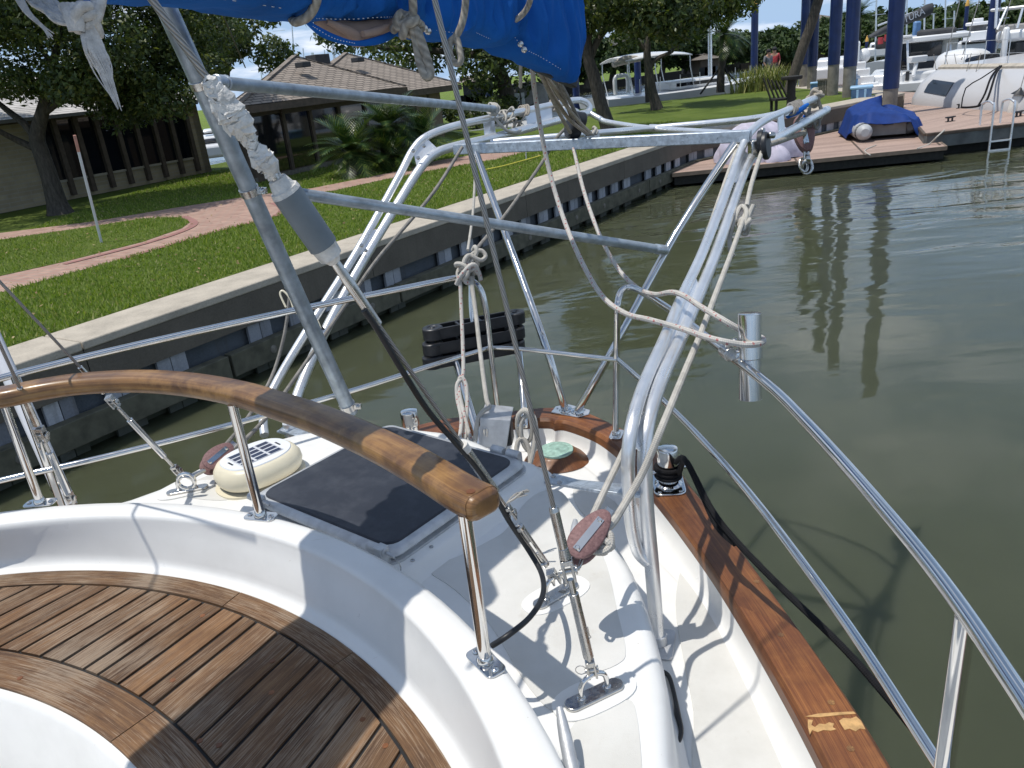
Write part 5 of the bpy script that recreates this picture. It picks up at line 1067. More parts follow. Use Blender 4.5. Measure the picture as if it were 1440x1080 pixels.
for nm in ('pan', 'panrec', 'concface'):                 # tide stains and weed low on the wall
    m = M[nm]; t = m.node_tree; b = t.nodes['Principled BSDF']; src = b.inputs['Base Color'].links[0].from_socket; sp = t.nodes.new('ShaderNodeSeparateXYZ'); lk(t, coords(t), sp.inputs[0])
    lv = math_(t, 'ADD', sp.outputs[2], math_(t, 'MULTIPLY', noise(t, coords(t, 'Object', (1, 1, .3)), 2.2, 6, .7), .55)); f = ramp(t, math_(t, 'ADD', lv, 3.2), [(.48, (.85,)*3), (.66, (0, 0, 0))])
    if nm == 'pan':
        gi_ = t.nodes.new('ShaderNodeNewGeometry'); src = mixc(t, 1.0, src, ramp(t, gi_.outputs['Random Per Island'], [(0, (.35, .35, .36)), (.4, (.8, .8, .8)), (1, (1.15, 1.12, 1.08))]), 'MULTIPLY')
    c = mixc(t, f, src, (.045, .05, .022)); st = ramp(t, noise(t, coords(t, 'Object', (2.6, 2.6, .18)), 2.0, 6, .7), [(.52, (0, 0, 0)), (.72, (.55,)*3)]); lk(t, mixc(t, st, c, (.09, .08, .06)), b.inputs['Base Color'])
M['waler'] = simple('algae_timber', (.10, .096, .068), .9, 0, .35, 6, bmp=.5, bscale=30)
M['brownwood'] = simple('brown_stained_wood', (.085, .062, .045), .75, 0, .25, 8, bmp=.3, bscale=25)
M['tanwood'] = simple('tan_siding', (.20, .15, .11), .8, 0, .2, 6, bmp=.2)
M['greywood'] = simple('weathered_grey_wood', (.17, .155, .13), .9, 0, .3, 14, bmp=.4, bscale=30)
M['blackwood'] = simple('dark_old_wood', (.022, .021, .018), .85, 0, .35, 12, bmp=.3)
def m_deckb(name, c, rot, wd=.14):
    m, t, b = new(name); v = coords(t, 'Object', (1, 1, 1), (0, 0, rot)); sp = t.nodes.new('ShaderNodeSeparateXYZ'); lk(t, v, sp.inputs[0])
    fr = math_(t, 'FRACT', math_(t, 'DIVIDE', sp.outputs[1], wd)); gap = math_(t, 'LESS_THAN', fr, .07); idx = math_(t, 'FLOOR', math_(t, 'DIVIDE', sp.outputs[1], wd))
    wn = t.nodes.new('ShaderNodeTexWhiteNoise'); wn.noise_dimensions = '1D'; lk(t, idx, wn.inputs['W']); n = noise(t, coords(t), 1.7, 6, .7); n2 = noise(t, coords(t, 'Object', (1, 1, 1)), 22, 4, .7)
    f = math_(t, 'ADD', math_(t, 'MULTIPLY', wn.outputs[0], .35), math_(t, 'ADD', math_(t, 'MULTIPLY', n, .45), math_(t, 'MULTIPLY', n2, .2)))
    cc = ramp(t, f, [(.25, tuple(q*.75 for q in c)), (.5, c), (.8, tuple(q*1.2 for q in c))])
    sp2 = ramp(t, noise(t, coords(t), 9, 3, .6), [(.70, (0, 0, 0)), (.76, (.45, .45, .45))]); cc = mixc(t, sp2, cc, (.55, .50, .45))
    lk(t, mixc(t, gap, cc, tuple(q*.25 for q in c)), b.inputs['Base Color']); b.inputs['Roughness'].default_value = .8; return m
M['dockdeck'] = m_deckb('composite_dock_boards', (.38, .275, .225), -.55); M['lowdeck'] = m_deckb('low_dock_boards', (.38, .27, .22), .06)
M['fascia'] = simple('grey_dock_fascia', (.12, .125, .12), .85, 0, .3, 3, bmp=.2)
def struct(name, mb, mat, **k): return tag(build(name, mb, mat, **k), kind='structure')
def solo(name, mb, mat, label, cat_, group=None, **k): return tag(build(name, mb, mat, **k), label, cat_, group)
mb = MB(); mb.poly([(-700, -300, WATER), (700, -300, WATER), (700, 900, WATER), (-700, 900, WATER)]); struct('water', mb, M['water'])
# ---- lawn
wd = V((4.99, 7.24, 0)).normalized(); wn = V((wd.y, -wd.x, 0))         # along the sea wall / towards the water
F0 = V((-4.47, 6.83, 0))-wd*16; CN = V((5.28, 21.1, 0)); DW = V((13.9, 27.0, 0)); dd = (DW-CN).normalized(); dn_ = V((dd.y, -dd.x, 0))
CAPW = .70
inn = lambda p, n, w=CAPW: p-n*w
ic = CN+V((-.42, .42, 0))*1.0
GZ = LAWN-.012
lawn = [inn(F0, wn), inn(CN-wd*.3, wn), inn(CN+dd*.6, dn_), inn(DW, dn_, .9), V((14.0, 38.5, 0)), V((5.5, 37.5, 0)), V((-1.5, 45, 0)), V((-7.5, 33, 0)), V((-10, 28.0, 0)), V((-18, 28.5, 0)), V((-45, 26, 0)), V((-45, -12, 0))]
mb = MB(); mb.prism([(p.x, p.y) for p in lawn], -3.6, GZ); struct('lawn', mb, M['grass'])
def ppoly(px, z): return [tuple(Z(x, y, z).xy) for x, y in px]
pathpx = [(-120, 452), (0, 412), (170, 365), (300, 327), (385, 306), (399, 293), (385, 284), (400, 279), (467, 269), (539, 253), (647, 233), (700, 224), (770, 206), (770, 194), (700, 212), (605, 228), (550, 243), (439, 265), (395, 270), (340, 278), (250, 292), (130, 312), (0, 328), (-120, 348)]
mb = MB(); mb.prism(ppoly(pathpx, GZ), GZ-.02, GZ+.006); struct('brick_path', mb, M['paver'])
islpx = [(-120, 420), (0, 389), (90, 369), (200, 341), (255, 322), (268, 313), (255, 306), (200, 308), (130, 319), (60, 329), (0, 338), (-120, 356)]
mb = MB(); mb.prism(ppoly(islpx, GZ), GZ-.02, GZ+.012); struct('lawn_island', mb, M['grass'])
def ribbonz(px, wdt, z): 
    p = cat([Z(x, y, z) for x, y in px], 0, 6)[0]; rr_ = []; wdt *= .7
    for i in range(len(p)):
        t = (p[min(i+1, len(p)-1)]-p[max(i-1, 0)]).normalized(); n = V((-t.y, t.x, 0)); rr_.append([p[i]+n*wdt/2, p[i]-n*wdt/2])
    mb = MB(); mb.loft(rr_); return mb
struct('path_border', ribbonz([(170, 364), (300, 326), (382, 305), (397, 293), (384, 285)], .2, GZ+.011), M['redpaver'])
struct('path_border', ribbonz([(90, 371), (200, 343), (258, 324), (273, 313), (258, 304)], .2, GZ+.016), M['redpaver'])
# grass blades near the wall, on the island and by the path
def inside(pts, poly):
    x, y = pts[:, 0], pts[:, 1]; c = np.zeros(len(pts), bool); n = len(poly)
    for i in range(n):
        x1, y1 = poly[i][0], poly[i][1]; x2, y2 = poly[(i+1) % n][0], poly[(i+1) % n][1]
        k = ((y1 > y) != (y2 > y)); xi = (x2-x1)*(y-y1)/((y2-y1) if abs(y2-y1) > 1e-9 else 1e-9)+x1; c ^= k & (x < xi)
    return c
def rawmesh(name, verts, faces, mat, parent=None):
    me = bpy.data.meshes.new(name); nf, k = faces.shape
    me.vertices.add(len(verts)); me.vertices.foreach_set('co', verts.astype(np.float32).ravel()); me.loops.add(nf*k); me.loops.foreach_set('vertex_index', faces.astype(np.int32).ravel())
    me.polygons.add(nf); me.polygons.foreach_set('loop_start', np.arange(nf, dtype=np.int32)*k); me.polygons.foreach_set('loop_total', np.full(nf, k, np.int32)); me.update(calc_edges=True); me.materials.append(mat)
    o = bpy.data.objects.new(name, me); COL.objects.link(o)
    if parent is not None: put(o, parent)
    return o
def blades(n, reg, keep, hgt, wdt):
    p = np.column_stack([rng.uniform(reg[0], reg[1], n), rng.uniform(reg[2], reg[3], n)]); return p[keep(p)]
lp = [(p.x, p.y) for p in lawn]; pp_ = ppoly(pathpx, GZ); ip_ = ppoly(islpx, GZ)
P1 = blades(420000, (-9.5, 6, 5.5, 26), lambda p: inside(p, lp) & (~inside(p, pp_) | inside(p, ip_)), 0, 0)
dist = np.hypot(P1[:, 0], P1[:, 1]); keep = rng.uniform(0, 1, len(P1)) < np.clip(1.25-dist/24, .18, 1); P1 = P1[keep]
n = len(P1); dist = np.hypot(P1[:, 0], P1[:, 1]); h = rng.uniform(.025, .06, n)*(1+.35*np.sin(P1[:, 0]*1.7)*np.sin(P1[:, 1]*1.3)); wv = rng.uniform(.004, .007, n)*(1+dist/14); a = rng.uniform(0, 6.283, n); b_ = rng.uniform(0, 6.283, n); ln = h*rng.uniform(.2, .9, n)
base = np.column_stack([P1, np.full(n, GZ)]); s = np.column_stack([np.cos(a), np.sin(a), np.zeros(n)])*wv[:, None]
tip_ = base+np.column_stack([np.cos(b_)*ln, np.sin(b_)*ln, h]); vv = np.stack([base-s, base+s, tip_], 1).reshape(-1, 3)
tag(rawmesh('grass_blades', vv, np.arange(n*3).reshape(-1, 3), M['blade']), 'short mown grass blades of the lawn by the sea wall', 'grass', kind='stuff')
nl = 2600; q = np.column_stack([rng.uniform(-9.5, 6, nl), rng.uniform(6, 26, nl)]); q = q[inside(q, lp)]; nl = len(q); a = rng.uniform(0, 6.283, nl); s = rng.uniform(.015, .035, nl)
c0 = np.column_stack([q, GZ+rng.uniform(.02, .06, nl)]); u_ = np.column_stack([np.cos(a), np.sin(a), rng.uniform(-.4, .4, nl)])*s[:, None]; w_ = np.column_stack([-np.sin(a), np.cos(a), rng.uniform(-.4, .4, nl)])*s[:, None]*.5
M['litter'] = m_rand('dry_leaves', [(0, (.10, .06, .03)), (.6, (.22, .15, .07)), (1, (.34, .27, .14))], .8)
tag(rawmesh('fallen_leaves', np.stack([c0-u_, c0+w_, c0+u_, c0-w_], 1).reshape(-1, 3), np.arange(nl*4).reshape(-1, 4), M['litter']), 'dry fallen leaves scattered over the lawn and path', 'leaf litter', kind='stuff')
# ---- sea walls: concrete cap, corrugated sheet piling, timber walers
def seawall(A, B, d, n, label, capw, seglen=4.2):
    L = (B-A).length; t = thing('sea_wall', (A.x, A.y, WATER), label, 'sea wall', 'sea walls round the lawn'); k = max(1, round(L/seglen))
    for i in range(k):
        a = A+d*(L*i/k+.006); b = A+d*(L*(i+1)/k-.006); mb = MB(); q = [a, b, b-n*capw, a-n*capw]; mb.prism([(p.x, p.y) for p in q], LAWN-.09, LAWN); build('cap_slab', mb, M['conc'], t, bevel=.015)
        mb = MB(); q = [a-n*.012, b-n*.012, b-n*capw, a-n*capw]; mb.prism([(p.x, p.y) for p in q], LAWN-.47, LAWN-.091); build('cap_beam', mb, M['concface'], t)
    per = .62; m = int(L/per); rec = MB(); 
    for i in range(m):
        if random.random() < .04: continue
        for (u0, u1) in ((.0+random.uniform(-.02, .02), .155), (.165, .32+random.uniform(-.03, .03))):
            a = A+d*(i*per+u0); b = A+d*(i*per+u1); mb = rec; q = [a-n*.05, b-n*.05, b-n*.09, a-n*.09]; mb.prism([(p.x, p.y) for p in q], WATER-.4, LAWN-.471)
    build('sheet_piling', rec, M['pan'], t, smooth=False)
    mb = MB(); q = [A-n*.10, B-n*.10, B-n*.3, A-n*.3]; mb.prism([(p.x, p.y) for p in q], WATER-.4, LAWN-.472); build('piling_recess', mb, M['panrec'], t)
    for (z0, z1, o) in ((LAWN-.95, LAWN-.68, .09),):
        k2 = max(1, round(L/3.1))
        for i in range(k2):
            a = A+d*(L*i/k2+.02); b = A+d*(L*(i+1)/k2-.02); mb = MB(); q = [a+n*o, b+n*o, b-n*.045, a-n*.045]; mb.prism([(p.x, p.y) for p in q], z0, z1); w_ = build('timber_waler', mb, M['waler'], t, bevel=.01)
            mb = MB()
            for u in (.2, .8): c = a.lerp(b, u)+n*(o); mb.lathe([(.05, 0), (.05, .008), (.02, .02), (0, .02)], (c.x, c.y, (z0+z1)/2), axis=n, seg=10)
            build('waler_bolts', mb, M['greywood'], w_)
    return t
seawall(F0, CN, wd, wn, 'long sea wall with pale concrete cap and striped sheet piling along the lawn', CAPW)
seawall(CN+dd*.05, DW, dd, dn_, 'shorter sea wall behind the low dock and the covered dinghy', .9)
mb = MB(); q = [DW-dn_*.9+dd*.05, DW+dd*.05, V((15.5, 38.5, 0)), V((14.0, 38.5, 0))]; mb.prism([(p.x, p.y) for p in q], -3.5, LAWN-.004); struct('walkway', mb, M['conc'])
# ---- docks
low = thing('low_dock', (7, 20, WATER), 'low floating pinkish board dock carrying the covered dinghy', 'dock')
lowp = [(4.45, 19.56), (7.0, 19.42), (10.98, 19.12), (12.6, 23.3), (13.6, 26.6), (12.0, 25.55), (5.35, 21.0)]
mb = MB(); mb.prism(lowp, -2.80, -2.75); build('dock_deck', mb, M['lowdeck'], low)
mb = MB(); cx = sum(p[0] for p in lowp)/7; cy = sum(p[1] for p in lowp)/7; mb.prism([(cx+(p[0]-cx)*.985, cy+(p[1]-cy)*.985) for p in lowp], -3.05, -2.801); build('dock_float', mb, M['blackwood'], low)
for (a, b) in (((4.45, 19.545), (10.98, 19.105)), ((10.985, 19.13), (12.61, 23.3))): mb = MB(); mb.bar(V((*a, -2.79)), V((*b, -2.79)), .05, .09); build('dock_edge_board', mb, M['tanwood'], low)
for px in ((1130, 1168), (1215, 1180)):
    a = Z(px[0]+ (90 if px[0] == 1130 else 0), 217 if px[0] == 1130 else 217, -2.747) if False else None
for (q0, q1) in (((1180, 181), (1217, 218)), ((1106, 205), (1122, 229)), ((1296, 182), (1322, 204))):
    a, b = Z(*q0, -2.748), Z(*q1, -2.748); mb = MB(); mb.bar(a, b, .05, .006); build('dock_joint_strip', mb, M['brownwood'], low)
high = thing('high_dock', (14, 24, WATER), 'wide raised pinkish board dock beside the grey and white catamaran', 'dock')
_h1, _h2 = Z(1440, 161, -2.5), Z(1310, 136.5, -2.5)
hip = [(10.92, 19.97), (14.2, 20.05), (_h1.x+.05, _h1.y), (_h2.x+.05, _h2.y), (_h2.x+.9, 30), (17.6, 38), (15.55, 38.4), (13.98, 27.1)]
mb = MB(); mb.prism(hip, -2.56, -2.5); build('dock_deck', mb, M['dockdeck'], high)
for (a, b) in ((hip[0], hip[1]), (hip[0], hip[7])): mb = MB(); mb.bar(V((*a, -2.72)), V((*b, -2.72)), .08, .30); build('dock_fascia', mb, M['fascia'], high, bevel=.01); mb = MB(); mb.bar(V((*a, -2.54)), V((*b, -2.54)), .12, .07); build('dock_edge_board', mb, M['brownwood'], high, bevel=.008)
mb = MB(); mb.prism([(11.2, 20.3), (13.9, 20.3), (15.6, 30), (17, 37), (15.8, 37), (14.1, 27)], -3.4, -2.9); build('dock_float', mb, M['blackwood'], high)
def dcleat(c, ang, label, s=1.0):
    mb = MB(); d = V((math.cos(ang), math.sin(ang), 0)); mb.tube([c+d*s*x+V((0, 0, z*s)) for x, z in ((-.18, .12), (-.1, .115), (0, .11), (.1, .115), (.18, .12))], [.014*s, .024*s, .026*s, .024*s, .014*s], 10, sub=3)
    for k in (-.07, .07): mb.tube([c+d*s*k, c+d*s*k+V((0, 0, .11*s))], .025*s, 8)
    mb.box(c+V((0, 0, .008)), (.26*s, .09*s, .016), Matrix.Rotation(ang, 3, 'Z')); return solo('dock_cleat', mb, M['blackpl'], label, 'cleat', 'dock cleats')
dcleat(Z(1336, 171, -2.5), .3, 'black iron cleat near the front corner of the raised dock')
dcleat(Z(1350, 152, -2.5), .5, 'black dock cleat holding the dark mooring lines under the catamaran')
dcleat(Z(1432, 164, -2.5), .4, 'black dock cleat at the right edge beside the swim ladder', 1.1)
dcleat(Z(1264, 137, -2.5), .3, 'black cleat in front of the thickest navy piling, partly hidden', .9)
mb = MB(); q = [Z(1328, 183, -2.46), Z(1318, 192, -2.55), Z(1306, 203, -2.74), Z(1290, 209, -2.735)]; mb.tube(q, .018, 8, sub=5); solo('dock_rope', mb, M['ropew'], 'pale rope running from the raised dock corner down to the low dock', 'rope')
mb = MB(); mb.tube([Z(x, y, -2.738) for x, y in ((1232, 204), (1218, 210), (1217, 214), (1224, 218))], .014, 8, sub=5); solo('dock_rope', mb, M['ropew'], 'short pale rope lying on the low dock in front of the dinghy', 'rope')
# swim ladder
lad2 = thing('swim_ladder', Z(1395, 183, -2.5), 'aluminium swim ladder hooked over the front edge of the raised dock', 'ladder')
for px in (1391, 1420):
    top = Y(px+1, 176-(px-1391)*.1, 19.95); b = V((top.x, top.y-.06, 0)); mb = MB()
    pts = [V((b.x-.02, b.y+.45, -2.5)), V((b.x-.02, b.y+.45, -2.05)), V((b.x-.01, b.y+.40, -1.96)), V((b.x, b.y+.2, -1.92)), V((b.x, b.y+.03, -1.98)), V((b.x, b.y-.02, -2.1)), V((b.x, b.y-.02, -3.5))]
    mb.tube(pts, .026, 12, sub=4); build('ladder_rail', mb, M['alu'], lad2)
l0 = Y(1392, 176, 19.95); r0_ = Y(1421, 173, 19.95)
for z in (-2.86, -3.08): mb = MB(); mb.bar(V((l0.x, l0.y-.08, z)), V((r0_.x, r0_.y-.08, z)), .09, .035); build('ladder_rung', mb, M['alu'], lad2)
# ---- pilings
def piling(px, py, yy, r, top, label, cone=False, zb=-3.4, zc=-1.35):
    p = Y(px, py, yy); b = V((p.x, p.y, zb)); t = thing('mooring_piling', (p.x, p.y, WATER), label, 'piling', 'navy sleeved mooring pilings')
    mb = MB(); mb.lathe([(r*.96, 0), (r*.96, zc-zb)], b, seg=20); build('concrete_pile', mb, M['pile_conc'], t)
    mb = MB(); mb.lathe([(r*1.03, 0), (r*1.03, top-zc)], V((p.x, p.y, zc)), seg=24); build('navy_sleeve', mb, M['pile_blue'], t)
    if cone: mb = MB(); mb.lathe([(r*1.06, 0), (r*1.06, .12), (r*.55, .38), (0, .55)], V((p.x, p.y, top)), seg=20); build('yellow_cap', mb, M['yellow'], t)
piling(1253, 120, 25.3, .225, 6, 'thickest navy piling, standing right behind the covered dinghy', zc=-1.72)
piling(1194, 120, 28.0, .215, 6, 'navy piling rising behind the pale blue dock box', zc=-1.05)
piling(1171, 120, 29.8, .20, 6, 'navy piling rising behind the weathered wooden box', zc=-1.0)
piling(1142, 105, 35.0, .195, 6, 'slim navy piling just right of the leaning palm trunk', zc=-1.15)
piling(1130, 105, 37.0, .185, 1.75, 'navy piling with yellow tip half hidden by the leaning palm trunk', True, zc=-1.1)
piling(1061, 60, 50, .2, 2.08, 'lone navy piling with yellow cone tip left of the sky gap', True, zc=-2.9)
piling(897, 110, 44, .17, -.2, 'navy piling in front of the white sailboat behind the oak', zc=-2.1)
piling(809, 110, 46, .19, 4, 'navy piling partly hidden by the tip of the blue sail cover', zc=-2.6)
piling(688, 130, 42, .2, -.4, 'short navy piling left of the boat with grey canvas', zc=-2.9)
piling(1397, 30, 46, .25, 4, 'navy piling behind the catamaran cabin at far right', zc=-2.0)
piling(1356, 50, 60, .13, 0.9, 'thin navy piling with yellow tip between the two white boats', True, zc=-2.4)
piling(1219, 60, 75, .13, -.9, 'small far navy piling with yellow tip near the far shore', True, zc=-2.8)
# ---- left brick building
def facade(t, A, B, z0, z1, panels, base_mat, inset=.06, uvs=1.0):
    """panels: (u0,u1,v0,v1,mat,proud) in metres along A-B"""
    d = (B-A); L = d.length; d = d/L; n = V((d.y, -d.x, 0)); mb = MB(); q = [A, B]; b0 = 0
    mb.v = [(A.x, A.y, z0), (B.x, B.y, z0), (B.x, B.y, z1), (A.x, A.y, z1)]; mb.face((0, 1, 2, 3), [(0, 0), (L, 0), (L, z1-z0), (0, z1-z0)])
    b = -n*.25; mb.v += [tuple(V(p)+b) for p in mb.v[:4]]; mb.face((5, 4, 7, 6)); mb.face((3, 2, 6, 7)); mb.face((1, 5, 6, 2)); mb.face((4, 0, 3, 7)); build('wall', mb, M[base_mat], t, smooth=False)
    for (u0, u1, v0, v1, mat, pr, nm) in panels:
        mb = MB(); a = A+d*u0; c = A+d*u1; mb.prism([(p.x, p.y) for p in (a+n*pr, c+n*pr, c-n*.02, a-n*.02)], z0+v0, z0+v1); build(nm, mb, M[mat], t, smooth=False)
W1 = Z(298, 241, LAWN); W0 = Z(67, 287, LAWN); bd = (W1-W0).normalized(); Lw = (W1-W0).length; WA = W0-bd*9
lb = thing('brick_building', (WA.x, WA.y, LAWN), 'low tan brick building with tall dark windows behind the big oak', 'building')
ze = .12; hgt = ze-LAWN
pn = []
u_s = 9.15; u_e = 9+Lw*.90; npost = 8
pn.append((u_s, u_e, .52, hgt-.16, 'glass', .012, 'window'))
for i in range(npost+1): u = u_s+(u_e-u_s)*i/npost; pn.append((u-.06, u+.06, .1, hgt-.1, 'brownwood', .13, 'window_post'))
for i in range(npost): u = u_s+(u_e-u_s)*(i+.12)/npost; pn.append((u, u+.05, .53, hgt-.17, 'brownwood', .05, 'window_mullion'))
pn.append((u_s, u_e, .46, .52, 'tanbrick', .06, 'window_sill')); pn.append((0, 9+Lw, hgt-.14, hgt, 'brownwood', .10, 'eave_beam'))
facade(lb, WA, W1, LAWN, ze, pn, 'tanbrick')
bn = V((-bd.y, bd.x, 0)); bn = bn if bn.dot(V((-.6, .8, 0))) > 0 else -bn
facade(lb, W1, W1+bn*9, LAWN, ze, [], 'tanbrick')
mb = MB(); e0, e1_ = WA-bn*.7, W1-bn*.7+bd*.6; r0a, r1a = WA+bn*5, W1+bn*5-bd*2.5; zt = ze+1.35
mb.v = [(e0.x, e0.y, ze-.02), (e1_.x, e1_.y, ze-.02), (r1a.x, r1a.y, zt), (r0a.x, r0a.y, zt)]; LL = (e1_-e0).length; mb.face((0, 1, 2, 3), [(0, 0), (LL, 0), (LL, 6), (0, 6)])
e2_ = W1+bn*10.5+bd*.6; mb.v += [(e2_.x, e2_.y, ze-.02)]; mb.face((1, 4, 2), [(0, 0), (10, 0), (5, 5)])
mb.v += [(e0.x, e0.y, ze-.1), (e1_.x, e1_.y, ze-.1), (r1a.x, r1a.y, zt-.1), (r0a.x, r0a.y, zt-.1)]; mb.face((8, 7, 6, 5)); mb.face((5, 6, 1, 0)); build('roof', mb, M['paleshingle'], lb, smooth=False)
# ---- shingled clubhouse with two hip roofs
ch = thing('clubhouse', Z(408, 254, LAWN), 'dark timber clubhouse with two brown shingled hip roofs behind the sago palm', 'building')
def hip_roof(E0, E1, E2, ap, name='roof'):
    E3 = E0+E2-E1; mb = MB(); mb.v = [tuple(p) for p in (E0, E1, E2, E3, ap)]
    for (i, j) in ((0, 1), (1, 2), (2, 3), (3, 0)):
        a, b = V(mb.v[i]), V(mb.v[j]); L = (b-a).length; s = (ap-a).dot((b-a)/L); hh = ((ap-a)-(b-a)/L*s).length; mb.face((i, j, 4), [(0, 0), (L, 0), (s, hh)])
    o = build(name, mb, M['shingle'], ch, smooth=False); mb = MB(); pts = [E0, E1, E2, E3]
    for i in range(4): a, b = pts[i]-V((0, 0, .10)), pts[(i+1) % 4]-V((0, 0, .10)); mb.bar(a, b, .05, .17)
    build('roof_fascia', mb, M['brownwood'], ch, bevel=0); mb = MB()
    for q in (E0, E1, E2): mb.bar(q+V((0, 0, .02)), ap+V((0, 0, .02)), .14, .03, up=V((0, 0, 1)))
    build('roof_ridge', mb, M['shingle'], ch); return o
E1 = Y(331, 150, 19.6); E2 = Y(572, 124, 25.6); E2.z = E1.z; E0 = Y(317, 136, 24.5); E0.z = E1.z; ap1 = Y(414, 79, 25.2)
rf1 = hip_roof(E0, E1, E2, ap1)
G2 = Y(648, 118, 29.5); dirc = (E2-E1).normalized(); G1 = G2-dirc*9; G1.z = G2.z; G0 = G1+(E0-E1); ap2 = Y(486, 75, 29.6); rf2 = hip_roof(G0, G1, G2, ap2)
def rvent(px, py, yy, par):
    c = Y(px, py, yy); R = Matrix.Rotation(math.atan2(dirc.y, dirc.x), 3, 'Z'); mb = MB(); mb.box(c, (.34, .30, .14), R); build('roof_vent', mb, M['charcoal'], par, bevel=.02)
rvent(426, 91, 23.6, rf1); rvent(503, 84, 27.6, rf2)
mb = MB(); c = Y(447, 84, 27.5); mb.box(c, (.6, .5, .3), Matrix.Rotation(.9, 3, 'Z')); build('roof_unit', mb, M['charcoal'], ch, bevel=.02)
perp = V((dirc.y, -dirc.x, 0)); 
K1 = E1-perp*.75+dirc*.8; K2 = E2-perp*.75; K0 = E0-perp*.75+dirc*.8+ (E0-E1).normalized()*-.5; K1.z = K2.z = K0.z = LAWN; hc_ = E1.z-LAWN-.12
Lf = (K2-K1).length; pn = [(0, .08, 0, hc_, 'brownwood', .05, 'wall_post')]
gl = [(.18, 1.35), (1.5, 2.4), (2.55, 3.6), (3.75, 4.8), (4.95, 5.9)]
for i, (a, b) in enumerate(gl):
    if b < Lf: pn.append((a, b, .15, hc_-.18, 'glass', .01, 'window'))
    if b < Lf: pn.append((b+.02, b+.13, 0, hc_, 'brownwood', .06, 'wall_post'))
pn += [(0, Lf, hc_-.16, hc_, 'brownwood', .08, 'wall_beam'), (0, Lf, 0, .12, 'greywood', .07, 'wall_plinth')]
facade(ch, K1, K2, LAWN, E1.z-.1, pn, 'brownwood')
Ls = (K1-K0).length; pn = [(Ls-1.5, Ls-.1, .1, hc_-.2, 'greywood', .03, 'wall_panel'), (Ls-.1, Ls, 0, hc_, 'brownwood', .06, 'wall_post'), (Ls-3.2, Ls-1.7, .2, hc_-.25, 'glass', .01, 'window')]
facade(ch, K0, K1, LAWN, E1.z-.1, pn, 'brownwood')
H1 = G1-perp*.6+dirc*4.2; H2 = G2-perp*.6-dirc*.5; H1.z = H2.z = LAWN; Lh = (H2-H1).length; hh_ = G2.z-LAWN
facade(ch, H1, H2, LAWN, G2.z-.1, [(.1, 1.4, .1, hh_-.2, 'glass', .01, 'window'), (1.45, 1.6, 0, hh_-.1, 'brownwood', .05, 'wall_post'), (Lh-1.6, Lh-.9, .05, hh_-.2, 'tanwood', .05, 'wall_panel'), (Lh-.8, Lh-.1, .05, hh_-.2, 'tanwood', .04, 'wall_panel'), (Lh-.9, Lh-.78, 0, hh_-.1, 'brownwood', .07, 'wall_post'), (0, Lh, hh_-.18, hh_-.1, 'tanwood', .12, 'wall_beam')], 'brownwood')
facade(ch, H2, H2+(E0-E1), LAWN, G2.z-.1, [], 'tanwood')
mb = MB(); c = H1+dirc*.02+perp*.06; mb.box(V((c.x, c.y, G2.z-.55)), (.09, .16, .5), Matrix.Rotation(math.atan2(dirc.y, dirc.x), 3, 'Z')); build('number_board', mb, M['brownwood'], ch)
# ---- vegetation
def leaves(centers, radii, n, size, squash=.8, shell=.55):
    centers = np.array(centers, float); radii = np.array(radii, float); wts = radii**2; idx = rng.choice(len(radii), n, p=wts/wts.sum())
    d = rng.normal(size=(n, 3)); d /= np.linalg.norm(d, axis=1)[:, None]; rr = radii[idx]*(shell+(1-shell)*rng.uniform(0, 1, n)**.6)*rng.uniform(.75, 1.08, n)
    p = centers[idx]+d*rr[:, None]*np.array([1, 1, squash]); nrm = d*.6+rng.normal(size=(n, 3))*.7+np.array([0, 0, .35]); nrm /= np.linalg.norm(nrm, axis=1)[:, None]
    a = np.cross(nrm, rng.normal(size=(n, 3))); a /= np.linalg.norm(a, axis=1)[:, None]; b = np.cross(nrm, a); s = size*rng.uniform(.6, 1.35, n)[:, None]
    v = np.stack([p-a*s, p+b*s*.45+nrm*s*.1, p+a*s, p-b*s*.45+nrm*s*.1], 1).reshape(-1, 3); return v, np.arange(n*4).reshape(-1, 4)
def blobs(c, R, n, r0, r1, flat=.75, low=-.6):
    out = []; rad = []
    c = np.array(c)
    while len(out) < n:
        d = rng.normal(size=3); d /= np.linalg.norm(d)
        if d[2] < low: continue
        k = rng.uniform(.25, .95); out.append(c+d*np.array([R[0], R[1], R[2]])*k); rad.append(rng.uniform(r0, r1))
    return out, rad
def tree(name, label, base, trunk, tr, crown, nl, ls, mat='oakleaf', branches=(), cat_='tree', group=None):
    t = thing(name, base, label, cat_, group); mb = MB(); mb.tube(trunk, tr, 12, sub=4)
    for (pts, r) in branches: mb.tube(pts, r, 8, sub=4)
    build('trunk', mb, M['bark'], t); c, r = crown; v, f = leaves(c, r, nl, ls); rawmesh('crown', v, f, M[mat], t); return t
# big live oak at the left
ob = Z(85, 300, LAWN); yo = ob.y
def OY(px, py, dy=0): return Y(px, py, yo+dy)
c1_, r1_ = blobs(Y(70, 20, yo+.5), (4.3, 3.2, 2.1), 44, .55, 1.15); c2__, r2_ = blobs(Y(235, 55, yo+1), (1.6, 1.8, 1.6), 14, .45, .9)
c3_, r3_ = blobs(Y(95, 110, yo-.3), (3.2, 1.8, .8), 24, .35, .7); c4_, r4_ = blobs(Y(225, 125, yo+.6), (1.3, 1.3, .75), 12, .35, .65)
low = [np.array(Y(px, py, yo+q)) for px, py, q in ((-30, 120, 0), (0, 112, .6), (30, 118, -.4), (60, 105, .7), (88, 120, -.6), (112, 132, .3), (135, 118, -.5), (160, 138, .5), (182, 122, -.2), (205, 142, .6), (225, 130, 0), (248, 140, .7), (262, 118, .4), (20, 95, -.6), (110, 98, -.8), (165, 100, -.6), (215, 100, .2), (255, 92, .8), (70, 132, .9), (140, 148, .9), (190, 150, 1.0))]
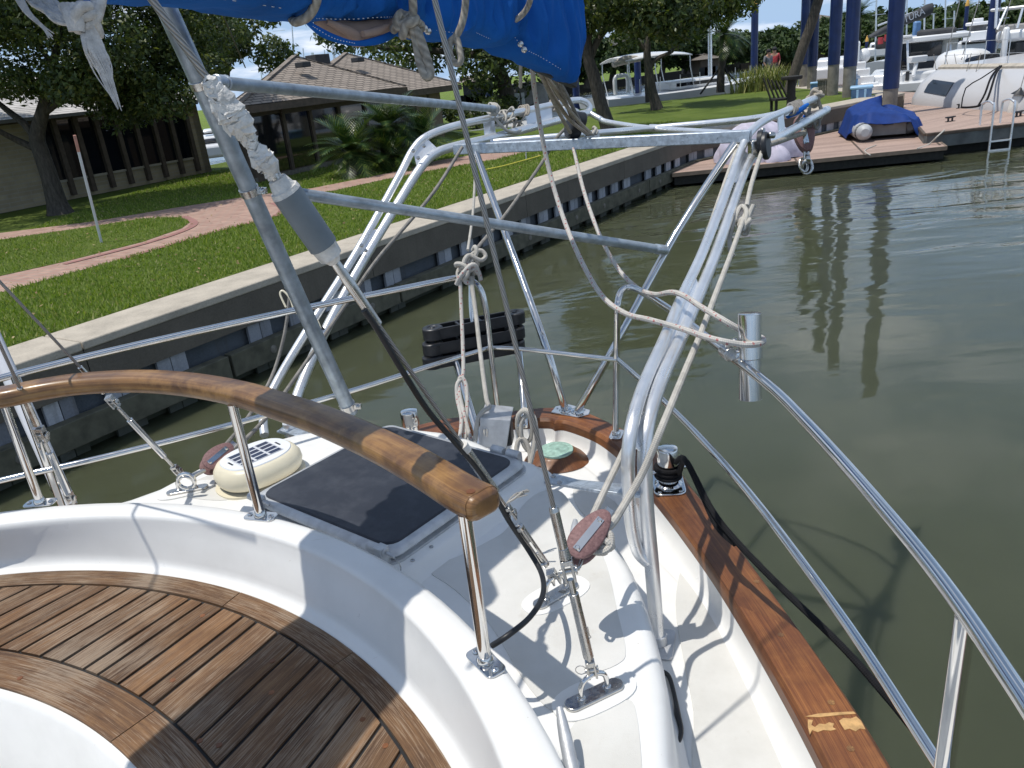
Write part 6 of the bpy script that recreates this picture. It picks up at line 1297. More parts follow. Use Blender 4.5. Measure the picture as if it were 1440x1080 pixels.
cc = c1_+c2__+c3_+c4_+low; rr_ = r1_+r2_+r3_+r4_+[.5+.12*math.sin(i*2.3) for i in range(len(low))]
bigoak = tree('live_oak', 'big dark live oak in front of the brick building at the left', ob, [ob-V((0, 0, .05)), OY(80, 285), OY(70, 250), OY(58, 215), OY(52, 190), OY(62, 150), OY(75, 90), OY(90, 30)], [.32, .22, .18, .17, .16, .13, .09, .05], (cc, rr_), 72000, .06,
  branches=[([OY(57, 212), OY(30, 200), OY(0, 185, -.3), OY(-40, 160, -.6)], [.09, .08, .06, .04]), ([OY(54, 200), OY(35, 175), OY(10, 155, .2), OY(-20, 130, .4)], [.1, .085, .07, .04]), ([OY(60, 160), OY(100, 130), OY(150, 100, .3), OY(210, 70, .6)], [.09, .07, .05, .03]), ([OY(75, 90), OY(40, 50), OY(10, 20)], [.06, .05, .03])])
yb = 33
c, r = blobs(Y(320, 62, yb), (2.6, 2, 2.0), 18, .5, 1.0)
tree('live_oak', 'smaller light green tree showing between grey pole and blue sky', Y(318, 160, yb), [V((Y(318, 160, yb).x, yb, LAWN)), Y(318, 130, yb), Y(320, 90, yb), Y(322, 60, yb)], [.2, .16, .12, .06], (c, r), 7000, .11)
yc = 36
c, r = blobs(Y(625, 50, yc), (5.6, 3.5, 2.9), 40, .8, 1.5); c2, r2 = blobs(Y(735, 95, yc), (2.6, 2.4, 2.0), 16, .6, 1.1); c3, r3 = blobs(Y(455, 42, yc), (1.0, 1.4, .7), 6, .4, .7)
tree('live_oak', 'wide dark oak spreading behind the shingled clubhouse roofs', Y(700, 165, yc), [V((Y(712, 160, yc).x, yc, LAWN)), Y(712, 130, yc), Y(700, 95, yc), Y(680, 60, yc), Y(640, 30, yc)], [.4, .32, .28, .2, .08], (c+c2+c3, r+r2+r3), 15000, .13,
  branches=[([Y(690, 80, yc), Y(600, 70, yc), Y(520, 65, yc), Y(470, 50, yc)], [.16, .12, .08, .03]), ([Y(700, 95, yc), Y(740, 60, yc), Y(770, 30, yc)], [.15, .1, .04])])
yd = 26.4; tb = Z(858, 188, LAWN); yd = tb.y
c, r = blobs(Y(880, 12, yd), (2.6, 2.6, 1.6), 26, .5, 1.0)
tree('live_oak', 'forked oak close to the sea wall, its trunk beside the blue cover', tb, [tb, Y(846, 150, yd), Y(836, 110, yd), Y(828, 85, yd), Y(826, 55, yd), Y(835, 10, yd)], [.24, .19, .18, .16, .13, .07], (c, r), 12000, .095,
  branches=[([Y(829, 85, yd), Y(845, 50, yd), Y(880, 15, yd), Y(910, -10, yd)], [.11, .09, .06, .03]), ([Y(827, 60, yd), Y(815, 30, yd), Y(800, 0, yd)], [.1, .07, .04])])
te = Z(924, 154, LAWN); ye = te.y
c, r = blobs(Y(950, 22, ye), (3.3, 3.0, 1.75), 34, .55, 1.05)
tree('live_oak', 'rounded oak with slim dark trunk standing alone on the lawn', te, [te, Y(918, 130, ye), Y(914, 105, ye), Y(910, 80, ye), Y(912, 55, ye), Y(920, 20, ye)], [.26, .17, .15, .15, .12, .06], (c, r), 14000, .10,
  branches=[([Y(911, 95, ye), Y(925, 82, ye), Y(945, 72, ye), Y(965, 50, ye)], [.09, .08, .07, .04]), ([Y(911, 75, ye), Y(890, 50, ye), Y(870, 30, ye)], [.09, .07, .04])])
tf = Z(914, 143, LAWN); yf = tf.y
c, r = blobs(Y(905, 10, yf), (3, 3, 2.0), 22, .6, 1.1)
tree('live_oak', 'oak trunk hidden just behind the lone oak, left of it', tf, [tf, Y(912, 120, yf), Y(911, 90, yf), Y(908, 50, yf)], [.22, .18, .16, .1], (c, r), 7000, .12)
# palms
def palmhead(c, n, L, t, mat='frond', droop=.9, wl=.28, up=.5, seed=1, nm='fronds'):
    rg = np.random.default_rng(seed); vs, k = [], 0
    for i in range(n):
        a = rg.uniform(0, 6.283); e = rg.uniform(-.25, 1.25) if up else rg.uniform(-.6, 1.2); l = L*rg.uniform(.75, 1.1); m = 15; d0 = np.array([math.cos(a)*math.cos(e), math.sin(a)*math.cos(e), math.sin(e)]); p = np.array(c, float); d = d0.copy(); step = l/m
        side = np.array([-math.sin(a), math.cos(a), 0])
        for j in range(m):
            q = p+d*step; f = (j+.5)/m; w = wl*l*math.sin(math.pi*min(1, .12+f*.9))**.7; upv = np.cross(side, d)*-1; upv = upv if upv[2] > 0 else -upv
            for s in (-1, 1):
                tipv = q+side*s*w*.85+d*w*.75+upv*w*.18-np.array([0, 0, .12*w]); vs += [p+side*s*.004, q-(q-p)*.28+side*s*.004, tipv]
            vs += [p+side*.008, p-side*.008, q]
            p = q; d = d+np.array([0, 0, -droop*step/l*(1.1)]); d /= np.linalg.norm(d)
    v = np.array(vs); return rawmesh(nm, v, np.arange(len(v)).reshape(-1, 3), M[mat], t)
sg = Z(500, 246, LAWN); sago = thing('sago_palm', sg, 'big dark sago palm clump in front of the clubhouse windows', 'palm')
mb = MB(); mb.tube([sg, sg+V((.0, 0, .5))], [.22, .17], 10); mb.tube([sg+V((.7, .8, 0)), sg+V((.85, .9, .95))], [.2, .15], 10); mb.tube([sg+V((1.6, 1.2, 0)), sg+V((1.7, 1.2, .5))], [.2, .15], 10); build('trunk', mb, M['bark'], sago)
palmhead(sg+V((0, 0, .55)), 70, 1.15, sago, seed=2); palmhead(sg+V((.85, .9, 1.0)), 80, 1.15, sago, seed=3); palmhead(sg+V((1.7, 1.2, .55)), 60, 1.05, sago, seed=4); palmhead(sg+V((1.0, .3, .3)), 50, .95, sago, seed=5)
lpb = Y(1112, 120, 34); mb = MB(); lt = thing('leaning_palm', (lpb.x, lpb.y, LAWN), 'leaning rough palm trunk crossing in front of the slim navy pilings', 'palm'); mb.tube([V((lpb.x-.05, lpb.y, LAWN)), lpb, Y(1126, 75, 34), Y(1142, 30, 34), Y(1155, -15, 34), Y(1170, -70, 34)], [.26, .21, .2, .2, .19, .17], 12, sub=5); build('trunk', mb, M['bark'], lt); palmhead(Y(1170, -72, 34), 40, 2.0, lt, seed=8, up=0)
ypm = 39.5; pm = Y(1013, 128, ypm); pt = thing('young_palm', (pm.x, pm.y, LAWN), 'newly planted palm trunk held by slanting props, right of the lone oak', 'palm')
mb = MB(); mb.tube([V((pm.x, pm.y, LAWN)), Y(1014, 100, ypm), Y(1017, 75, ypm), Y(1018, 50, ypm)], [.2, .18, .19, .2], 12, sub=4); build('trunk', mb, M['bark'], pt)
for (a, b) in (((1010, 98), (985, 132)), ((1018, 90), (1032, 130)), ((1016, 95), (1048, 128))): mb = MB(); mb.bar(Y(*a, ypm), Y(*b, ypm-.8), .06, .06); build('prop', mb, M['blackwood'], pt)
palmhead(Y(1018, 48, ypm), 34, 1.5, pt, seed=9, up=0)
def clump(name, px, py, yy, n, h, w, label, cat_, mat='spike', seed=0, group=None):
    rg = np.random.default_rng(seed); c = Y(px, py, yy); vs = []
    for i in range(n):
        a = rg.uniform(0, 6.283); o = np.array([c.x+rg.normal()*w*.5, c.y+rg.normal()*w*.4, LAWN-.02]); hh = h*rg.uniform(.5, 1.1); ln = hh*rg.uniform(.15, .75); s = np.array([-math.sin(a), math.cos(a), 0])*.03; m = o+np.array([math.cos(a)*ln*.4, math.sin(a)*ln*.4, hh*.65]); e = o+np.array([math.cos(a)*ln, math.sin(a)*ln, hh])
        vs += [o-s, o+s, m, m-s*.7, m+s*.7, e]
    v = np.array(vs); o = rawmesh(name, v, np.arange(len(v)).reshape(-1, 3), M[mat]); return tag(o, label, cat_, group)
clump('ornamental_grass', 1058, 122, 37.5, 260, .95, .9, 'pale spiky grass clump beside the two standing people', 'plant', seed=1); clump('ornamental_grass', 1078, 122, 37.6, 320, 1.1, .9, 'tallest spiky yellow green grass clump right of the people', 'plant', seed=2)
clump('ornamental_grass', 1091, 121, 37.8, 160, .8, .6, 'small outer clump of spiky grass nearest the sky gap', 'plant', 'frond', seed=3)
# white stake, yellow line
a, b = Z(143, 342, GZ), Y(105, 191, Z(143, 342, GZ).y-.25); st = thing('white_stake', a, 'thin white leaning stake on the lawn in front of the big oak', 'stake'); mb = MB(); mb.tube([a, b], .022, 10); build('stake_pole', mb, M['pvc'], st); mb = MB(); mb.tube([a.lerp(b, .86), a.lerp(b, 1.005)], .0235, 10); build('pink_tip', mb, simple('faded_pink_paint', (.5, .25, .2), .6), st)
mb = MB(); mb.tube([Z(x, y, GZ+.05) for x, y in ((675, 240), (705, 234), (735, 226), (760, 219))], .014, 6, sub=6); solo('yellow_line', mb, simple('yellow_rope', (.62, .55, .08), .7), 'thin yellow rope lying on the grass below the davit beam', 'rope')
mb = MB(); mb.tube([Z(740, 226, GZ), Z(741, 226, GZ)+V((.01, 0, .42))], .012, 6); solo('thin_stake', mb, M['pvc'], 'tiny thin white stake in the grass near the yellow rope', 'stake')
# ================================================================== THINGS ON AND BEYOND THE DOCKS
def yaw(yv): return Matrix.Rotation(yv, 3, 'Z')
def wbox(px0, py0, px1, py1, d, th, ang=None):           # an upright block whose near face spans these picture points at distance d
    c = D((px0+px1)/2, (py0+py1)/2, d); w_ = abs(px1-px0)*d/F; h_ = abs(py1-py0)*d/F*1.06; a = math.atan2(c.x, c.y) if ang is None else ang
    R = yaw(-a); return c+R @ V((0, th/2, 0)), (w_, th, h_), R
# weathered box, blue bins, pedestal, planter
q = wbox(1150, 115, 1175, 140, 28.6, .7); t = thing('dock_box', q[0]-V((0, 0, .4)), 'weathered grey wooden box at the end of the lawn, left of the blue dock box', 'box'); 
for k in range(7): mb = MB(); w_ = q[1][0]/7; mb.box(q[0]+q[2] @ V((-q[1][0]/2+w_*(k+.5), 0, 0)), (w_*.94, q[1][1], q[1][2]), q[2]); build('box_board', mb, M['greywood'], t)
mb = MB(); mb.box(q[0]+V((0, 0, q[1][2]/2+.03)), (q[1][0]*1.06, q[1][1]*1.08, .06), q[2]); build('box_lid', mb, M['greywood'], t)
q = wbox(1197, 126, 1225, 146, 25.8, .75); t = thing('dock_box', q[0]-V((0, 0, .35)), 'pale blue plastic dock box with lid beside the thickest piling', 'box'); mb = MB(); mb.box(q[0], q[1], q[2])
for i, v in enumerate(mb.v): 
    if v[2] < q[0].z: vv_ = V(v)-q[0]; mb.v[i] = (q[0].x+vv_.x*.88, q[0].y+vv_.y*.88, v[2])
build('box_body', mb, M['bluebin'], t, bevel=.04); mb = MB(); mb.box(q[0]+V((0, 0, q[1][2]/2+.03)), (q[1][0]*1.08, q[1][1]*1.08, .09), q[2]); build('box_lid', mb, M['bluelid'], t, bevel=.03)
for s in (-.3, .3): mb = MB(); mb.box(q[0]+q[2] @ V((s*q[1][0]*.6, -q[1][1]/2-.01, 0)), (.07, .04, q[1][2]*.9), q[2]); build('box_rib', mb, M['bluelid'], t, bevel=.01)
q = wbox(1140, 119, 1150, 128, 30.5, .5); t = thing('dock_box', q[0], 'small blue dock box peeking out left of the weathered wooden box', 'box'); mb = MB(); mb.box(*q); build('box_body', mb, M['bluebin'], t, bevel=.03); mb = MB(); mb.box(q[0]+V((0, 0, q[1][2]/2+.03)), (q[1][0]*1.1, .55, .07), q[2]); build('box_lid', mb, M['bluelid'], t, bevel=.02)
q = wbox(1197, 112, 1206, 126, 26.6, .3); t = thing('power_pedestal', q[0], 'pale blue grey power pedestal standing over the blue dock box', 'power pedestal'); mb = MB(); mb.box(*q); build('pedestal_body', mb, M['bluelid'], t, bevel=.03); mb = MB(); mb.lathe([(.2, 0), (.19, .05), (.06, .15), (0, .16)], q[0]+V((0, 0, q[1][2]/2)), seg=8); build('pedestal_cap', mb, M['pvc'], t)
q = wbox(1091, 109, 1106, 119, 36.5, .6); mb = MB(); mb.box(*q); mb.box(q[0]+V((0, 0, q[1][2]/2)), (q[1][0]*1.1, .66, .08), q[2]); solo('stone_planter', mb, M['concface'], 'brown square planter at the lawn edge right of the spiky grass', 'planter', bevel=.03)
# dark timber seat and table on the lawn
tt = thing('garden_table', Z(1112, 152, GZ), 'dark old timber table with round top at the edge of the lawn', 'table'); c = Z(1112, 156, GZ)
mb = MB(); mb.lathe([(.13, 0), (.12, .9)], c, seg=12); build('table_post', mb, M['blackwood'], tt); mb = MB(); mb.lathe([(.30, .9), (.31, .93), (.31, .99), (.28, 1.0)], c, seg=18); build('table_top', mb, M['blackwood'], tt); mb = MB(); mb.lathe([(.34, 0), (.34, .06), (.2, .1)], c, seg=12); build('table_base', mb, M['blackwood'], tt)
tt = thing('garden_chair', Z(1098, 152, GZ), 'dark leaning timber chair left of the round topped table', 'chair'); c = Z(1098, 156, GZ)
for k in range(5): mb = MB(); mb.bar(c+V((-.28+.13*k, .1, .35)), c+V((-.45+.13*k, .35, 1.0-.04*k)), .09, .03, up=V((1, 0, .2))); build('back_slat', mb, M['blackwood'], tt)
mb = MB(); mb.box(c+V((.05, 0, .35)), (.65, .55, .06)); build('seat', mb, M['blackwood'], tt)
for (x, y) in ((-.22, -.2), (.3, -.2), (-.22, .22), (.3, .22)): mb = MB(); mb.box(c+V((x, y, .17)), (.07, .07, .34)); build('leg', mb, M['blackwood'], tt)
# covered dinghy
LDZ = -2.75
dg = thing('covered_dinghy', Z(1245, 190, LDZ), 'small grey inflatable dinghy under a rumpled navy blue cover on the low dock', 'dinghy')
ah = V((.27, .96, 0)).normalized(); ax = V((ah.y, -ah.x, 0)); cd = Z(1245, 195, LDZ); M['hypalon'] = simple('grey_hypalon', (.40, .41, .42), .5, 0, .12, 5); L = 2.3; W = .82
for s in (-1, 1):
    mb = MB(); pts = [cd+ax*s*.62+ah*y+V((0, 0, .26)) for y in ((-.62, -.46, .0, .8, 1.4) if s < 0 else (.1, .25, .5, .8, 1.4))]+[cd+ax*s*.45+ah*1.9+V((0, 0, .32)), cd+ah*2.25+V((0, 0, .36))]
    mb.tube(pts, [.10, .21, .23, .23, .23, .21, .19], 18, sub=4); o = build('dinghy_tube', mb, M['hypalon'], dg); mb = MB()
    for yy in (-.44, -.32) if s < 0 else (.3, .4): mb.lathe([(.222, -.012), (.226, 0), (.222, .012)], cd+ax*s*.62+ah*yy+V((0, 0, .26)), axis=ah, seg=20)
    build('tube_stripe', mb, M['charcoal'], o)
mb = MB(); mb.box(cd+ah*.02+V((0, 0, .27)), (1.0, .05, .36), Matrix((ax, ah, V((0, 0, 1)))).transposed()); build('transom', mb, M['greycanvas'], dg, bevel=.01)
mb = MB(); mb.box(cd-ah*.03+ax*.05+V((0, 0, .42)), (.24, .1, .12), Matrix((ax, ah, V((0, 0, 1)))).transposed()); mb.lathe([(.07, 0), (.07, .1), (.04, .14)], cd-ah*.02-ax*.06+V((0, 0, .42)), axis=-ah, seg=10); build('motor_bracket', mb, M['blackpl'], dg, bevel=.02)
rows = []; nu, nv = 56, 40; rg = random.Random(5)
def cov(u, v):                                           # u round, v from hem to crown
    a = u*2*math.pi; ca, sa = math.cos(a), math.sin(a); ex = .5
    x = math.copysign(abs(ca)**ex, ca); y = math.copysign(abs(sa)**ex, sa)
    t_ = max(0, (v-.45)/.55); r = .84*(1-t_)+.01 if v > .45 else 1-.16*(v/.45)
    fold = 1+.045*math.sin(a*13+2.5*v)*max(0, .75-v)+.03*math.sin(a*23+1)*max(0, .6-v)
    top = .90+.06*math.sin(3*y+.5)-.20*max(0, y)-.14*x-.10*max(0, -y)
    sn = max(0, -y)**4*(1 if x < .45 else max(0, 1-(x-.45)*4)); lo = .06+.40*sn+.05*math.sin(a*9); z = lo+(top-lo)*(.66*min(1, v/.45)+.34*math.sin(t_*1.5708)**.9)
    p = cd+ax*(.03+x*r*fold*1.0*W*1.22)+ah*(.98+y*r*fold*1.35)+V((0, 0, z)); p += V((0, 0, .035*math.sin(7*x*r+2*y)*math.sin(5*y*r+1)*v))
    return p
for j in range(nv+1): rows.append([cov(i/nu, j/nv) for i in range(nu)])
mb = MB(); mb.loft(rows, closed=True); b0 = len(mb.v)-nu; mb.face(range(b0, b0+nu)); o = build('dinghy_cover', mb, M['navycover'], dg, ang=80); so_ = o.modifiers.new('thick', 'SOLIDIFY'); so_.thickness = .012
# lilac covered heap
lc = Z(1084, 228, LDZ); rows = []
def lil(u, v):
    a = u*6.2832; r = (1-v**2.2)**.5 if v < 1 else 0; f = 1+.05*math.sin(a*9+v*6)+.04*math.sin(a*15+2); lob = 1+.10*math.cos(2*a)
    p = lc+V((math.cos(a)*1.02*r*f*lob, .75+math.sin(a)*.66*r*f, 1.0*v*(1-.32*max(0, math.cos(a)*r))+.03*math.sin(a*5+8*v)*(1-v))); return p
for j in range(27): rows.append([lil(i/48, min(.999, j/26)) for i in range(48)])
mb = MB(); mb.loft(rows, closed=True); lt_ = solo('covered_heap', mb, M['lilac'], 'rounded heap under a pale lilac cloth at the inner end of the low dock', 'covered heap', ang=80)
rows = []; lc2 = Z(1098, 228, LDZ)
for j in range(17):
    v = min(.999, j/16); rows.append([lc2+V((math.cos(a)*.34*(1-v**2)**.5*(1+.12*math.sin(a*7)), .35+math.sin(a)*.36*(1-v**2)**.5, .36*v+.02*math.sin(a*6))) for a in [6.2832*i/28 for i in range(28)]])
mb = MB(); mb.loft(rows, closed=True); solo('cloth_bundle', mb, M['lilac'], 'small crumpled lilac bundle at the right foot of the lilac heap', 'bundle', ang=80)
# ---------------- boats
def hullmesh(st, bw, beam, free, zw, sheer=.3, stern=.85, n=14, rake=.25):
    """loft between stern point st and bow point bw (plan), sides flared a little"""
    d = (bw-st); d.z = 0; L = d.length; d.normalize(); n_ = V((d.y, -d.x, 0)); rows = []
    for i in range(n+1):
        f = i/n; b = beam/2*(stern+(1-stern)*min(1, f*3))*(1-max(0, (f-.45)/.55)**2.2); z1 = zw+free+sheer*(f-.35)**2*2; fb = f*(1-rake*.25)
        top = st+d*L*f; bot = st+d*(L*fb+.02*L*(1-f))
        rw = []
        for (s, k, zz) in ((-1, .0, zw-.25), (-1, .62, zw-.15), (-1, .88, zw+free*.35), (-1, 1.0, z1), (-1, .93, z1+.03), (0, 0, z1+.10), (1, .93, z1+.03), (1, 1.0, z1), (1, .88, zw+free*.35), (1, .62, zw-.15)):
            c = bot.lerp(top, max(0, (zz-zw)/free)) if zz < z1 else top; rw.append(V((c.x, c.y, 0))+n_*s*b*k+V((0, 0, zz)))
        rows.append(rw)
    mb = MB(); mb.loft(rows, closed=True, cap=True); return mb, d, n_, L
def mast(t, base, h, r, mat='alu', spread=True, d=V((1, 0, 0))):
    mb = MB(); mb.tube([base, base+V((0, 0, h))], [r, r*.8], 8); build('mast', mb, M[mat], t)
    if spread:
        for k in (.42, .68):
            mb = MB(); mb.bar(base+V((0, 0, h*k))-d*h*.055, base+V((0, 0, h*k))+d*h*.055, r*.7, r*.5); build('spreader', mb, M[mat], t)
# white sailboat behind the trees
sA, sB = Y(834, 150, 40.5), Y(1090, 112, 45); zs = lambda px, py, yy: Y(px, py, yy)
wb = thing('moored_sailboat', (sA.x, sA.y, WATER), 'white sailboat with bimini and grey covered boom moored behind the lone oak', 'sailboat')
sA.z = sB.z = 0; mb, d_, n_, L = hullmesh(sA, sB, 3.4, 1.25, WATER, .25); build('hull', mb, M['hullwhite'], wb, ang=50)
DKZ = WATER+1.35
def al(f, o=0, z=0): return sA+d_*L*f+n_*o+V((0, 0, DKZ+z))
R_ = Matrix((d_, n_*-1, V((0, 0, 1)))).transposed()
mb = MB(); mb.box(al(.50, 0, .18), (L*.32, 2.0, .42), R_); build('cabin', mb, M['hullwhite'], wb, bevel=.12); mb = MB(); mb.box(al(.5, 1.0, .2), (L*.26, .03, .16), R_); build('cabin_window', mb, M['glass'], wb)
rows = []
for i in range(9): f = i/8; rows.append([al(.11+.33*f, o, 1.55+.22*math.sin(math.pi*(k/8))*(1-.2*f)+.12*f*(1-f)*4) for k, o in enumerate(np.linspace(-1.25, 1.25, 9))])
mb = MB(); mb.loft(rows); o = build('bimini_top', mb, M['hullwhite'], wb, ang=80); s_ = o.modifiers.new('s', 'SOLIDIFY'); s_.thickness = .05
for f in (.12, .25, .43):
    
    for sg_ in (1.2, -1.2): mb = MB(); mb.tube([al(f+.02, sg_, 0), al(f, sg_*1.02, 1.0), al(f, sg_, 1.55)], .025, 6); build('bimini_pole', mb, M['alu'], wb)
mb = MB(); mb.tube([al(.06, .9, 1.45), al(.12, .9, 1.62), al(.2, .8, 1.6)], [.12, .2, .12], 10, sub=3); build('folded_awning', mb, M['tan'], wb)
rows = []
for i in range(9): f = i/8; rows.append([al(.12+.48*f, math.sin(a)*.28*(1+.3*f), 2.35+.25*f+(.30+.42*f)*(1-math.cos(a))*.5+.04*math.sin(9*f+3*a)) for a in [6.2832*k/14 for k in range(14)]])
mb = MB(); mb.loft(rows, closed=True, cap=True); build('boom_cover', mb, M['greycanvas'], wb, ang=60)
mast(wb, al(.62, 0, 0), 13, .11, d=n_)
for k in (.1, .4): pass
mb = MB(); mb.tube([al(.05, 1.2, .15), al(.05, 1.2, .85), al(.08, 1.2, .95), al(.11, 1.2, .85), al(.11, 1.2, .15)], .10, 10, sub=4); build('horseshoe_buoy', mb, M['hullwhite'], wb)
mb = MB(); mb.box(al(.0, .5, .55), (.5, .4, .5), R_); build('outboard_cover', mb, M['hullwhite'], wb, bevel=.12)
mb = MB()
for f in np.linspace(.15, .97, 9): mb.tube([al(f, 1.5*(1-max(0, (f-.45)/.55)**2.2)+.05, .05), al(f, 1.5*(1-max(0, (f-.45)/.55)**2.2)+.05, .7)], .015, 5)
build('guard_rails', mb, M['alu'], wb)
# boat with grey canvas behind the davit
gA, gB = Y(700, 172, 31), Y(800, 140, 40); gA.z = gB.z = 0
gb = thing('canvas_boat', (gA.x, gA.y, WATER), 'boat with grey canvas enclosure and clear windows behind the port davit', 'boat'); mb, d_, n_, L = hullmesh(gA, gB, 3.2, 1.0, WATER, .2); build('hull', mb, M['hullwhite'], gb, ang=50)
def grow(x0, x1, y0, y1, dd_, th, mat, nm, bev=.1, t=gb): q = wbox(x0, y0, x1, y1, dd_, th); mb = MB(); mb.box(*q); return build(nm, mb, M[mat], t, bevel=bev)
rows = []
for (k, zz) in ((1.06, 0), (1.0, .35), (.93, .75), (.75, .95), (.3, 1.02), (.02, 1.03)): 
    c = D(741, 150, 35.2); rows.append([V((c.x+math.copysign(abs(math.cos(a))**.6, math.cos(a))*1.05*k, c.y+1.2+math.copysign(abs(math.sin(a))**.6, math.sin(a))*1.1*k, c.z+zz)) for a in [6.2832*i/28 for i in range(28)]])
mb = MB(); mb.loft(rows, closed=True); build('canvas_dodger', mb, M['greycanvas'], gb, ang=60)
grow(724, 731, 132, 146, 35.0, .06, 'vwhite', 'clear_window', .02); grow(733, 738, 131, 146, 34.98, .06, 'vwhite', 'clear_window', .02)
grow(700, 790, 148, 154, 35.3, 2.4, 'hullwhite', 'cabin', .1)
for k in range(5): mb = MB(); mb.bar(D(702+k*20, 152-k*.6, 34.9), D(716+k*20, 144-k*.5, 35.4), .04, .03); build('solar_frame', mb, M['charcoal'], gb)
mb = MB(); mb.tube([D(716, 128, 35), D(724, 120, 35), D(758, 117, 35.4), D(772, 121, 35.8)], .04, 8, sub=3); mb.tube([D(716, 128, 35), D(712, 152, 35)], .03, 6); mb.tube([D(772, 121, 35.8), D(776, 148, 36)], .03, 6); build('canvas_bow', mb, M['charcoal'], gb)
for k, (px, hh) in enumerate(((700, 128), (704, 135), (710, 126), (695, 138))): mb = MB(); mb.tube([D(px, 158, 34), D(px-1, hh, 34)], .035, 6); build('deck_pole', mb, M['tan'], gb)
# grey and white catamaran at the right
ct = thing('catamaran', (16.6, 28, WATER), 'grey and white catamaran with fenders lying against the raised dock', 'catamaran')
def cl(f):                                               # rail line from the far end to the near end
    a, b = D(1320, 97, 26.6), D(1442, 95, 22.4); b.z = a.z = (a.z+b.z)/2; return a.lerp(b, f) if f <= 1 else b+(b-a)*(f-1)
rows = []; nrm = V((-.985, -.17, 0)); far = V((.985, .17, 0))
for i in range(-2, 25):
    f = i/16; c = cl(max(f, 0)); e = 1.0
    if f < 0: e = (.55, .05)[0 if i == -1 else 1] if i in (-1, -2) else 1; c = cl(0)+(cl(0)-cl(.3)).normalized()*(.35 if i == -1 else .45)
    bulge = .95*e; zt = c.z; zb = WATER-.2; z_ = lambda k: zt+(zb-zt)*k if e == 1 else (zt+zb)/2*(1-e)+(zt+(zb-zt)*k)*e
    rows.append([c+far*3.6*1+V((0, 0, z_(1)-c.z)), c+far*.4+V((0, 0, z_(1)-c.z)), c+nrm*bulge*.9+V((0, 0, z_(.86)-c.z)), c+nrm*bulge+V((0, 0, z_(.62)-c.z)), c+nrm*bulge*.98+V((0, 0, z_(.45)-c.z)), c+nrm*bulge*.7+V((0, 0, z_(.22)-c.z)), c+nrm*bulge*.32+V((0, 0, z_(.07)-c.z)), c+V((0, 0, z_(0)-c.z)), c+far*.12+V((0, 0, z_(-.04)-c.z)), c+far*.3+V((0, 0, z_(-.04)-c.z)), c+far*3.6+V((0, 0, z_(-.10)-c.z))])
mb = MB(); mb.loft(rows, closed=True, cap=True); build('hull', mb, M['hullgrey'], ct, ang=55)
mb = MB(); mb.loft([[r[7]+nrm*.03+V((0, 0, -.03)), r[7]+nrm*.03+V((0, 0, .05)), r[8]+V((0, 0, .05)), r[8]+V((0, 0, -.02))] for r in rows[2:]], closed=True, cap=True); build('rubbing_strake', mb, M['tan'], ct)
mb = MB(); wr_ = []
for k_ in range(4, 10):
    r_ = rows[k_]; f_ = (k_-4)/5; wr_.append([r_[6].lerp(r_[5], .55+.25*f_)+nrm*.03, r_[5]+nrm*.035, r_[5].lerp(r_[4], .55+.2*f_)+nrm*.03, r_[5]-nrm*.1])
mb.loft(wr_, closed=True, cap=True)
build('hull_window', mb, M['glass'], ct, smooth=False)
def cbox(x0, y0, x1, y1, d, th, mat, nm, bev=.08, t=ct, ang=None): q = wbox(x0, y0, x1, y1, d, th, ang); mb = MB(); mb.box(*q); return build(nm, mb, M[mat], t, bevel=bev)
rows = []; c0 = D(1372, 93, 30.2)
for (k, zz) in ((1.05, 0), (1.0, .25), (.9, .45), (.68, .58), (.3, .64), (.02, .65)): rows.append([V((c0.x+math.cos(a)*.95*k, c0.y+.9+math.sin(a)*1.1*k, c0.z+zz)) for a in [6.2832*i/28 for i in range(28)]])
mb = MB(); mb.loft(rows, closed=True); build('coachroof_dome', mb, M['hullwhite'], ct, ang=60)
mb = MB(); c1 = D(1382, 83, 29.4); mb.lathe([(.42, -.03), (.42, .012), (.38, .02), (0, .022)], c1, axis=V((-.1, -.55, .83)), seg=20, sq=(1.5, .6, .7)); build('deck_hatch', mb, M['glass'], ct)
cbox(1408, 42, 1416, 96, 27.6, 2.6, 'hullwhite', 'cabin_side'); cbox(1408, 40, 1500, 55, 27.4, 3.2, 'hullwhite', 'cabin_top', .12); cbox(1416, 55, 1500, 88, 27.9, 1.8, 'glass', 'cabin_window', .02); cbox(1408, 88, 1500, 108, 27.5, 3.0, 'hullwhite', 'cabin_base', .1)
cbox(1428, 60, 1440, 82, 27.8, .1, 'blackpl', 'cabin_locker', .05); cbox(1408, 32, 1500, 41, 27.6, 3.4, 'greycanvas', 'coach_visor', .05)
cbox(1402, 5, 1520, 9, 28.2, 3.2, 'hullwhite', 'hardtop', .06)
for (a, b, d) in (((1416, 10), (1402, 42), 27.8), ((1438, 12), (1430, 40), 27.4)): mb = MB(); mb.tube([D(*a, d), D(*b, d)], .04, 8); build('hardtop_leg', mb, M['alu'], ct)
mb = MB(); pr_ = cl(.02)+far*.15; 
for f in (.02, .26, .5, .76, 1.0): p = cl(f)+far*.18; mb.tube([p, p+V((0, 0, .78))], .014, 6)
for z in (.4, .78): mb.tube([cl(f)+far*.18+V((0, 0, z)) for f in (.02, .26, .5, .76, 1.0)], .007, 5)
build('guard_rails', mb, M['alu'], ct)
for (a, b, d) in (((1350, 0), (1325, 104), 29.2), ((1380, -10), (1352, 84), 29), ((1400, 75), (1430, -30), 27.5)): mb = MB(); mb.tube([D(*a, d), D(*b, d)], .016, 6); build('shroud', mb, M['wire'], ct)
mb = MB(); mb.tube([D(1396, 122, 27), D(1399, -60, 27)], .06, 8) if False else mb.tube([D(1400, 40, 28.5), D(1404, -40, 28.5)], .05, 8); build('radar_mast', mb, M['alu'], ct)
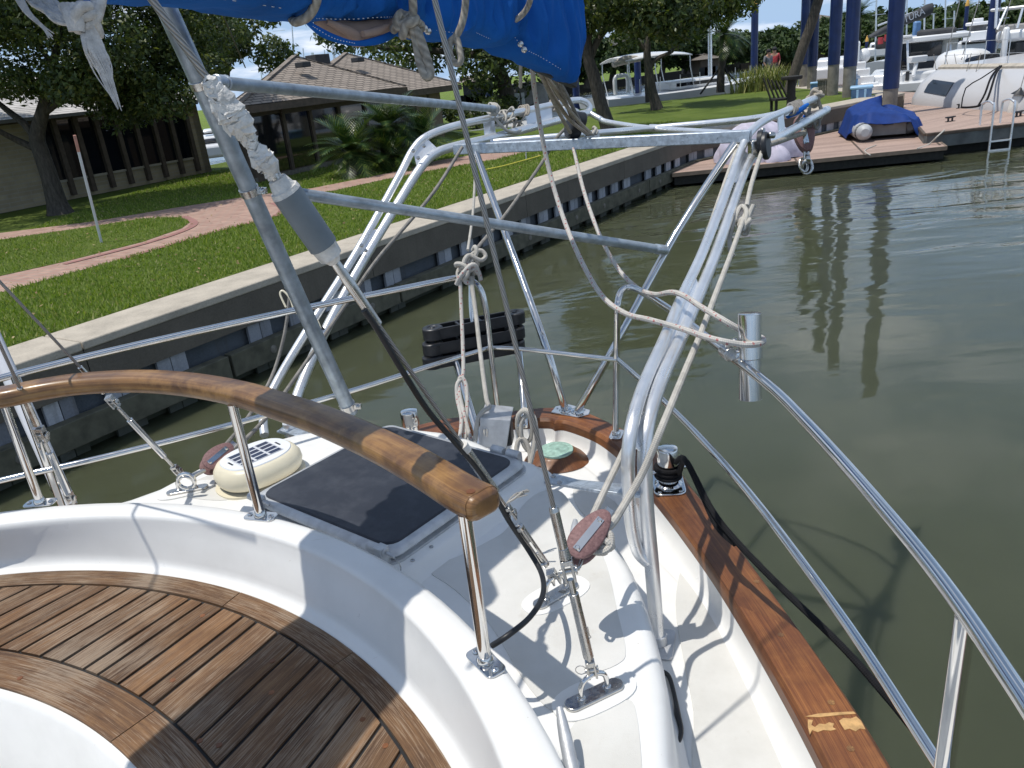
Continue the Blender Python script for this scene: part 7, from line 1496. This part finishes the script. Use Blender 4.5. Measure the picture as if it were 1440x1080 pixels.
def fender(px, py, d, L, r, label, lie=False, blk=False):
    d = P(Z(px, py+(9 if not lie else 6), -2.5))[2]-.15; c = D(px, py, d); t = thing('fender', c, label, 'fender', 'fenders along the catamaran'); axv = V((.45, -.8, .1)).normalized() if lie else V((.12, -.1, 1)).normalized()
    mb = MB(); prof = [(.02, -L/2), (r*.6, -L*.44), (r*.95, -L*.28), (r, -L*.1), (r*.98, L*.1), (r*.8, L*.3), (r*.45, L*.42), (.05, L*.5)]; mb.lathe(prof, c, axis=axv, seg=18); build('fender_body', mb, M['fender'], t)
    mb = MB(); mb.lathe([(.07 if not blk else .2, L*.36 if blk else L*.46), (.06, L*.5), (.02, L*.58)], c, axis=axv, seg=12); build('fender_end', mb, M['blackpl'], t)
    mb = MB(); mb.tube([c+axv*L*.55, c+axv*L*.6+V((.15, .1, .5)), c+V((.35, .2, 1.3))], .012, 6, sub=3); build('fender_lanyard', mb, M['ropegrey'], t)
fender(1299, 131, 27.6, .55, .20, 'leftmost white fender, dark ended, at the far end of the catamaran', True, True)
fender(1314, 135, 27.0, .7, .27, 'big white fender lying on the dock next to the leftmost one', True, True); fender(1327, 133, 27.4, .6, .24, 'rounded white fender half hidden behind the big lying one', True)
fender(1349, 138, 25.4, .75, .25, 'upright yellowish white fender below the dark hull window'); fender(1362, 139, 25.0, .75, .24, 'upright white fender just right of the yellowish one'); fender(1428, 148, 21.2, .8, .16, 'striped white fender with a black top behind the swim ladder', False, True)
mb = MB(); mb.tube([D(1408, 93, 23.3), D(1400, 105, 22.3), D(1392, 130, 21.6), D(1386, 143, 21.5), D(1376, 149, 21.6), D(1362, 151, 22), D(1352, 151, 22.4)], .03, 8, sub=5); mb.tube([D(1406, 93, 23.3), D(1394, 108, 22.3), D(1385, 132, 21.8), D(1376, 148, 21.8)], .028, 8, sub=4); mb.tube([D(1404, 94, 23.4), D(1380, 110, 22.9), D(1358, 124, 22.8), D(1352, 150, 22.4)], .018, 8, sub=2)
tag(build('mooring_lines', mb, M['ropeblack']), 'black mooring lines hanging in loops from the catamaran rail to a dock cleat', 'rope')
# power catamaran with dark saloon windows
pc = thing('power_catamaran', Y(1230, 120, 38), 'white twin hulled boat with dark saloon windows and lettering behind the navy pilings', 'boat')
def pbox(x0, y0, x1, y1, d, th, mat, nm, bev=.08, ang=None): return cbox(x0, y0, x1, y1, d, th, mat, nm, bev, pc, ang)
pbox(1141, 96, 1196, 122, 36.5, 7, 'hullwhite', 'hull', .12); pbox(1226, 104, 1312, 126, 35.5, 6, 'hullwhite', 'hull', .12); pbox(1226, 118, 1300, 130, 34.6, 1.6, 'hullwhite', 'swim_platform', .05)
for k in range(4): pbox(1196+k*5, 90+k*9, 1216+k*6, 124, 36.2-.25*k, 1.2, 'hullwhite', 'stern_step', .04)
pbox(1150, 84, 1200, 98, 37.5, 5, 'hullwhite', 'side_deck', .08); pbox(1188, 62, 1208, 100, 37.0, 4, 'hullwhite', 'cockpit_side', .08)
pbox(1258, 60, 1340, 96, 37.5, 5, 'hullwhite', 'saloon', .06); pbox(1266, 62, 1321, 79, 37.3, .3, 'glass', 'saloon_window', .02); pbox(1280, 80, 1326, 86, 37.25, .3, 'hullwhite', 'window_sill', .02); pbox(1264, 62, 1279, 98, 37.2, .3, 'glass', 'saloon_door', .02); pbox(1292, 86, 1334, 100, 37.1, .6, 'charcoal', 'cockpit_seat', .05)
pbox(1262, 50, 1358, 57, 36.2, 6.5, 'hullwhite', 'flybridge_roof', .06); pbox(1292, 41, 1342, 49, 37, 3, 'charcoal', 'flybridge_seat', .1); pbox(1264, 50, 1282, 53, 36.0, 1, 'hullwhite', 'roof_locker', .03)
for px in (1276, 1336): mb = MB(); mb.tube([D(px, 57, 36.3), D(px+1, 100, 36.3)], .05, 8); build('roof_post', mb, M['alu'], pc)
mb = MB(); mb.tube([D(1284, 108, 35), D(1289, 86, 35)], .09, 10); mb.box(D(1290, 83, 35), (.75, .4, .28)); build('davit_crane', mb, M['hullwhite'], pc, bevel=.05)
mb = MB()
for px in (1194, 1198, 1202): mb.tube([D(px, 122, 35.6), D(px+3, 96, 36)], .03, 6)
mb.tube([D(1268, 106, 35.3), D(1268, 100, 35.3), D(1279, 99, 35.3), D(1280, 105, 35.3)], .03, 6); build('grab_rails', mb, M['alu'], pc)
mb = MB(); mb.ball(D(1215, 78, 37.2), .32, sc=(1, .8, 1)); mb.tube([D(1214, 80, 37.2), D(1212, 95, 37.2)], .08, 8); build('stern_light', mb, M['hullwhite'], pc)
pbox(1206, 108, 1218, 119, 36.3, .1, 'glass', 'hull_port', .02)
pbox(1232, 55, 1250, 68, 37.4, .8, 'charcoal', 'outboard', .1); mb = MB(); mb.lathe([(.12, 0), (.12, .3)], D(1238, 62, 37.2), seg=10); mb.lathe([(.12, 0), (.12, .3)], D(1247, 58, 37.2), seg=10); build('stern_floats', mb, M['red'], pc)
def text(s, c, right, up, size, mat, parent=None, name='lettering'):
    cu = bpy.data.curves.new(name, 'FONT'); cu.body = s; cu.size = size; cu.extrude = .004; cu.align_x = 'CENTER'; cu.align_y = 'CENTER'; o = bpy.data.objects.new(name, cu); COL.objects.link(o); dg_ = bpy.context.evaluated_depsgraph_get(); me = bpy.data.meshes.new_from_object(o.evaluated_get(dg_)); COL.objects.unlink(o); bpy.data.objects.remove(o)
    m = bpy.data.objects.new(name, me); COL.objects.link(m); r_ = right.normalized(); n = r_.cross(up).normalized(); u_ = n.cross(r_); X = Matrix((r_, u_, n)).transposed().to_4x4(); X.translation = c
    for v in me.vertices: v.co = X @ v.co
    me.materials.clear(); me.materials.append(M[mat])
    if parent is not None: put(m, parent)
    return m
text('T  COT', D(1297, 109, 35.2), _r, V((0, 0, 1)), .48, 'charcoal', pc)
mb = MB(); mb.box(D(1276, 107, 35.3), (.16, .02, .4)); build('hull_mark', mb, M['charcoal'], pc)
# sailboat with charcoal boom cover behind it
vb2 = thing('moored_sailboat', Y(1240, 90, 46), 'sailboat with charcoal boom cover bearing pale lettering, behind the thickest piling', 'sailboat'); hA, hB = Y(1235, 80, 46), Y(1330, 55, 56); hA.z = hB.z = 0; mb, d_, n_, L = hullmesh(hA, hB, 3.6, 1.3, WATER); build('hull', mb, M['hullwhite'], vb2, ang=50)
rows = []; pa_, pb2 = D(1222, 52, 46), D(1310, 12, 46)
for i in range(12):
    f = i/11; c = pa_.lerp(pb2, f); h_ = (.1+.62*f**.6)*(1-.25*max(0, f-.9)/.1); rows.append([c+V((0, math.sin(a)*.25, math.cos(a)*h_*.5+.03*math.sin(8*f+a))) for a in [6.2832*k/14 for k in range(14)]])
mb = MB(); mb.loft(rows, closed=True, cap=True); build('boom_cover', mb, M['charcoal'], vb2, ang=60)
dr = (pb2-pa_).normalized(); text('VENTURA', D(1275, 27, 45.55), dr, V((0, 0, 1)), .52, 'pvc', vb2)
mb = MB(); mb.tube([D(1250, -60, 46), D(1256, 60, 46)], .09, 8); build('mast', mb, M['alu'], vb2); mb = MB(); mb.tube([D(1234, 36, 46), D(1310, 8, 46)], .05, 6); build('boom', mb, M['alu'], vb2)
mb = MB(); mb.box(D(1289, 42, 44), (.4, .3, .9)); build('blue_bag', mb, M['bluebin'], vb2, bevel=.1)
# white motor yachts further right
my = thing('motor_yacht', Y(1375, 70, 50), 'layered white motor yacht behind the catamaran dome', 'yacht')
for (x0, y0, x1, y1, d, th, mt, nm) in ((1350, 58, 1410, 70, 48, 5, 'hullwhite', 'hull'), (1358, 44, 1408, 58, 49, 4, 'hullwhite', 'deckhouse'), (1356, 56, 1410, 60, 47.8, .5, 'glass', 'window_band'), (1360, 31, 1392, 35, 50, 3, 'hullwhite', 'flybridge_roof'), (1364, 35, 1386, 44, 51, 1.5, 'greycanvas', 'flybridge_screen'), (1368, 26, 1382, 31, 50.5, 1, 'hullwhite', 'radar_arch')): cbox(x0, y0, x1, y1, d, th, mt, nm, .05, my)
mb = MB(); mb.tube([D(1390, 40, 49), D(1396, 31, 49), D(1408, 29, 49)], .12, 8, sub=3); build('arch_tube', mb, M['hullwhite'], my)
my2 = thing('motor_yacht', Y(1220, 70, 70), 'small white cruiser far off left of the thickest piling', 'yacht')
for (x0, y0, x1, y1, d, th, mt, nm) in ((1218, 68, 1246, 80, 66, 4, 'hullwhite', 'hull'), (1224, 60, 1246, 68, 67, 3, 'hullwhite', 'deckhouse'), (1226, 63, 1244, 66, 66.8, .3, 'glass', 'window_band')): cbox(x0, y0, x1, y1, d, th, mt, nm, .15, my2)
my3 = thing('motor_yacht', Y(292, 225, 36), 'white boat glimpsed in the gap between the two buildings', 'yacht')
for (x0, y0, x1, y1, d, th, mt, nm) in ((262, 205, 330, 222, 38, 4, 'hullwhite', 'hull'), (276, 192, 322, 205, 39, 3, 'hullwhite', 'deckhouse'), (280, 195, 318, 201, 38.9, .3, 'glass', 'window_band'), (286, 182, 312, 186, 39, 2, 'hullwhite', 'flybridge_roof')): cbox(x0, y0, x1, y1, d, th, mt, nm, .15, my3)
mb = MB(); mb.prism([(-22, 29.2), (-6.5, 29.2), (-6.5, 31), (-22, 31)], -2.6, -2.25); solo('far_pier', mb, M['conc'], 'pale concrete pier seen between the buildings', 'pier')
# background masts
def bgmast(px, py0, py1, yy, lab, w=.06, lean=0):
    p = Y(px, py1, yy); q = Y(px+lean, py0, yy); t = thing('sailboat_mast', (p.x, p.y, WATER), lab, 'mast', 'bare masts beyond the buildings'); mb = MB(); mb.tube([V((p.x, p.y, WATER)), q], [w*1.2, w], 6); build('mast_tube', mb, M['alu'], t)
    mb = MB(); mb.bar(V((p.x-.5, p.y, p.z*.4+q.z*.6)), V((p.x+.5, p.y, p.z*.4+q.z*.6)), .04, .03); build('spreader', mb, M['alu'], t); return t
for i, (px, y0, yy, w_) in enumerate(((381, 62, 70, .07), (389, 68, 75, .06), (392, 57, 72, .09), (397, 72, 78, .05), (409, -20, 68, .05), (428, 68, 80, .06), (441, 74, 85, .14), (448, 80, 82, .05), (458, 70, 84, .05), (470, 60, 76, .12), (366, 76, 88, .05))):
    bgmast(px, y0, 130, yy, 'thin bare mast against the sky above the shingled roofs', w_, -2)
for i, (px, y0, yy) in enumerate(((1232, -20, 62), (1300, -20, 58), (1329, -10, 64), (1275, -20, 70), (1312, 20, 66), (1341, 15, 60), (1401, -10, 52))):
    t = bgmast(px, y0, 80, yy, 'thin mast rising among the moored white boats at the right', .06, 1); t['group'] = 'masts among the right hand boats'
# shrubs beyond the clubhouse
for i, (px, py, yy, w_, h_) in enumerate(((668, 150, 33, 1.6, 1.3), (715, 146, 35, 1.4, 1.1), (755, 142, 40, 2.0, 1.4))):
    c = Y(px, py, yy); c.z = LAWN; t = thing('shrub', c, ('dark green shrub at the right corner of the clubhouse', 'low green shrub behind the boat with grey canvas', 'wide green shrub beneath the blue cover tip')[i], 'shrub'); cs, rs_ = blobs(c+V((0, 0, h_*.5)), (w_*.7, w_*.6, h_*.4), 9, .3, .5, low=-.9); v, f = leaves(cs, rs_, 2200, .08, .9); rawmesh('foliage', v, f, M['oakleaf'], t); mb = MB(); mb.tube([c, c+V((0, 0, h_*.7))], .05, 6); build('stem', mb, M['bark'], t)
# ---------------- people
def person(px, py, yy, hgt, shirt, pants, label, turn=0.0, bag=None):
    c = Y(px, py, yy); z0 = LAWN-.02; b = V((c.x, c.y, z0)); s = hgt/1.75; R = yaw(turn); t = thing('person', b, label, 'person')
    J = {'pel': (0, 0, .95), 'spi': (0, .02, 1.18), 'che': (0, .03, 1.36), 'nec': (0, .01, 1.50), 'hea': (0, -.01, 1.60), 'top': (0, 0, 1.72), 'hl': (-.10, 0, .90), 'kl': (-.11, -.03, .50), 'al': (-.11, .03, .09), 'tl': (-.12, -.13, .03), 'hr': (.10, 0, .90), 'kr': (.12, .02, .50), 'ar': (.13, .05, .09), 'tr': (.14, -.10, .03), 'sl': (-.19, .02, 1.42), 'el': (-.25, .02, 1.14), 'wl': (-.20, -.12, .92), 'ml': (-.19, -.16, .84), 'sr': (.19, .02, 1.42), 'er': (.25, .04, 1.14), 'wr': (.22, -.10, .93), 'mr': (.21, -.14, .85)}
    E_ = [('pel', 'spi'), ('spi', 'che'), ('che', 'nec'), ('nec', 'hea'), ('hea', 'top'), ('pel', 'hl'), ('hl', 'kl'), ('kl', 'al'), ('al', 'tl'), ('pel', 'hr'), ('hr', 'kr'), ('kr', 'ar'), ('ar', 'tr'), ('che', 'sl'), ('sl', 'el'), ('el', 'wl'), ('wl', 'ml'), ('che', 'sr'), ('sr', 'er'), ('er', 'wr'), ('wr', 'mr')]
    rad = {'pel': .15, 'spi': .135, 'che': .15, 'nec': .06, 'hea': .10, 'top': .07, 'hl': .095, 'kl': .06, 'al': .042, 'tl': .035, 'hr': .095, 'kr': .06, 'ar': .042, 'tr': .035, 'sl': .065, 'el': .043, 'wl': .03, 'ml': .028, 'sr': .065, 'er': .043, 'wr': .03, 'mr': .028}
    def skin(keys, k, mat, nm, ofs=1.0):
        ks = [q for q in J if q in keys]; me = bpy.data.meshes.new(nm); me.from_pydata([tuple(b+R @ (V(J[q])*s)) for q in ks], [(ks.index(a), ks.index(e)) for a, e in E_ if a in ks and e in ks], []); o = bpy.data.objects.new(nm, me); COL.objects.link(o); me.materials.append(M[mat]); o.modifiers.new('skin', 'SKIN')
        if not me.skin_vertices: me.attributes
        for i, q in enumerate(ks): r_ = rad[q]*s*k; me.skin_vertices[0].data[i].radius = (r_, r_*.85); me.skin_vertices[0].data[i].use_root = (i == 0)
        sb_ = o.modifiers.new('sub', 'SUBSURF'); sb_.levels = 1; sb_.render_levels = 1; put(o, t); return o
    bpy.context.view_layer.update()
    def skinned(keys, k, mat, nm):
        me = bpy.data.meshes.new(nm); ks = [q for q in J if q in keys]; bm = bmesh.new(); lay = bm.verts.layers.skin.verify(); vs_ = []
        for i, q in enumerate(ks): v = bm.verts.new(b+R @ (V(J[q])*s)); r_ = rad[q]*s*k; v[lay].radius = (r_, r_*.85); v[lay].use_root = (i == 0); vs_.append(v)
        for a, e in E_:
            if a in ks and e in ks: bm.edges.new((vs_[ks.index(a)], vs_[ks.index(e)]))
        bm.to_mesh(me); bm.free(); me.materials.append(M[mat]); o = bpy.data.objects.new(nm, me); COL.objects.link(o); o.modifiers.new('skin', 'SKIN'); sb_ = o.modifiers.new('sub', 'SUBSURF'); sb_.levels = 1; sb_.render_levels = 1; put(o, t); return o
    skinned(list(J), 1.0, 'skin', 'body'); skinned(['spi', 'che', 'sl', 'sr', 'pel', 'el', 'er'], 1.14, shirt, 'shirt'); skinned(['pel', 'hl', 'kl', 'hr', 'kr', 'al', 'ar'], 1.18, pants, 'trousers')
    mb = MB(); mb.ball(b+R @ (V((0, .015, 1.655))*s), .112*s, sc=(.95, 1, .95)); build('hair', mb, M['darkcloth'], t); return t
person(1080, 118, 39.0, 1.72, 'greycloth', 'darkcloth', 'person in a grey shirt and dark trousers standing beside the spiky grass', .4)
person(1088, 118, 39.6, 1.78, 'red', 'darkcloth', 'person in a red shirt standing right behind the one in grey', -.5)
# ---------------- far shore
fs = [(-220, 78), (-60, 62)]+[tuple(Z(x, y, WATER).xy) for x, y in ((830, 129), (905, 117), (965, 108), (1040, 98), (1100, 92), (1150, 87), (1240, 78))]+[(110, 100), (260, 90), (300, 300), (-300, 300)]
mb = MB(); mb.prism(fs, -3.6, -2.35); struct('far_shore', mb, M['grass'])
for i in range(1, 9):
    pass
mb = MB()
for i in range(1, 10): a, b = V((*fs[i], -2.75)), V((*fs[i+1], -2.75)); mb.bar(a, b, .5, .95)
solo('far_bulkhead', mb, M['blackwood'], 'dark timber bulkhead along the far shore across the water', 'bulkhead')
def fartree(px, pyt, pyb, yy, w_, label, n=2600, mat='farleaf', seed=0):
    base = Y(px, pyb, yy); base.z = -2.35; top = Y(px, pyt, yy); H_ = top.z-base.z; t = thing('shore_tree', base, label, 'tree', 'trees lining the far shore'); mb = MB(); mb.tube([base, base+V((.3, 0, H_*.35)), base+V((0, 0, H_*.7))], [.35, .28, .12], 8); build('trunk', mb, M['bark'], t)
    ww = w_*yy/F/2; c = base+V((0, 0, H_*.56)); cs, rs_ = blobs(c, (ww, ww*.7, H_*.40), 16, ww*.25, ww*.5, low=-.9); v, f = leaves(cs, rs_, n, ww*.11, .85); rawmesh('crown', v, f, M[mat], t); return t
frt = [(1078, 48, 66, 112, 60), (1100, 52, 74, 108, 70), (1112, 42, 70, 124, 60), (1128, 44, 72, 116, 60), (1150, 40, 80, 110, 56), (1165, 26, 70, 128, 60), (1186, 34, 70, 118, 60), (1207, 24, 70, 126, 60), (1226, 30, 70, 120, 56), (1246, 20, 70, 128, 70), (1270, 24, 60, 122, 60), (1296, 14, 60, 130, 70), (1322, 18, 60, 124, 60), (1346, 12, 55, 130, 64), (1372, 6, 55, 134, 70), (1398, 10, 50, 128, 64), (1422, 0, 50, 132, 70), (1446, 2, 45, 130, 70), (1060, 45, 80, 106, 60), (1035, 50, 95, 96, 60), (1000, 42, 100, 92, 70), (965, 40, 105, 90, 70), (930, 45, 105, 88, 60), (895, 48, 110, 84, 70), (860, 45, 115, 80, 70), (825, 50, 120, 78, 70), (790, 60, 120, 78, 60), (1090, 60, 80, 100, 50), (1180, 55, 75, 104, 50), (1260, 45, 70, 106, 56)]
words = ['rounded', 'broad', 'tall dense', 'bushy', 'low spreading', 'narrow', 'pale green', 'dark']
for i, (px, t0, b0, yy, w_) in enumerate(frt):
    place = 'behind the lone oak' if px < 1060 else 'left of the leaning palm' if px < 1125 else 'behind the row of navy pilings' if px < 1235 else 'behind the lettered boom cover' if px < 1320 else 'above the white yachts at far right'
    o = fartree(px, t0, b0, yy, w_*1.15, 'distant %s tree on the far shore %s' % (words[i % 8], place), seed=i)
for (px, py, yy, lab) in ((1210, 18, 112, 'distant palm poking above the trees left of the thickest piling'), (1352, 22, 100, 'distant bushy palm behind the motor yacht')):
    p = Y(px, py, yy); t = thing('far_palm', (p.x, p.y, -2.35), lab, 'palm'); mb = MB(); mb.tube([V((p.x, p.y, -2.35)), p], [.25, .2], 8); build('trunk', mb, M['bark'], t); palmhead(p, 40, 2.4, t, 'farleaf', seed=int(px), up=0, wl=.35)
# hut, houses
h0 = Y(1128, 78, 112); hut = thing('shore_hut', (h0.x, h0.y, -2.35), 'open sided hut with an old thatched roof on the far shore', 'hut'); wv_ = 3.2; zt, ze_ = Y(1128, 62, 112).z, Y(1128, 76, 112).z
mb = MB(); mb.v = [(h0.x-wv_, h0.y-2, ze_), (h0.x+wv_, h0.y-2, ze_), (h0.x+wv_, h0.y+2, ze_), (h0.x-wv_, h0.y+2, ze_), (h0.x-wv_*.8, h0.y, zt), (h0.x+wv_*.8, h0.y, zt)]
for f, u in (((0, 1, 5, 4), [(0, 0), (6, 0), (5, 2), (1, 2)]), ((2, 3, 4, 5), [(0, 0), (6, 0), (5, 2), (1, 2)]), ((3, 0, 4), None), ((1, 2, 5), None), ((3, 2, 1, 0), None)): mb.face(f, u)
build('roof', mb, M['thatch'], hut, smooth=False)
for (x, y) in ((-.85, -.8), (.85, -.8), (-.85, .8), (.85, .8), (0, -.8)): mb = MB(); mb.box((h0.x+x*wv_, h0.y+y*2, (ze_-2.35)/2), (.25, .25, ze_+2.35)); build('post', mb, M['brownwood'], hut)
def house(px0, px1, pyt, pye, pyb, yy, wall, roof, label):
    a, b = Y(px0, pye, yy), Y(px1, pye, yy); ze_ = a.z; zt = Y(px0, pyt, yy).z; t = thing('far_house', (a.x, a.y, -2.35), label, 'house'); mb = MB(); mb.box(((a.x+b.x)/2, yy+4, (ze_-2.35)/2), (b.x-a.x, 8, ze_+2.35)); build('wall', mb, M[wall], t)
    m_ = .4; mb = MB(); mb.v = [(a.x-m_, yy-m_, ze_), (b.x+m_, yy-m_, ze_), (b.x+m_, yy+8+m_, ze_), (a.x-m_, yy+8+m_, ze_), (a.x+1.5, yy+4, zt), (b.x-1.5, yy+4, zt)]
    for f in ((0, 1, 5, 4), (1, 2, 5), (2, 3, 4, 5), (3, 0, 4)): mb.face(f, [(0, 0), (8, 0), (7, 4), (1, 4)][:len(f)])
    build('roof', mb, M[roof], t, smooth=False)
    for k in range(3): x = a.x+(b.x-a.x)*(.2+.3*k); mb = MB(); mb.box((x, yy-.02, ze_-1.4), (1.1, .06, 1.3)); build('window', mb, M['glass'], t)
house(1146, 1172, 20, 27, 50, 170, 'tan', 'thatch', 'far orange tan house roof peeping over the shore trees'); house(985, 1012, 76, 84, 98, 84, 'brownwood', 'thatch', 'low brown house on the far lawn behind the young palm')
house(650, 680, 108, 116, 140, 52, 'charcoal', 'shingle', 'dark house beyond the clubhouse, under the wide oak')
